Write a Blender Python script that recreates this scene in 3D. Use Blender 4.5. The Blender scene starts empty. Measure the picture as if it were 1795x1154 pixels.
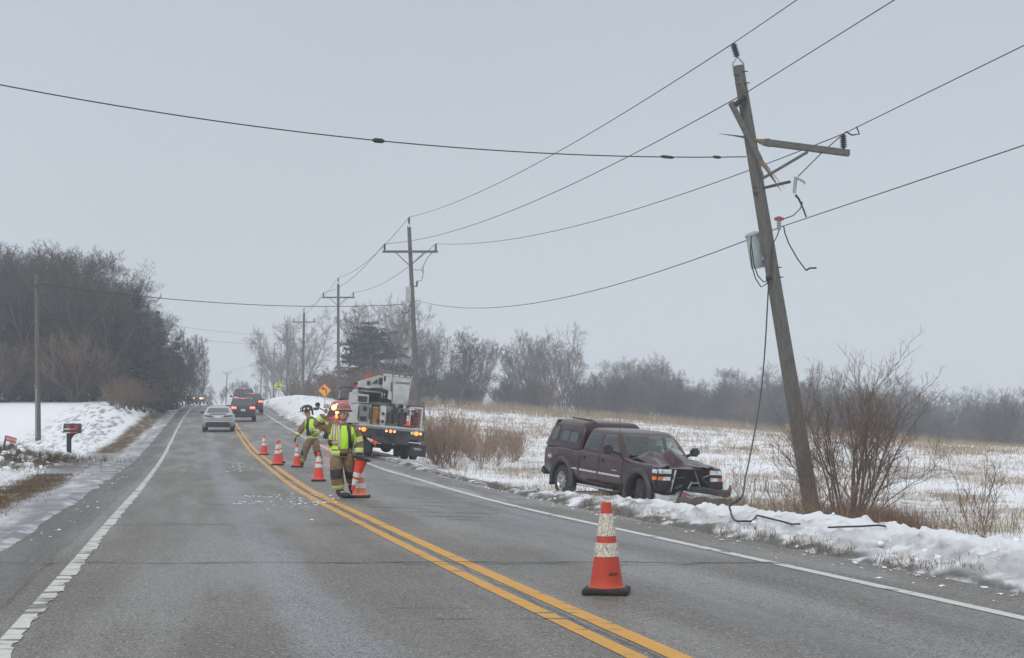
import bpy, bmesh, math, random
import numpy as np
from mathutils import Vector, Matrix
from mathutils.bvhtree import BVHTree
R = math.radians
rng = np.random.RandomState(7)
random.seed(7)
scene = bpy.context.scene
COL = scene.collection

# ------------------------------------------------------------------ camera, sky, sun, exposure
F, CX, HY, H = 2800.0, 897.5, 738.0, 1.36       # focal length in photo pixels, principal column, eye-level row, eye height
cam_d = bpy.data.cameras.new("camera")
cam = bpy.data.objects.new("camera", cam_d); COL.objects.link(cam)
cam_d.sensor_width = 36.0
cam_d.lens = 36.0 * F / 1795.0
cam_d.shift_y = (HY - 577.0) / 1795.0
cam_d.clip_start, cam_d.clip_end = 0.1, 3000.0
cam.location = (0, 0, H); cam.rotation_euler = (R(90), 0, 0)
scene.camera = cam

SUN_EL, SUN_AZ = R(38), R(215)
world = bpy.data.worlds.new("World"); scene.world = world; world.use_nodes = True
wn, wl = world.node_tree.nodes, world.node_tree.links
wn.clear()
w_out = wn.new("ShaderNodeOutputWorld"); w_bg = wn.new("ShaderNodeBackground")
w_sky = wn.new("ShaderNodeTexSky"); w_sky.sky_type = 'NISHITA'; w_sky.sun_disc = False
w_sky.sun_elevation = SUN_EL; w_sky.sun_rotation = SUN_AZ
w_tc = wn.new("ShaderNodeTexCoord"); w_sep = wn.new("ShaderNodeSeparateXYZ")
w_ramp = wn.new("ShaderNodeValToRGB")
els = w_ramp.color_ramp.elements
els[0].position = 0.0; els[0].color = (0.540, 0.586, 0.630, 1)
els[1].position = 1.0; els[1].color = (1.06, 1.08, 1.11, 1)
e = els.new(0.10); e.color = (0.530, 0.578, 0.624, 1)
e = els.new(0.27); e.color = (0.482, 0.530, 0.585, 1)
e = els.new(0.50); e.color = (0.86, 0.90, 0.95, 1)
w_noise = wn.new("ShaderNodeTexNoise"); w_noise.inputs["Scale"].default_value = 2.6; w_noise.inputs["Detail"].default_value = 3
w_nmap = wn.new("ShaderNodeMapRange"); w_nmap.inputs["To Min"].default_value = 9.5; w_nmap.inputs["To Max"].default_value = 10.7
w_mul = wn.new("ShaderNodeVectorMath"); w_mul.operation = 'SCALE'
w_mix = wn.new("ShaderNodeMixRGB"); w_mix.inputs[0].default_value = 0.94
wl.new(w_tc.outputs["Generated"], w_sep.inputs[0]); wl.new(w_sep.outputs[2], w_ramp.inputs[0])
wl.new(w_tc.outputs["Generated"], w_noise.inputs["Vector"]); wl.new(w_noise.outputs[0], w_nmap.inputs[0])
wl.new(w_ramp.outputs[0], w_mul.inputs[0]); wl.new(w_nmap.outputs[0], w_mul.inputs["Scale"])
wl.new(w_sky.outputs[0], w_mix.inputs[1]); wl.new(w_mul.outputs[0], w_mix.inputs[2])
wl.new(w_mix.outputs[0], w_bg.inputs[0]); w_bg.inputs[1].default_value = 0.1
wl.new(w_bg.outputs[0], w_out.inputs[0])

sun_d = bpy.data.lights.new("sun", 'SUN'); sun_d.energy = 0.95; sun_d.angle = R(24); sun_d.color = (1.0, 0.97, 0.93)
sun = bpy.data.objects.new("sun", sun_d); COL.objects.link(sun)
sd = Vector((math.sin(SUN_AZ) * math.cos(SUN_EL), math.cos(SUN_AZ) * math.cos(SUN_EL), math.sin(SUN_EL)))
sun.rotation_euler = sd.to_track_quat('Z', 'Y').to_euler()
scene.view_settings.view_transform = 'Standard'; scene.view_settings.look = 'None'
scene.view_settings.exposure = 0.10; scene.view_settings.gamma = 1.0
cy = scene.cycles
cy.max_bounces = 6; cy.diffuse_bounces = 3; cy.glossy_bounces = 3; cy.volume_bounces = 1; cy.transparent_max_bounces = 8
try:
    cy.use_denoising = True; cy.denoising_prefilter = 'ACCURATE'
except Exception: pass

HAZE_DENSITY = 0.00125

def P(px, py, Y):
    return Vector(((px - CX) / F * Y, Y, H + (HY - py) / F * Y))

# ------------------------------------------------------------------ helpers
def tag(o, label=None, cat=None, group=None, kind=None):
    if label: o["label"] = label
    if cat: o["category"] = cat
    if group: o["group"] = group
    if kind: o["kind"] = kind
    return o

def empty(name, loc=(0, 0, 0), rz=0.0, parent=None):
    o = bpy.data.objects.new(name, None); COL.objects.link(o)
    o.location = loc; o.rotation_euler = (0, 0, rz); o.empty_display_size = 0.2
    if parent: o.parent = parent
    return o

def copy_tree(o, parent=None):
    c = o.copy(); COL.objects.link(c)
    if parent: c.parent = parent
    for ch in list(o.children): copy_tree(ch, c)
    return c

def dens(poly, n):
    """closed 2-D polygon densified to n points a side"""
    out = []
    for i in range(len(poly)):
        a, b = poly[i], poly[(i + 1) % len(poly)]
        for k in range(n):
            t = k / n; out.append((a[0] + (b[0] - a[0]) * t, a[1] + (b[1] - a[1]) * t))
    return out

def rounded(poly, r, n=4):
    out = []; m = len(poly)
    for i in range(m):
        p0, p, p1 = Vector(poly[i - 1]), Vector(poly[i]), Vector(poly[(i + 1) % m])
        a, b = (p0 - p), (p1 - p)
        rr = min(r, a.length * .45, b.length * .45)
        A, B = p + a.normalized() * rr, p + b.normalized() * rr
        for k in range(n + 1):
            t = k / n
            q = A * (1 - t) ** 2 + p * 2 * t * (1 - t) + B * t * t
            out.append((q.x, q.y))
    return out

class MB:
    """collects shapes and links them as one mesh object"""
    def __init__(s): s.v = []; s.f = []; s.m = []
    def add(s, vs, fs, m=0):
        o = len(s.v); s.v.extend([tuple(v) for v in vs])
        for f in fs: s.f.append([i + o for i in f]); s.m.append(m)
    def box(s, c, size, rot=None, m=0, bev=0.0, taper=(1, 1)):
        hx, hy, hz = size[0] / 2, size[1] / 2, size[2] / 2
        if bev > 0:
            b = min(bev, hx * .9, hy * .9, hz * .9)
            bm = bmesh.new(); bmesh.ops.create_cube(bm, size=1)
            for v in bm.verts:
                t = taper if v.co.z > 0 else (1, 1)
                v.co = Vector((v.co.x * 2 * hx * t[0], v.co.y * 2 * hy * t[1], v.co.z * 2 * hz))
            bmesh.ops.bevel(bm, geom=bm.edges[:], offset=b, segments=2, affect='EDGES')
            bm.verts.index_update()
            vs = [v.co.copy() for v in bm.verts]; fs = [[v.index for v in f.verts] for f in bm.faces]; bm.free()
        else:
            vs = []
            for z in (-1, 1):
                t = taper if z > 0 else (1, 1)
                for x, y in ((-1, -1), (1, -1), (1, 1), (-1, 1)): vs.append(Vector((x * hx * t[0], y * hy * t[1], z * hz)))
            fs = [(3, 2, 1, 0), (4, 5, 6, 7), (0, 1, 5, 4), (1, 2, 6, 5), (2, 3, 7, 6), (3, 0, 4, 7)]
        M = rot.to_matrix() if rot is not None and hasattr(rot, "to_matrix") else (rot or Matrix.Identity(3))
        c = Vector(c)
        s.add([M @ v + c for v in vs], fs, m)
    def beam(s, a, b, w, h, m=0, bev=0.0, up=(0, 0, 1), taper=(1, 1)):
        a, b = Vector(a), Vector(b); d = b - a; L = d.length; d.normalize()
        up = Vector(up); x = d.cross(up)
        if x.length < 1e-4: x = d.cross(Vector((0, 1, 0)))
        x.normalize(); y = d.cross(x)
        M = Matrix((x, y, d)).transposed()
        s.box((a + b) / 2, (w, h, L), M, m, bev, taper)
    def tube(s, pts, r, n=6, m=0, cap=True):
        pts = [Vector(p) for p in pts]; k = len(pts)
        rs = [r] * k if not hasattr(r, "__len__") else r
        vs = []; fs = []
        d0 = (pts[1] - pts[0]).normalized()
        x = d0.cross(Vector((0, 0, 1)))
        if x.length < 1e-3: x = d0.cross(Vector((0, 1, 0)))
        x.normalize()
        for i in range(k):
            d = (pts[min(i + 1, k - 1)] - pts[max(i - 1, 0)])
            if d.length < 1e-9: d = d0
            d.normalize()
            x = x - d * x.dot(d)
            if x.length < 1e-4: x = d.orthogonal()
            x.normalize(); y = d.cross(x)
            for j in range(n):
                a = 2 * math.pi * j / n
                vs.append(pts[i] + (x * math.cos(a) + y * math.sin(a)) * rs[i])
        for i in range(k - 1):
            for j in range(n):
                j2 = (j + 1) % n
                fs.append((i * n + j, i * n + j2, (i + 1) * n + j2, (i + 1) * n + j))
        if cap:
            fs.append(list(range(n))[::-1]); fs.append([(k - 1) * n + j for j in range(n)])
        s.add(vs, fs, m)
    def lathe(s, prof, n=24, M=None, m=0, ang=2 * math.pi):
        """prof: (r, z) pairs round the z axis"""
        vs = []; fs = []; k = len(prof)
        for j in range(n):
            a = ang * j / n
            for r, z in prof: vs.append(Vector((r * math.cos(a), r * math.sin(a), z)))
        for j in range(n):
            j2 = (j + 1) % n
            for i in range(k - 1): fs.append((j * k + i, j2 * k + i, j2 * k + i + 1, j * k + i + 1))
        if M is not None: vs = [M @ v for v in vs]
        s.add(vs, fs, m)
    def prism(s, poly, a, b, plane='xz', m=0):
        """extrude a 2-D outline between two values of the remaining axis"""
        n = len(poly)
        def pt(p, t):
            return {'xz': (p[0], t, p[1]), 'yz': (t, p[0], p[1]), 'xy': (p[0], p[1], t)}[plane]
        vs = [pt(p, a) for p in poly] + [pt(p, b) for p in poly]
        fs = [list(range(n)), list(range(2 * n - 1, n - 1, -1))]
        for i in range(n): fs.append((i, i + n, (i + 1) % n + n, (i + 1) % n))
        s.add(vs, fs, m)
    def grid(s, G, m=0, closed=False):
        """G[i][j] points"""
        a, b = len(G), len(G[0]); vs = [p for row in G for p in row]; fs = []
        for i in range(a - 1):
            for j in range(b if closed else b - 1):
                j2 = (j + 1) % b
                fs.append((i * b + j, i * b + j2, (i + 1) * b + j2, (i + 1) * b + j))
        s.add(vs, fs, m)
    def ball(s, c, r, n=10, m=0, sq=(1, 1, 1)):
        prof = [(math.sin(math.pi * i / n) * r, -math.cos(math.pi * i / n) * r) for i in range(n + 1)]
        M = Matrix.Translation(Vector(c)) @ Matrix.Diagonal((sq[0], sq[1], sq[2], 1))
        s.lathe(prof, max(8, n), M, m)
    def build(s, name, mats, parent=None, smooth=40, mat_world=None, fixn=False):
        me = bpy.data.meshes.new(name)
        me.from_pydata(s.v, [], s.f)
        if not isinstance(mats, (list, tuple)): mats = [mats]
        for m in mats: me.materials.append(m)
        if len(mats) > 1: me.polygons.foreach_set("material_index", s.m)
        if fixn:
            bm = bmesh.new(); bm.from_mesh(me); bmesh.ops.remove_doubles(bm, verts=bm.verts[:], dist=1e-5)
            bmesh.ops.recalc_face_normals(bm, faces=bm.faces[:]); bm.to_mesh(me); bm.free()
        if smooth:
            me.polygons.foreach_set("use_smooth", [True] * len(me.polygons))
            try: me.set_sharp_from_angle(angle=R(smooth))
            except Exception: pass
        me.update()
        o = bpy.data.objects.new(name, me); COL.objects.link(o)
        if parent: o.parent = parent
        return o

def text_part(name, body, size, mat, parent, loc, rot=(math.pi / 2, 0, 0), depth=0.002, sx=1.0):
    cu = bpy.data.curves.new(name, 'FONT'); cu.body = body; cu.size = size; cu.extrude = depth
    cu.align_x = 'CENTER'; cu.align_y = 'CENTER'; cu.offset = size * 0.012
    tmp = bpy.data.objects.new(name, cu); COL.objects.link(tmp)
    me = bpy.data.meshes.new_from_object(tmp)
    bpy.data.objects.remove(tmp); bpy.data.curves.remove(cu)
    me.materials.clear(); me.materials.append(mat)
    o = bpy.data.objects.new(name, me); COL.objects.link(o); o.parent = parent
    o.location = loc; o.rotation_euler = rot; o.scale = (sx, 1, 1)
    return o

# ------------------------------------------------------------------ noise in numpy
def _hash(ix, iy, seed):
    n = (ix.astype(np.int64) * 374761393 + iy.astype(np.int64) * 668265263 + seed * 144665) & 0xFFFFFFFF
    n = ((n ^ (n >> 13)) * 1274126177) & 0xFFFFFFFF
    n = n ^ (n >> 16)
    return (n & 0xFFFF) / 65535.0
def vnoise(x, y, seed=0):
    x = np.asarray(x, float); y = np.asarray(y, float)
    ix, iy = np.floor(x), np.floor(y); fx, fy = x - ix, y - iy
    fx = fx * fx * (3 - 2 * fx); fy = fy * fy * (3 - 2 * fy)
    a, b = _hash(ix, iy, seed), _hash(ix + 1, iy, seed); c, d = _hash(ix, iy + 1, seed), _hash(ix + 1, iy + 1, seed)
    return (a * (1 - fx) + b * fx) * (1 - fy) + (c * (1 - fx) + d * fx) * fy
def fbm(x, y, oct=4, seed=0, gain=.5):
    s = 0; a = 1; t = 0; ca, sa = math.cos(.6), math.sin(.6)
    for k in range(oct):
        s = s + a * vnoise(x, y, seed + k * 17); t += a; a *= gain
        x, y = (x * ca - y * sa) * 2.03 + 11.3, (x * sa + y * ca) * 2.03 + 5.1
    return s / t
def sm(x, a, b):
    t = np.clip((np.asarray(x, float) - a) / (b - a), 0, 1); return t * t * (3 - 2 * t)

# ------------------------------------------------------------------ materials
def new_mat(name):
    m = bpy.data.materials.new(name); m.use_nodes = True
    nt = m.node_tree; b = nt.nodes["Principled BSDF"]
    return m, nt, b
def mat(name, col, rough=.6, metal=0.0, spec=.5, var=0.0, scale=20.0, bump=0.0, bscale=None, col2=None, coat=0.0, dirt=0.0, dirtcol=(.09, .08, .07), emis=None, estr=0.0, stretch=None, detail=4):
    m, nt, b = new_mat(name); N, L = nt.nodes, nt.links
    b.inputs["Roughness"].default_value = rough; b.inputs["Metallic"].default_value = metal
    b.inputs["Specular IOR Level"].default_value = spec
    b.inputs["Coat Weight"].default_value = coat; b.inputs["Coat Roughness"].default_value = .08
    b.inputs["Base Color"].default_value = (*col, 1)
    if emis:
        b.inputs["Emission Color"].default_value = (*emis, 1); b.inputs["Emission Strength"].default_value = estr
    tc = N.new("ShaderNodeTexCoord"); mp = N.new("ShaderNodeMapping"); L.new(tc.outputs["Object"], mp.inputs[0])
    if stretch: mp.inputs["Scale"].default_value = stretch
    last = None
    if var > 0 or col2:
        nz = N.new("ShaderNodeTexNoise"); nz.inputs["Scale"].default_value = scale; nz.inputs["Detail"].default_value = detail
        L.new(mp.outputs[0], nz.inputs["Vector"])
        mx = N.new("ShaderNodeMixRGB")
        c2 = col2 if col2 else tuple(c * (1 - var) for c in col)
        c1 = col if col2 else tuple(min(1, c * (1 + var)) for c in col)
        mx.inputs[1].default_value = (*c2, 1); mx.inputs[2].default_value = (*c1, 1)
        mr = N.new("ShaderNodeMapRange"); mr.inputs[1].default_value = .32; mr.inputs[2].default_value = .68
        L.new(nz.outputs[0], mr.inputs[0]); L.new(mr.outputs[0], mx.inputs[0]); last = mx.outputs[0]
    if dirt > 0:
        nd = N.new("ShaderNodeTexNoise"); nd.inputs["Scale"].default_value = 3.5; nd.inputs["Detail"].default_value = 8
        L.new(tc.outputs["Object"], nd.inputs["Vector"])
        mr = N.new("ShaderNodeMapRange"); mr.inputs[1].default_value = .42; mr.inputs[2].default_value = .72; mr.inputs[4].default_value = dirt
        L.new(nd.outputs[0], mr.inputs[0])
        mx = N.new("ShaderNodeMixRGB"); L.new(mr.outputs[0], mx.inputs[0])
        if last is not None: L.new(last, mx.inputs[1])
        else: mx.inputs[1].default_value = (*col, 1)
        mx.inputs[2].default_value = (*dirtcol, 1); last = mx.outputs[0]
    if last is not None: L.new(last, b.inputs["Base Color"])
    if bump > 0:
        nb = N.new("ShaderNodeTexNoise"); nb.inputs["Scale"].default_value = bscale or scale; nb.inputs["Detail"].default_value = 5
        L.new(mp.outputs[0], nb.inputs["Vector"])
        bp = N.new("ShaderNodeBump"); bp.inputs["Strength"].default_value = bump; bp.inputs["Distance"].default_value = .02
        L.new(nb.outputs[0], bp.inputs["Height"]); L.new(bp.outputs[0], b.inputs["Normal"])
    return m

M = {}
M['bark'] = mat("bark", (.066, .058, .050), .9, var=.35, scale=6)
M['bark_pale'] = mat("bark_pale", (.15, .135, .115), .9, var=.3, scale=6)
M['twig'] = mat("twig", (.080, .068, .058), .9, var=.3, scale=1.5)
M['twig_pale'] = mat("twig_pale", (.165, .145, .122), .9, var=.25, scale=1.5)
M['twig_red'] = mat("twig_red", (.19, .125, .092), .9, var=.3, scale=1.5)
M['twig_near'] = mat("twig_near", (.15, .105, .08), .85, var=.35, scale=5)
M['thick_twig'] = mat("thick_twig", (.38, .28, .19), .9, col2=(.22, .14, .10), scale=1.2)
M['needle'] = mat("needle", (.042, .052, .042), .85, var=.35, scale=1.2)
M['needle_snow'] = mat("needle_snow", (.07, .085, .08), .85, col2=(.62, .65, .70), scale=1.4)
M['tan_grass'] = mat("tan_grass", (.38, .28, .165), .9, col2=(.24, .17, .10), scale=1.1)
M['brown_grass'] = mat("brown_grass", (.20, .135, .075), .9, col2=(.11, .075, .045), scale=1.7)
M['pole_wood'] = mat("pole_wood", (.150, .142, .128), .9, col2=(.078, .073, .066), scale=7, stretch=(6, 6, .35), bump=.5, bscale=9)
M['split_wood'] = mat("split_wood", (.26, .185, .12), .85, col2=(.15, .11, .075), scale=9, stretch=(5, 5, .5))
M['grey_timber'] = mat("grey_timber", (.15, .147, .135), .9, col2=(.078, .075, .07), scale=8, stretch=(1, 5, 5), bump=.4)
M['insul'] = mat("insul", (.035, .035, .04), .35)
M['galv'] = mat("galv", (.34, .36, .37), .5, metal=.6, var=.15, scale=12)
M['wire'] = mat("wire", (.035, .037, .04), .7)
M['cable'] = mat("cable", (.022, .022, .024), .6)
M['tank'] = mat("tank", (.36, .42, .42), .5, var=.08, scale=5, dirt=.3)
M['porc'] = mat("porc", (.30, .33, .34), .35)
M['red_cap'] = mat("red_cap", (.30, .05, .06), .6)
M['rubber'] = mat("rubber", (.022, .022, .023), .85, var=.3, scale=15)
M['black'] = mat("black", (.018, .018, .019), .55)
M['dark_plastic'] = mat("dark_plastic", (.032, .034, .036), .6, var=.2, scale=6)
M['void'] = mat("void", (.006, .006, .006), .95)  # near-black for seams, and for hollows whose shade is put into the colour
M['glass'] = mat("glass", (.045, .06, .062), .08, spec=.8)
def clear_glass(name, tint, refl):
    m = bpy.data.materials.new(name); m.use_nodes = True; nt = m.node_tree; nt.nodes.clear(); N, L = nt.nodes, nt.links
    o = N.new("ShaderNodeOutputMaterial"); t = N.new("ShaderNodeBsdfTransparent"); g = N.new("ShaderNodeBsdfGlossy"); x = N.new("ShaderNodeMixShader"); f = N.new("ShaderNodeLayerWeight"); pw = N.new("ShaderNodeMath"); pw.operation = "POWER"; pw.inputs[1].default_value = 3.5; L.new(f.outputs["Facing"], pw.inputs[0])
    t.inputs[0].default_value = (*tint, 1); g.inputs[0].default_value = (.9, .95, .95, 1); g.inputs["Roughness"].default_value = .06; 
    ad = N.new("ShaderNodeMath"); ad.inputs[1].default_value = refl; L.new(pw.outputs[0], ad.inputs[0]); L.new(ad.outputs[0], x.inputs[0]); L.new(t.outputs[0], x.inputs[1]); L.new(g.outputs[0], x.inputs[2]); L.new(x.outputs[0], o.inputs[0]); return m
M['glass_clear'] = clear_glass("glass_clear", (.62, .72, .70), .06)
M['glass_smoke'] = clear_glass("glass_smoke", (.30, .36, .36), .07)
M['glass_tint'] = mat("glass_tint", (.05, .065, .066), .18, spec=.7, var=.2, scale=2)
M['chrome'] = mat("chrome", (.62, .63, .64), .18, metal=1.0, var=.1, scale=9)
M['bent_chrome'] = mat("bent_chrome", (.66, .68, .69), .30, metal=.75, var=.2, scale=8, dirt=.2)
M['rim'] = mat("rim", (.5, .5, .5), .35, metal=.9, dirt=.45)
M['maroon'] = mat("maroon", (.030, .0055, .010), .30, spec=.35, coat=.30, var=.12, scale=2.5, dirt=.12, dirtcol=(.07, .055, .055))
M['flare'] = mat("flare", (.028, .030, .032), .65, dirt=.3)
M['lamp_clear'] = mat("lamp_clear", (.62, .66, .67), .12, var=.4, scale=14)
M['amber_lens'] = mat("amber_lens", (.75, .17, .03), .25)
M['red_lens'] = mat("red_lens", (.22, .014, .014), .2)
M['tail_on'] = mat("tail_on", (.6, .03, .03), .3, emis=(1, .05, .035), estr=1.6)
M['tail_core'] = mat("tail_core", (.9, .3, .25), .3, emis=(1, .35, .28), estr=2.2)
M['amber_on'] = mat("amber_on", (.9, .35, .02), .3, emis=(1.0, .20, .012), estr=2.2)
M['strobe_on'] = mat("strobe_on", (1, .2, .08), .3, emis=(1.0, .10, .04), estr=14.0)
M['strobe_core'] = mat("strobe_core", (1, .6, .2), .3, emis=(1.0, .5, .12), estr=9.0)
M['head_on'] = mat("head_on", (1, .8, .6), .3, emis=(1.0, .38, .20), estr=3.0)
M['silver'] = mat("silver", (.36, .39, .41), .32, metal=.35, coat=.5, dirt=.3, dirtcol=(.22, .21, .20))
M['car_black'] = mat("car_black", (.016, .018, .022), .3, coat=.5, dirt=.3, dirtcol=(.08, .08, .08))
M['car_dark'] = mat("car_dark", (.024, .026, .03), .35, coat=.4, dirt=.3, dirtcol=(.08, .08, .08))
M['car_red'] = mat("car_red", (.34, .02, .022), .35, coat=.5, dirt=.2)
M['white_paint'] = mat("white_paint", (.54, .55, .54), .5, var=.10, scale=3, dirt=.5, dirtcol=(.26, .25, .23))
M['grey_paint'] = mat("grey_paint", (.20, .21, .215), .55, var=.12, scale=3, dirt=.4, dirtcol=(.12, .115, .11))
M['dark_metal'] = mat("dark_metal", (.035, .033, .035), .6, dirt=.45, dirtcol=(.10, .085, .08))
M['plate_white'] = mat("plate_white", (.60, .60, .62), .5)
M['plate_red'] = mat("plate_red", (.45, .10, .12), .5)
M['cone_orange'] = mat("cone_orange", (.52, .055, .026), .6, var=.10, scale=4, dirt=.30, dirtcol=(.35, .06, .035))
M['cone_bright'] = mat("cone_bright", (.74, .062, .028), .55, var=.08, scale=4)
M['cone_faded'] = mat("cone_faded", (.78, .21, .12), .6, var=.12, scale=5, dirt=.2, dirtcol=(.5, .2, .14))
M['band_white'] = mat("band_white", (.66, .66, .64), .5, var=.05, scale=8)
M['sign_orange'] = mat("sign_orange", (.90, .32, .02), .5, var=.03)
M['sign_lime'] = mat("sign_lime", (.62, .74, .03), .5, var=.03)
M['sign_red'] = mat("sign_red", (.50, .045, .05), .5)
M['coat'] = mat("coat", (.29, .195, .115), .9, col2=(.15, .10, .062), scale=8, bump=.5, bscale=10)
M['lime'] = mat("lime", (.50, .86, .05), .6, var=.10, scale=10)
M['lime_band'] = mat("lime_band", (.62, .82, .10), .5)
M['silver_band'] = mat("silver_band", (.52, .50, .50), .4)
M['rust_band'] = mat("rust_band", (.40, .16, .14), .6)
M['skin'] = mat("skin", (.68, .40, .31), .6, var=.08, scale=18)
M['glove_pale'] = mat("glove_pale", (.36, .25, .20), .8, var=.2, scale=20)
M['glove'] = mat("glove", (.05, .04, .035), .85)
M['boot'] = mat("boot", (.022, .022, .023), .6)
M['helmet_red'] = mat("helmet_red", (.33, .115, .10), .4, dirt=.4, dirtcol=(.42, .33, .30))
M['helmet_black'] = mat("helmet_black", (.02, .02, .021), .4)
M['reflect'] = mat("reflect", (.78, .82, .70), .4)
M['gold'] = mat("gold", (.42, .24, .05), .5, var=.25, scale=9)
M['green'] = mat("green", (.05, .13, .08), .7)
M['bag_red'] = mat("bag_red", (.20, .06, .06), .8, var=.3, scale=7)
M['snow_lump'] = mat("snow_lump", (.80, .82, .85), .75, var=.05, scale=12, bump=.3)
M['ink'] = mat("ink", (.03, .03, .035), .7)
M['post_dark'] = mat("post_dark", (.02, .018, .018), .7)
M['cream'] = mat("cream", (.55, .53, .50), .6)

# cracked reflective band of the old cone in front
def cracked():
    m, nt, b = new_mat("cracked_band"); N, L = nt.nodes, nt.links
    tc = N.new("ShaderNodeTexCoord"); mp = N.new("ShaderNodeMapping"); mp.inputs["Scale"].default_value = (1, 1, .55)
    vo = N.new("ShaderNodeTexVoronoi"); vo.feature = 'DISTANCE_TO_EDGE'; vo.inputs["Scale"].default_value = 42
    nz = N.new("ShaderNodeTexNoise"); nz.inputs["Scale"].default_value = 60; nz.inputs["Detail"].default_value = 6
    ad = N.new("ShaderNodeMixRGB"); ad.inputs[0].default_value = .06
    L.new(tc.outputs["Object"], mp.inputs[0]); L.new(mp.outputs[0], ad.inputs[1]); L.new(nz.outputs["Color"], ad.inputs[2]); L.new(ad.outputs[0], vo.inputs["Vector"]); L.new(mp.outputs[0], nz.inputs["Vector"])
    mr = N.new("ShaderNodeMapRange"); mr.inputs[1].default_value = .015; mr.inputs[2].default_value = .10; L.new(vo.outputs[0], mr.inputs[0])
    n2 = N.new("ShaderNodeTexNoise"); n2.inputs["Scale"].default_value = 26; L.new(mp.outputs[0], n2.inputs["Vector"])
    r2 = N.new("ShaderNodeMapRange"); r2.inputs[1].default_value = .26; r2.inputs[2].default_value = .36; L.new(n2.outputs[0], r2.inputs[0])
    mu = N.new("ShaderNodeMath"); mu.operation = 'MULTIPLY'; L.new(mr.outputs[0], mu.inputs[0]); L.new(r2.outputs[0], mu.inputs[1])
    mx = N.new("ShaderNodeMixRGB"); mx.inputs[1].default_value = (.20, .17, .13, 1); mx.inputs[2].default_value = (.72, .67, .58, 1)
    L.new(mu.outputs[0], mx.inputs[0]); L.new(mx.outputs[0], b.inputs["Base Color"]); b.inputs["Roughness"].default_value = .6
    return m
M['cracked_band'] = cracked()

# ------------------------------------------------------------------ road geometry read off the photograph
_zy = np.arange(-80, 760, 1.0)
_zv = np.interp(_zy, [-80, 42, 52, 60, 67, 80, 98, 117, 135, 150, 165, 178, 190, 210, 240, 300, 760],
                [0, 0, .03, .09, .17, .42, .87, 1.33, 1.9, 2.4, 2.85, 3.1, 3.22, 3.3, 3.35, 3.5, 3.5])
_k = np.exp(-np.arange(-8, 9) ** 2 / 18.0); _k /= _k.sum()
_zv = np.convolve(np.pad(_zv, 8, mode='edge'), _k, mode='valid')
def zr(Y): return np.interp(Y, _zy, _zv)
def pix_to_road(px, py):
    g = np.arange(5, 178, .02)
    row = HY + (H - zr(g)) * F / g
    i = int(np.argmin(np.abs(row - py))); return ((px - CX) / F * g[i], g[i])
def line_fn(pts, far):
    q = sorted([pix_to_road(*p) for p in pts], key=lambda a: a[1])
    xs = [a[0] for a in q]; ys = [a[1] for a in q]
    k = (xs[2] - xs[0]) / (ys[2] - ys[0])
    ys = [-80, 0] + ys; xs = [xs[0] + k * (-80 - ys[2]), xs[0] + k * (0 - ys[2])] + xs
    for Y, X in far: ys.append(Y); xs.append(X)
    g = np.arange(-80, 760, .5); v = np.interp(g, ys, xs)
    kk = np.exp(-np.arange(-10, 11) ** 2 / 40.0); kk /= kk.sum()
    v2 = np.convolve(np.pad(v, 10, mode='reflect', reflect_type='odd'), kk, mode='valid')
    return lambda Y: np.interp(Y, g, v2)
LEFT = [(348, 708.5), (334, 717), (320, 735), (308, 757), (297, 780), (285, 803), (249, 853), (217, 889), (189, 921), (170, 945), (132, 992), (88, 1043), (26, 1108), (-4, 1150)]
MID = [(396, 712), (404, 730), (416, 752), (431, 775), (445, 792), (467, 810), (481, 822), (532, 860), (572, 880), (639, 913), (850, 1015), (1157, 1154)]
RIGHT = [(452, 715), (459, 721), (490, 742), (522, 761), (566, 783), (642, 811), (685, 828), (734, 840), (778, 855), (845, 873), (912, 891), (1000, 909.5), (1089, 930), (1156, 943.5), (1245, 962), (1400, 998), (1506, 1021), (1595, 1039), (1685, 1058), (1795, 1084)]
xl = line_fn(LEFT, [(240, -60), (320, -100), (760, -330)])
xm = line_fn(MID, [(240, -56), (320, -96), (760, -326)])
xr = line_fn(RIGHT, [(240, -52), (320, -92), (760, -322)])

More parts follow.
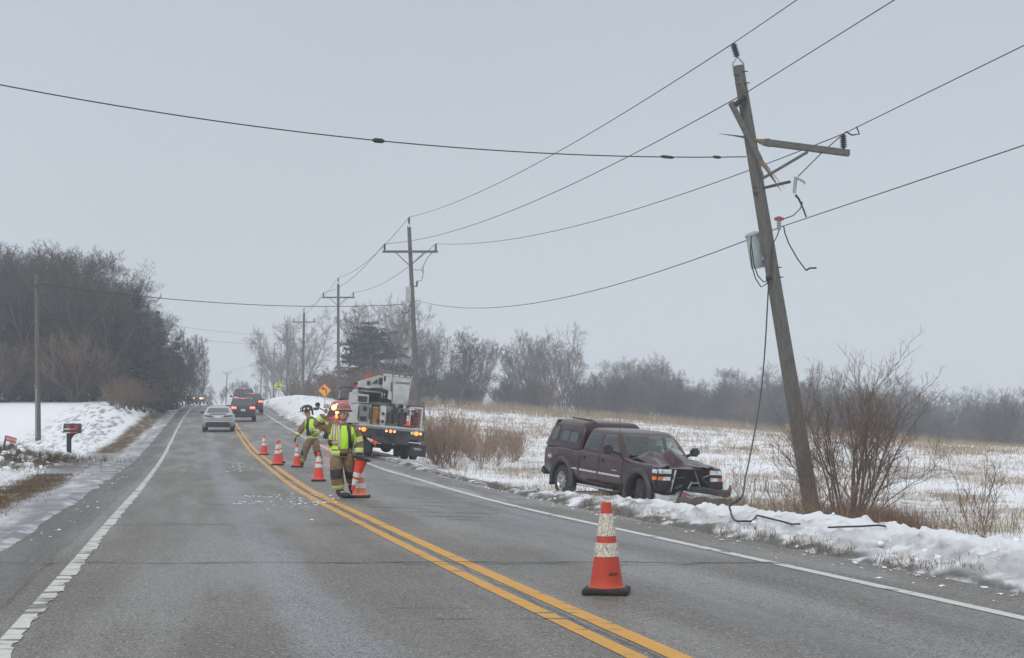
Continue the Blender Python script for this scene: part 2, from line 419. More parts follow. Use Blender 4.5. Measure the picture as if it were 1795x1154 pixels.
def ground_z(X, Y, noise=True):
    X = np.asarray(X, float); Y = np.asarray(Y, float)
    z0 = zr(Y); a, b = xl(Y), xr(Y)
    uL, uR = (a - X) * .96, (X - b) * .96
    zf = -.85 + np.clip((Y - 40) / 150, 0, 1) * (2.7 - .083 * np.clip(X, -45, 75) + .85)
    zf = np.where(Y < 40, -.80 + .0 * Y, zf)
    zf = np.where((Y > 150) & (X < 0), zf + (np.minimum(zf, z0 + .15 + np.maximum(0, uR - 26) * .05) - zf) * sm(Y, 150, 186), zf)
    cut = .75 * sm(Y, 82, 112) * (1 - sm(Y, 150, 185))
    zf = zf + cut * np.exp(-((uR - 4.5) / 4.0) ** 2)
    bh = np.interp(Y, [0, 24, 34, 48, 70], [.17, .09, .02, .0, .0])
    ed = z0 - .075 + .105 * sm(uR, .55, 1.15)
    bank = ed + bh * sm(uR, 1.2, 2.2)
    lo = np.interp(Y, [20, 31], [2.3, 1.0]); t = sm(uR, lo, lo + np.interp(Y, [20, 31], [2.9, 2.5]))
    zR = bank * (1 - t) + zf * t
    edl = z0 - .075 + .09 * sm(uL, .55, 1.05)
    zL = edl + .17 * sm(uL, 2.9, 4.4) + 1.25 * sm(Y, 74, 126) * sm(uL, 1.7, 5.0)
    zL = zL + .25 * np.exp(-(((X + 14.6) / 1.8) ** 2 + ((Y - 46) / 5) ** 2))
    z = np.where(uR > -3, zR, np.where(uL > -3, zL, z0 - .075))
    mid = (uR < .3) & (uL < .3)
    z = np.where(mid, z0 - .075, z)
    z = z + .34 * np.exp(-(((X - 2.4) / 3.4) ** 2 + ((Y - 41.0) / 3.4) ** 2)) * sm(uR, 1.5, 2.6)
    z = z - .20 * np.exp(-(((X - 3.1) / 1.3) ** 2 + ((Y - 35.4) / 2.2) ** 2))
    if noise:
        u = np.where(uR > uL, uR, uL)
        amp = sm(u, .5, 2.0)
        fieldR = sm(uR, 3.5, 7)
        calm = 1 - .85 * sm(uL, 5.0, 9)            # the smooth lawn on the left
        z = z + amp * calm * (.10 * (fbm(X * .55, Y * .55, 3, 3) - .5) + (.05 + .05 * fieldR) * (fbm(X * 1.9, Y * 1.3, 3, 9) - .5))
        nearb = sm(uR, .7, 1.5) * (1 - sm(uR, 3.6, 5.5)) * (1 - .75 * sm(Y, 30, 40))  * (1 - sm(Y, 40, 55))
        cl = np.maximum(0, fbm(X * 3.6, Y * 3.6, 3, 21) - .47)
        cl2 = np.maximum(0, vnoise(X * 9.0, Y * 9.0, 31) - .55)
        z = z + nearb * (.16 * cl + .07 * cl2 + .10 * np.maximum(0, vnoise(X * 14, Y * 11, 37) - .5) + .05 * (fbm(X * 6, Y * 4, 3, 39) - .5))
        nearl = sm(uL, 2.6, 3.4) * (1 - sm(uL, 5.5, 8)) * (1 - sm(Y, 70, 95))
        z = z + nearl * (.45 * cl + .07 * cl2)
        z = z + sm(u, .35, .75) * (1 - sm(u, 1.2, 1.8)) * .055 * (fbm(X * 2.6, Y * 1.1, 4, 5) - .5)
    return z
def gz(x, y): return float(ground_z(np.array([x]), np.array([y]))[0])

def sheet(name, X, Y, Z, mats, colors=None, attrs=None):
    a, b = X.shape
    me = bpy.data.meshes.new(name)
    co = np.stack([X, Y, Z], -1).reshape(-1, 3).astype(np.float32)
    idx = np.arange(a * b).reshape(a, b)
    q = np.stack([idx[:-1, :-1], idx[:-1, 1:], idx[1:, 1:], idx[1:, :-1]], -1).reshape(-1, 4)
    me.vertices.add(len(co)); me.vertices.foreach_set("co", co.ravel())
    me.loops.add(q.size); me.loops.foreach_set("vertex_index", q.ravel().astype(np.int32))
    me.polygons.add(len(q)); me.polygons.foreach_set("loop_start", (np.arange(len(q)) * 4).astype(np.int32))
    me.update(calc_edges=True)
    me.polygons.foreach_set("use_smooth", [True] * len(q))
    for m in (mats if isinstance(mats, list) else [mats]): me.materials.append(m)
    if colors is not None:
        at = me.color_attributes.new("cover", 'FLOAT_COLOR', 'POINT')
        at.data.foreach_set("color", np.concatenate([colors.reshape(-1, 3), np.ones((a * b, 1))], 1).astype(np.float32).ravel())
    for k, v in (attrs or {}).items():
        at = me.attributes.new(k, 'FLOAT', 'POINT'); at.data.foreach_set("value", v.astype(np.float32).ravel())
    me.update()
    o = bpy.data.objects.new(name, me); COL.objects.link(o)
    return o

# ground sheet: rows get coarser with distance
rows = [-12.0]
while rows[-1] < 640:
    y = rows[-1] + 15; st = .0055 if 23 < y < 80 else .015
    rows.append(rows[-1] + y * st)
rows = np.array(rows)
ts = np.concatenate([-np.geomspace(3.2, .46, 40)[:-1], np.linspace(-.46, .42, 760), np.geomspace(.42, 3.2, 40)[1:]])
GY = np.repeat(rows[:, None], len(ts), 1); GX = ts[None, :] * (GY + 15)
GX = np.clip(GX, -440, 440)
GZ = ground_z(GX, GY)
def cover(X, Y):
    uL, uR = (xl(Y) - X) * .96, (X - xr(Y)) * .96
    snow = np.array([.80, .82, .85]); tan = np.array([.30, .225, .14]); brown = np.array([.13, .092, .055]); dirt = np.array([.085, .075, .062]); ice = np.array([.40, .41, .425]); wet = np.array([.20, .205, .215])
    C = np.ones(X.shape + (3,)) * snow
    def mixin(w, col):
        nonlocal C
        w = np.clip(w, 0, 1)[..., None]; C = C * (1 - w) + col * w
    n1 = fbm(X * .42, Y * .36, 4, 41); n2 = fbm(X * 3.1, Y * 2.0, 4, 47); n3 = fbm(X * 9, Y * 6, 3, 53)
    # field on the right: grass showing through thin snow
    fR = sm(uR, 3.4, 6.0)
    far = sm(Y, 35, 150)
    g = sm(n2 * .42 + n1 * .55 + n3 * .15, .565 - .02 * far, .67)
    mixin(fR * g * .44, tan)
    mixin(fR * sm(n3 * .5 + n1 * .5, .57, .68) * .5, brown)
    mixin(fR * sm(Y, 140, 172) * .5 * sm(n1 * .6 + n2 * .4, .42, .58), tan)
    # verge on the right: dirt, grass and snow crumbs
    v = sm(uR, .5, .8) * (1 - sm(uR, 1.5 + .9 * (n1 - .5), 2.1 + .9 * (n1 - .5)))
    keep = np.where((Y > 24) & (Y < 95), .7, .38)
    mixin(v * keep * sm(n2 * .6 + n3 * .5, .40, .60), dirt)
    mixin(v * keep * sm(n3, .52, .66) * .6, brown)
    mixin(sm(uR, .62, .74) * (1 - sm(uR, 1.0 + .5 * (n2 - .5), 1.25 + .5 * (n2 - .5))) * sm(n3 * .6 + n2 * .4, .30, .48) * .85, dirt * .8)
    # bank crumbs, pieces of turf
    bk = sm(uR, 1.4, 2.2) * (1 - sm(uR, 3.2, 5.0))
    mixin(bk * sm(n2 * .5 + n3 * .6, .70, .78) * .7, dirt)
    # left: frozen gravel, wheel tracks, two strips of dead grass, dirty plough bank
    gl = sm(uL, .4, .8) * (1 - sm(uL, 2.3, 3.1))
    mixin(gl * (.50 + .50 * sm(fbm(uL * 2.2, Y * .18, 4, 61), .35, .62)), ice)
    mixin(gl * sm(fbm(uL * 5.5, Y * .12, 3, 67), .50, .64) * .65, wet)
    mixin(sm(uL, .5, .7) * (1 - sm(uL, 1.1 + 1.2 * (n1 - .4), 1.7 + 1.2 * (n1 - .4))) * sm(n3 * .5 + n2 * .5, .36, .56) * .75, wet * 1.15)
    mixin(sm(uL, .4, .6) * (1 - sm(uL, .95, 1.3)) * sm(n2, .38, .6) * .6, wet)
    st = sm(uL, 1.55 + .5 * (n1 - .5), 1.85 + .5 * (n1 - .5)) * (1 - sm(uL, 2.5 + .5 * (n1 - .5), 2.9 + .5 * (n1 - .5)))
    along = (1 - sm(Y, 37.5, 40.5)) + sm(Y, 59, 63) * (1 - sm(Y, 150, 165))
    mixin(st * along * sm(n2 * .6 + n3 * .5, .36, .50), brown)
    dl = sm(uL, 2.9, 3.5) * (1 - sm(uL, 5.5, 8)) * (1 - sm(Y, 110, 140))
    mixin(dl * sm(n2 * .55 + n3 * .55, .585, .66) * .75, dirt * .9)
    mound = np.exp(-(((X + 14.0) / 1.9) ** 2 + ((Y - 45) / 4) ** 2))
    mixin(mound * 1.4 * sm(n3 * .6 + n2 * .4, .36, .50), brown * .55)
    wood = sm(uL, 3, 6) * sm(Y, 118, 130)
    mixin(wood * sm(n2 * .6 + n3 * .4, .42, .6) * .8, brown)
    C *= (1 + .10 * (n3[..., None] - .5))
    return np.clip(C, 0, 1)

def ground_mat():
    m, nt, b = new_mat("snowy_ground"); N, L = nt.nodes, nt.links
    at = N.new("ShaderNodeAttribute"); at.attribute_name = "cover"
    geo = N.new("ShaderNodeNewGeometry")
    nz = N.new("ShaderNodeTexNoise"); nz.inputs["Scale"].default_value = 9; nz.inputs["Detail"].default_value = 6
    L.new(geo.outputs["Position"], nz.inputs["Vector"])
    mr = N.new("ShaderNodeMapRange"); mr.inputs[3].default_value = .90; mr.inputs[4].default_value = 1.08; L.new(nz.outputs[0], mr.inputs[0])
    mul = N.new("ShaderNodeVectorMath"); mul.operation = 'SCALE'; L.new(at.outputs["Color"], mul.inputs[0]); L.new(mr.outputs[0], mul.inputs["Scale"])
    L.new(mul.outputs[0], b.inputs["Base Color"])
    n2 = N.new("ShaderNodeTexNoise"); n2.inputs["Scale"].default_value = 15; n2.inputs["Detail"].default_value = 7; n2.inputs["Roughness"].default_value = .65; L.new(geo.outputs["Position"], n2.inputs["Vector"])
    bp = N.new("ShaderNodeBump"); bp.inputs["Strength"].default_value = .95; bp.inputs["Distance"].default_value = .05
    L.new(n2.outputs[0], bp.inputs["Height"]); L.new(bp.outputs[0], b.inputs["Normal"])
    b.inputs["Roughness"].default_value = .8; b.inputs["Specular IOR Level"].default_value = .25
    return m
M['ground'] = ground_mat()
g_o = sheet("ground", GX, GY, GZ, M['ground'], cover(GX, GY)); tag(g_o, kind="structure")

def road_mat():
    m, nt, b = new_mat("asphalt"); N, L = nt.nodes, nt.links
    def attr(n):
        a = N.new("ShaderNodeAttribute"); a.attribute_name = n; return a.outputs["Fac"]
    lat, alo = attr("lat"), attr("along")
    geo = N.new("ShaderNodeNewGeometry"); pos = geo.outputs["Position"]
    def noise(scale, det=4, vec=pos, rough=.5):
        n = N.new("ShaderNodeTexNoise"); n.inputs["Scale"].default_value = scale; n.inputs["Detail"].default_value = det; n.inputs["Roughness"].default_value = rough
        L.new(vec, n.inputs["Vector"]); return n.outputs[0]
    def mrange(x, a, b_, c, d):
        n = N.new("ShaderNodeMapRange"); n.interpolation_type = 'SMOOTHSTEP'
        for i, v in enumerate((a, b_, c, d)): n.inputs[i + 1].default_value = v
        L.new(x, n.inputs[0]); return n.outputs[0]
    def math_(op, a, b_):
        n = N.new("ShaderNodeMath"); n.operation = op
        for i, v in enumerate((a, b_)):
            if isinstance(v, (int, float)): n.inputs[i].default_value = v
            else: L.new(v, n.inputs[i])
        return n.outputs[0]
    def mix(f, c1, c2):
        n = N.new("ShaderNodeMixRGB")
        if isinstance(f, float): n.inputs[0].default_value = f
        else: L.new(f, n.inputs[0])
        for i, c in ((1, c1), (2, c2)):
            if isinstance(c, tuple): n.inputs[i].default_value = (*c, 1)
            else: L.new(c, n.inputs[i])
        return n.outputs[0]
    cb = N.new("ShaderNodeCombineXYZ"); L.new(lat, cb.inputs[0]); L.new(alo, cb.inputs[1])
    mp = N.new("ShaderNodeMapping"); mp.inputs["Scale"].default_value = (1.0, .10, 1); L.new(cb.outputs[0], mp.inputs[0])
    long_n = noise(1.1, 5, mp.outputs[0]); big = noise(.35, 4)
    col = mix(mrange(big, .35, .65, 0, 1), (.130, .121, .107), (.165, .156, .142))
    col = mix(mrange(long_n, .42, .62, 0, .75), col, (.196, .190, .180))
    # polished band near the middle of the driving lane, bluish sheen put into its colour; faint wheel paths in the other lane
    def band(centre, half, soft):
        d = math_('ABSOLUTE', math_('SUBTRACT', math_('ADD', lat, math_('MULTIPLY', math_('SUBTRACT', noise(.9, 3), .5), .5)), centre), 0.0)
        return mrange(d, half, half + soft, 1, 0)
    col = mix(math_('MULTIPLY', band(-1.72, .10, .28), .85), col, (.215, .225, .245))
    col = mix(math_('MULTIPLY', band(1.9, .3, .6), .40), col, (.205, .215, .235))
    col = mix(math_('MULTIPLY', band(-.85, .3, .5), .35), col, (.128, .118, .104))
    col = mix(math_('MULTIPLY', band(3.0, .2, .5), .45), col, (.105, .100, .094))
    # shoulders darker and browner
    shl = mrange(lat, -4.15, -3.85, 1, 0)
    col = mix(math_('MULTIPLY', shl, .85), col, (.088, .083, .075))
    # icy film on the far lane beside the truck
    film = math_('MULTIPLY', mrange(lat, 2.3, 3.2, 0, 1), math_('MULTIPLY', mrange(alo, 22, 27, 0, 1), mrange(noise(1.6, 6, mp.outputs[0], .7), .50, .62, 0, .55)))
    col = mix(film, col, (.40, .42, .45))
    # damp, darker patches and a slushy smear beside the centre line
    wetp = math_('MULTIPLY', mrange(noise(.75, 5, mp.outputs[0], .6), .47, .60, 0, 1), math_('ADD', math_('MULTIPLY', mrange(lat, .3, 1.2, 0, .9), mrange(alo, 45, 70, 1, .2)), .28))
    col = mix(math_('MULTIPLY', wetp, .58), col, (.075, .073, .072))
    sl = math_('MULTIPLY', mrange(math_('ABSOLUTE', math_('SUBTRACT', lat, -.45), 0.0), .25, 1.2, 1, 0), mrange(math_('ABSOLUTE', math_('SUBTRACT', alo, 27.6), 0.0), 1.5, 4.2, 1, 0))
    col = mix(math_('MULTIPLY', sl, mrange(noise(7, 6, cb.outputs[0], .7), .53, .62, 0, .75)), col, (.58, .60, .63))
    seam = mrange(math_('ABSOLUTE', math_('ADD', lat, math_('MULTIPLY', math_('SUBTRACT', noise(1.3, 4), .5), .16)), 0.0), .012, .03, .8, 0)
    col = mix(seam, col, (.045, .043, .04))
    seam2 = mrange(math_('ABSOLUTE', math_('ADD', math_('ADD', lat, 3.98), math_('MULTIPLY', math_('SUBTRACT', noise(.8, 4), .5), .3)), 0.0), .01, .035, .6, 0)
    col = mix(seam2, col, (.05, .047, .044))
    # aggregate
    vo = N.new("ShaderNodeTexVoronoi"); vo.inputs["Scale"].default_value = 62; L.new(pos, vo.inputs["Vector"])
    ag = noise(95, 3, pos, .7)
    sp = math_('MULTIPLY', mrange(ag, .36, .66, .18, 1.95), 1.0)
    sc = N.new("ShaderNodeVectorMath"); sc.operation = 'SCALE'; L.new(col, sc.inputs[0]); L.new(sp, sc.inputs["Scale"])
    spc = N.new("ShaderNodeSeparateColor"); L.new(vo.outputs["Color"], spc.inputs[0])
    light = mrange(spc.outputs[0], .86, .95, 0, .62)
    dark = mrange(spc.outputs[1], .70, .88, 0, .8)
    c3 = mix(light, sc.outputs[0], (.36, .335, .29)); c3 = mix(dark, c3, (.05, .047, .044))
    L.new(c3, b.inputs["Base Color"])
    L.new(math_("SUBTRACT", mrange(long_n, .4, .65, .62, .45), math_("MULTIPLY", wetp, .22)), b.inputs["Roughness"])
    b.inputs["Specular IOR Level"].default_value = .30
    bp = N.new("ShaderNodeBump"); bp.inputs["Strength"].default_value = .5; bp.inputs["Distance"].default_value = .006
    L.new(vo.outputs["Distance"], bp.inputs["Height"]); L.new(bp.outputs[0], b.inputs["Normal"])
    return m
M['asphalt'] = road_mat()
ry = np.concatenate([np.arange(-12, 8, 1.0), np.arange(8, 60, .25), np.arange(60, 330, 1.5)])
tl = np.concatenate([np.linspace(-1, 0, 9), np.linspace(0, 1, 13)[1:], np.linspace(1, 2, 13)[1:], np.linspace(2, 3, 9)[1:]])
RX = np.zeros((len(ry), len(tl))); LAT = np.zeros_like(RX)
for j, t in enumerate(tl):
    a, m_, b_ = xl(ry), xm(ry), xr(ry)
    if t < 0: RX[:, j] = a + t * 1.35; LAT[:, j] = -3.7 + t * 1.35
    elif t < 1: RX[:, j] = a + (m_ - a) * t; LAT[:, j] = -3.7 + 3.7 * t
    elif t < 2: RX[:, j] = m_ + (b_ - m_) * (t - 1); LAT[:, j] = 3.4 * (t - 1)
    else: RX[:, j] = b_ + (t - 2) * 1.25; LAT[:, j] = 3.4 + (t - 2) * 1.25
RY = np.repeat(ry[:, None], len(tl), 1)
RZ = zr(RY) - .012 * np.maximum(0, np.abs(LAT) - 3.6)
tag(sheet("road", RX, RY, RZ, M['asphalt'], None, {"lat": LAT, "along": RY}), kind="structure")

def paint_mat(name, col, wear, sx=8, sy=1.2, wcol=(.12, .117, .11)):
    m, nt, b = new_mat(name); N, L = nt.nodes, nt.links
    geo = N.new("ShaderNodeNewGeometry"); mp = N.new("ShaderNodeMapping"); mp.inputs["Scale"].default_value = (sx, sy * 8, 1); L.new(geo.outputs["Position"], mp.inputs[0])
    n1 = N.new("ShaderNodeTexNoise"); n1.inputs["Scale"].default_value = 1.0; n1.inputs["Detail"].default_value = 6; n1.inputs["Roughness"].default_value = .65; L.new(mp.outputs[0], n1.inputs["Vector"])
    mr = N.new("ShaderNodeMapRange"); mr.inputs[1].default_value = wear; mr.inputs[2].default_value = wear + .06; L.new(n1.outputs[0], mr.inputs[0])
    n2 = N.new("ShaderNodeTexNoise"); n2.inputs["Scale"].default_value = 4; n2.inputs["Detail"].default_value = 5; L.new(geo.outputs["Position"], n2.inputs["Vector"])
    c1 = N.new("ShaderNodeMixRGB"); c1.inputs[1].default_value = (*[c * .78 for c in col], 1); c1.inputs[2].default_value = (*col, 1); L.new(n2.outputs[0], c1.inputs[0])
    n3 = N.new("ShaderNodeTexNoise"); n3.inputs["Scale"].default_value = 80; n3.inputs["Detail"].default_value = 3; L.new(geo.outputs["Position"], n3.inputs["Vector"])
    mr3 = N.new("ShaderNodeMapRange"); mr3.inputs[1].default_value = .3; mr3.inputs[2].default_value = .7; mr3.inputs[3].default_value = .80; mr3.inputs[4].default_value = 1.12; L.new(n3.outputs[0], mr3.inputs[0])
    sc = N.new("ShaderNodeVectorMath"); sc.operation = 'SCALE'; L.new(c1.outputs[0], sc.inputs[0]); L.new(mr3.outputs[0], sc.inputs["Scale"])
    mx = N.new("ShaderNodeMixRGB"); mx.inputs[1].default_value = (*wcol, 1); L.new(mr.outputs[0], mx.inputs[0]); L.new(sc.outputs[0], mx.inputs[2])
    L.new(mx.outputs[0], b.inputs["Base Color"]); b.inputs["Roughness"].default_value = .6
    return m
M['white_line'] = paint_mat("white_line", (.60, .60, .57), .425, 1.3, .7)
M['white_line2'] = paint_mat("white_line2", (.60, .60, .58), .37, 2.5, .25)
M['yellow_line'] = paint_mat("yellow_line", (.62, .31, .035), .375, 1.6, .8)
def stripe(name, fx, off, w, y0, y1, m, rag=0.0):
    ys = np.concatenate([np.arange(y0, 30, .05), np.arange(30, 80, .15), np.arange(80, y1, 1.0)]); ys = ys[(ys >= y0) & (ys <= y1)]
    c = fx(ys) + off
    tw = w
    l = c - tw / 2; r = c + tw / 2
    if rag:
        r = r + rag * (np.maximum(0, fbm(ys * 2.3, ys * 0 + 3, 3, 71) - .35) - .1) * 2.0 - rag * .7 * (vnoise(ys * 6, ys * 0, 73) > .62)
    X = np.stack([l, c, r], 1); Y = np.repeat(ys[:, None], 3, 1)
    Z = zr(Y) + .004
    return tag(sheet(name, X, Y, Z, m), kind="structure")
stripe("edge_line", xl, 0, .135, 6, 230, M['white_line'], .035)
stripe("edge_line", xr, 0, .125, 6, 230, M['white_line2'])
stripe("centre_line", xm, -.125, .125, 6, 230, M['yellow_line'])
stripe("centre_line", xm, .125, .145, 6, 230, M['yellow_line'])

M['tar'] = mat("tar", (.02, .019, .018), .7)
cr = MB()
def crack(y, t0, t1, w=.022, seed=1, drift=0.0, amp=.12):
    n = max(8, int((t1 - t0) * 45)); ts_ = np.linspace(t0, t1, n)
    yy = y + drift * (ts_ - t0) + amp * (fbm(ts_ * 4, ts_ * 0 + seed, 4, seed) - .5) * 2
    ww = w * (.15 + 1.3 * np.maximum(0, fbm(ts_ * 14, ts_ * 0, 3, seed + 5) - .22))
    def XX(t, yv): return np.where(t < 0, xl(yv) + t * 1.2, np.where(t < 1, xl(yv) + (xm(yv) - xl(yv)) * t, xm(yv) + (xr(yv) - xm(yv)) * (t - 1)))
    xx = XX(ts_, yy)
    G = [[(xx[i], yy[i] - ww[i], float(zr(yy[i])) + .0065), (xx[i], yy[i] + ww[i], float(zr(yy[i])) + .0065)] for i in range(n)]
    cr.grid(G)
for y, a, b_, w, s in ((15.3, -.8, 2.0, .030, 1), (15.15, .86, 1.75, .02, 2), (20.9, -.1, 1.25, .022, 3), (29.3, .35, 1.0, .03, 4), (37.0, .30, 1.1, .035, 5), (47.6, .2, 1.0, .05, 6), (11.6, .70, .92, .012, 7), (10.9, .74, 1.0, .012, 8), (62, .1, 1.9, .06, 9), (80, .1, 1.9, .07, 10), (26.5, 1.15, 1.9, .02, 11), (33.2, -.6, .8, .02, 12)):
    crack(y, a, b_, w, s, amp=.10 + y * .004)
for k, (y, a, b_) in enumerate(((25.2, 1.12, 1.45), (26.0, 1.2, 1.6), (24.0, 1.3, 1.75), (27.4, 1.06, 1.32), (28.3, 1.1, 1.3), (22.8, 1.32, 1.6), (22.0, 1.4, 1.62))):
    crack(y, a, b_, .035, 30 + k, drift=-1.6, amp=.25)
tag(cr.build("road_cracks", M['tar'], smooth=0), kind="structure")
# ------------------------------------------------------------------ bare trees
class Tubes:
    """many tapered branches gathered into one mesh"""
    def __init__(s): s.V = []; s.Fq = []; s.n = 0
    def add(s, pts, rads, sides):
        pts = np.asarray(pts, float); k = len(pts)
        d = np.gradient(pts, axis=0); d /= np.linalg.norm(d, axis=1, keepdims=True) + 1e-9
        ref = np.array([0, 0, 1.0]) if abs(d[0, 2]) < .9 else np.array([1.0, 0, 0])
        x = np.cross(d, ref); x /= np.linalg.norm(x, axis=1, keepdims=True) + 1e-9
        y = np.cross(d, x)
        a = np.arange(sides) * 2 * math.pi / sides
        ring = pts[:, None, :] + (x[:, None, :] * np.cos(a)[None, :, None] + y[:, None, :] * np.sin(a)[None, :, None]) * np.asarray(rads)[:, None, None]
        s.V.append(ring.reshape(-1, 3))
        i = np.arange(k - 1)[:, None] * sides; j = np.arange(sides)[None, :]; j2 = (j + 1) % sides
        q = np.stack([i + j, i + j2, i + sides + j2, i + sides + j], -1).reshape(-1, 4) + s.n
        s.Fq.append(q); s.n += k * sides
    def mesh(s, name, m):
        V = np.concatenate(s.V); Q = np.concatenate(s.Fq)
        return quads(name, V, Q, m)

def quads(name, V, Q, m, smooth=True):
    me = bpy.data.meshes.new(name); k = Q.shape[1]
    me.vertices.add(len(V)); me.vertices.foreach_set("co", V.astype(np.float32).ravel())
    me.loops.add(Q.size); me.loops.foreach_set("vertex_index", Q.astype(np.int32).ravel())
    me.polygons.add(len(Q)); me.polygons.foreach_set("loop_start", (np.arange(len(Q)) * k).astype(np.int32))
    me.update(calc_edges=True)
    me.polygons.foreach_set("use_smooth", [smooth] * len(Q)); me.materials.append(m); me.update()
    return me

def rot_about(v, ax, a):
    return v * math.cos(a) + np.cross(ax, v) * math.sin(a) + ax * np.dot(ax, v) * (1 - math.cos(a))

def bare_tree(seed, height, spread=.8, leaders=1, counts=(7, 6, 5, 4), rmin=.010, trunk_r=.16, up=.25, droop=0.0, trunk_frac=.9, clear=.25, wig=.10, ang=(28, 58), twig_len=.5):
    rs = np.random.RandomState(seed)
    trunk, crown = Tubes(), Tubes()
    def grow(p, d, L, r, lev):
        n = 6 if lev == 0 else 4 if lev < 3 else 3
        pts = [p]; dd = d.copy()
        for i in range(n):
            dd = dd + rs.normal(0, wig * (1 + .5 * lev), 3) + np.array([0, 0, (up if lev else .05) * .25 - droop * lev * .05])
            dd /= np.linalg.norm(dd); pts.append(pts[-1] + dd * L / n)
        pts = np.array(pts)
        end = max(rmin * .7, r * (.30 if lev == 0 else .35))
        rads = np.linspace(max(r, rmin), end, n + 1)
        (trunk if lev == 0 else crown).add(pts, rads, 7 if lev == 0 else 5 if lev == 1 else 3)
        if lev >= len(counts): return
        c = counts[lev]; c = max(2, int(c + rs.randint(-1, 2)))
        az = rs.rand() * 6.28
        for k in range(c):
            lo = clear if lev == 0 else .22
            t = lo + (1 - lo) * ((k + .5 + rs.uniform(-.4, .4)) / c)
            t = min(.99, t); f = t * n; i = min(n - 1, int(f)); q = pts[i] + (pts[i + 1] - pts[i]) * (f - i)
            pd = pts[i + 1] - pts[i]; pd /= np.linalg.norm(pd)
            az += 2.4 + rs.uniform(-.5, .5)
            o = np.cross(pd, np.array([.3, .5, .8])); o /= np.linalg.norm(o) + 1e-9
            o = rot_about(o, pd, az)
            a = R(rs.uniform(*ang)) * (1.15 - .4 * t if lev == 0 else 1)
            nd = pd * math.cos(a) + o * math.sin(a) + np.array([0, 0, up * .5])
            nd /= np.linalg.norm(nd)
            base = L * (spread * (1.05 - .55 * t) if lev == 0 else .62 * (1.1 - .5 * t) if lev == 1 else twig_len * (1.15 - .5 * t))
            grow(q, nd, base * rs.uniform(.75, 1.2), max(rmin, rads[i] * rs.uniform(.45, .65)), lev + 1)
    for l in range(leaders):
        if leaders == 1: d = np.array([rs.normal(0, .05), rs.normal(0, .05), 1.0]); b = np.zeros(3); hh = height * trunk_frac
        else:
            a = l * 6.283 / leaders + rs.uniform(-.3, .3); lean = rs.uniform(.12, .52) * (1.5 if leaders > 4 else 1)
            d = np.array([math.cos(a) * lean, math.sin(a) * lean, 1.0]); b = np.array([math.cos(a), math.sin(a), 0]) * trunk_r * .8
            hh = height * trunk_frac * rs.uniform(.75, 1.0)
        d /= np.linalg.norm(d)
        grow(b - d * .25, d, hh, trunk_r * (1 if leaders == 1 else .6), 0)
    return trunk, crown

TREES = {}
def proto(key, mt, mc, **kw):
    t, c = bare_tree(**kw); TREES[key] = (t.mesh("trunk", M[mt]), c.mesh("crown", M[mc]))
proto('oakA', 'bark', 'twig', seed=1, height=11, spread=.62, counts=(9, 7, 6, 4), rmin=.013, trunk_r=.17, up=.35, twig_len=.55)
proto('oakB', 'bark', 'twig', seed=2, height=10, spread=.72, counts=(9, 7, 6, 4), rmin=.013, trunk_r=.18, up=.22, clear=.15, wig=.14, twig_len=.55)
proto('oakC', 'bark', 'twig', seed=3, height=11, spread=.5, leaders=3, counts=(8, 6, 6, 3), rmin=.013, trunk_r=.17, up=.45, ang=(20, 45), twig_len=.55)
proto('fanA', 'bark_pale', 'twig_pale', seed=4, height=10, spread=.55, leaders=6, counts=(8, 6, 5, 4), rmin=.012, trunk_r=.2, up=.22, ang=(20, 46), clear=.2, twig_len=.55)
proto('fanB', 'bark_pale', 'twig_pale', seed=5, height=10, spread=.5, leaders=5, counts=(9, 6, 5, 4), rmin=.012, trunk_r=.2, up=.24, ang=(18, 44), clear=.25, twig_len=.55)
proto('round', 'bark', 'twig', seed=6, height=9, spread=.95, leaders=1, counts=(10, 8, 6, 4), rmin=.013, trunk_r=.30, up=.15, clear=.16, trunk_frac=.62, wig=.16, ang=(35, 70), twig_len=.55)
proto('brushA', 'bark', 'twig_red', seed=7, height=3.2, spread=.6, leaders=9, counts=(7, 5, 3), rmin=.009, trunk_r=.06, up=.5, ang=(15, 45), clear=.12)
proto('brushB', 'bark', 'twig', seed=8, height=3.6, spread=.65, leaders=8, counts=(8, 5, 4), rmin=.010, trunk_r=.06, up=.4, ang=(18, 50), clear=.10)
def far_tree(key, x, y, h, label, group, cat="tree", name="bare_tree", rz=None, wide=1.0, base_h=None, dz=0.0):
    hh = {'oakA': 11, 'oakB': 10, 'oakC': 11, 'fanA': 10, 'fanB': 10, 'round': 9, 'brushA': 3.2, 'brushB': 3.6, 'thick': 3.2}[key]
    s = h / hh
    o = empty(name, (x, y, gz(x, y) - .05 + dz), random.uniform(0, 6.28) if rz is None else rz)
    o.scale = (s * wide, s * wide, s)
    tag(o, label, cat, group)
    for me, nm in zip(TREES[key], ("trunk", "crown") if cat == "tree" else ("stem", "twigs")):
        c = bpy.data.objects.new(nm, me); COL.objects.link(c); c.parent = o
    return o
def at_px(px, Y): return (px - CX) / F * Y

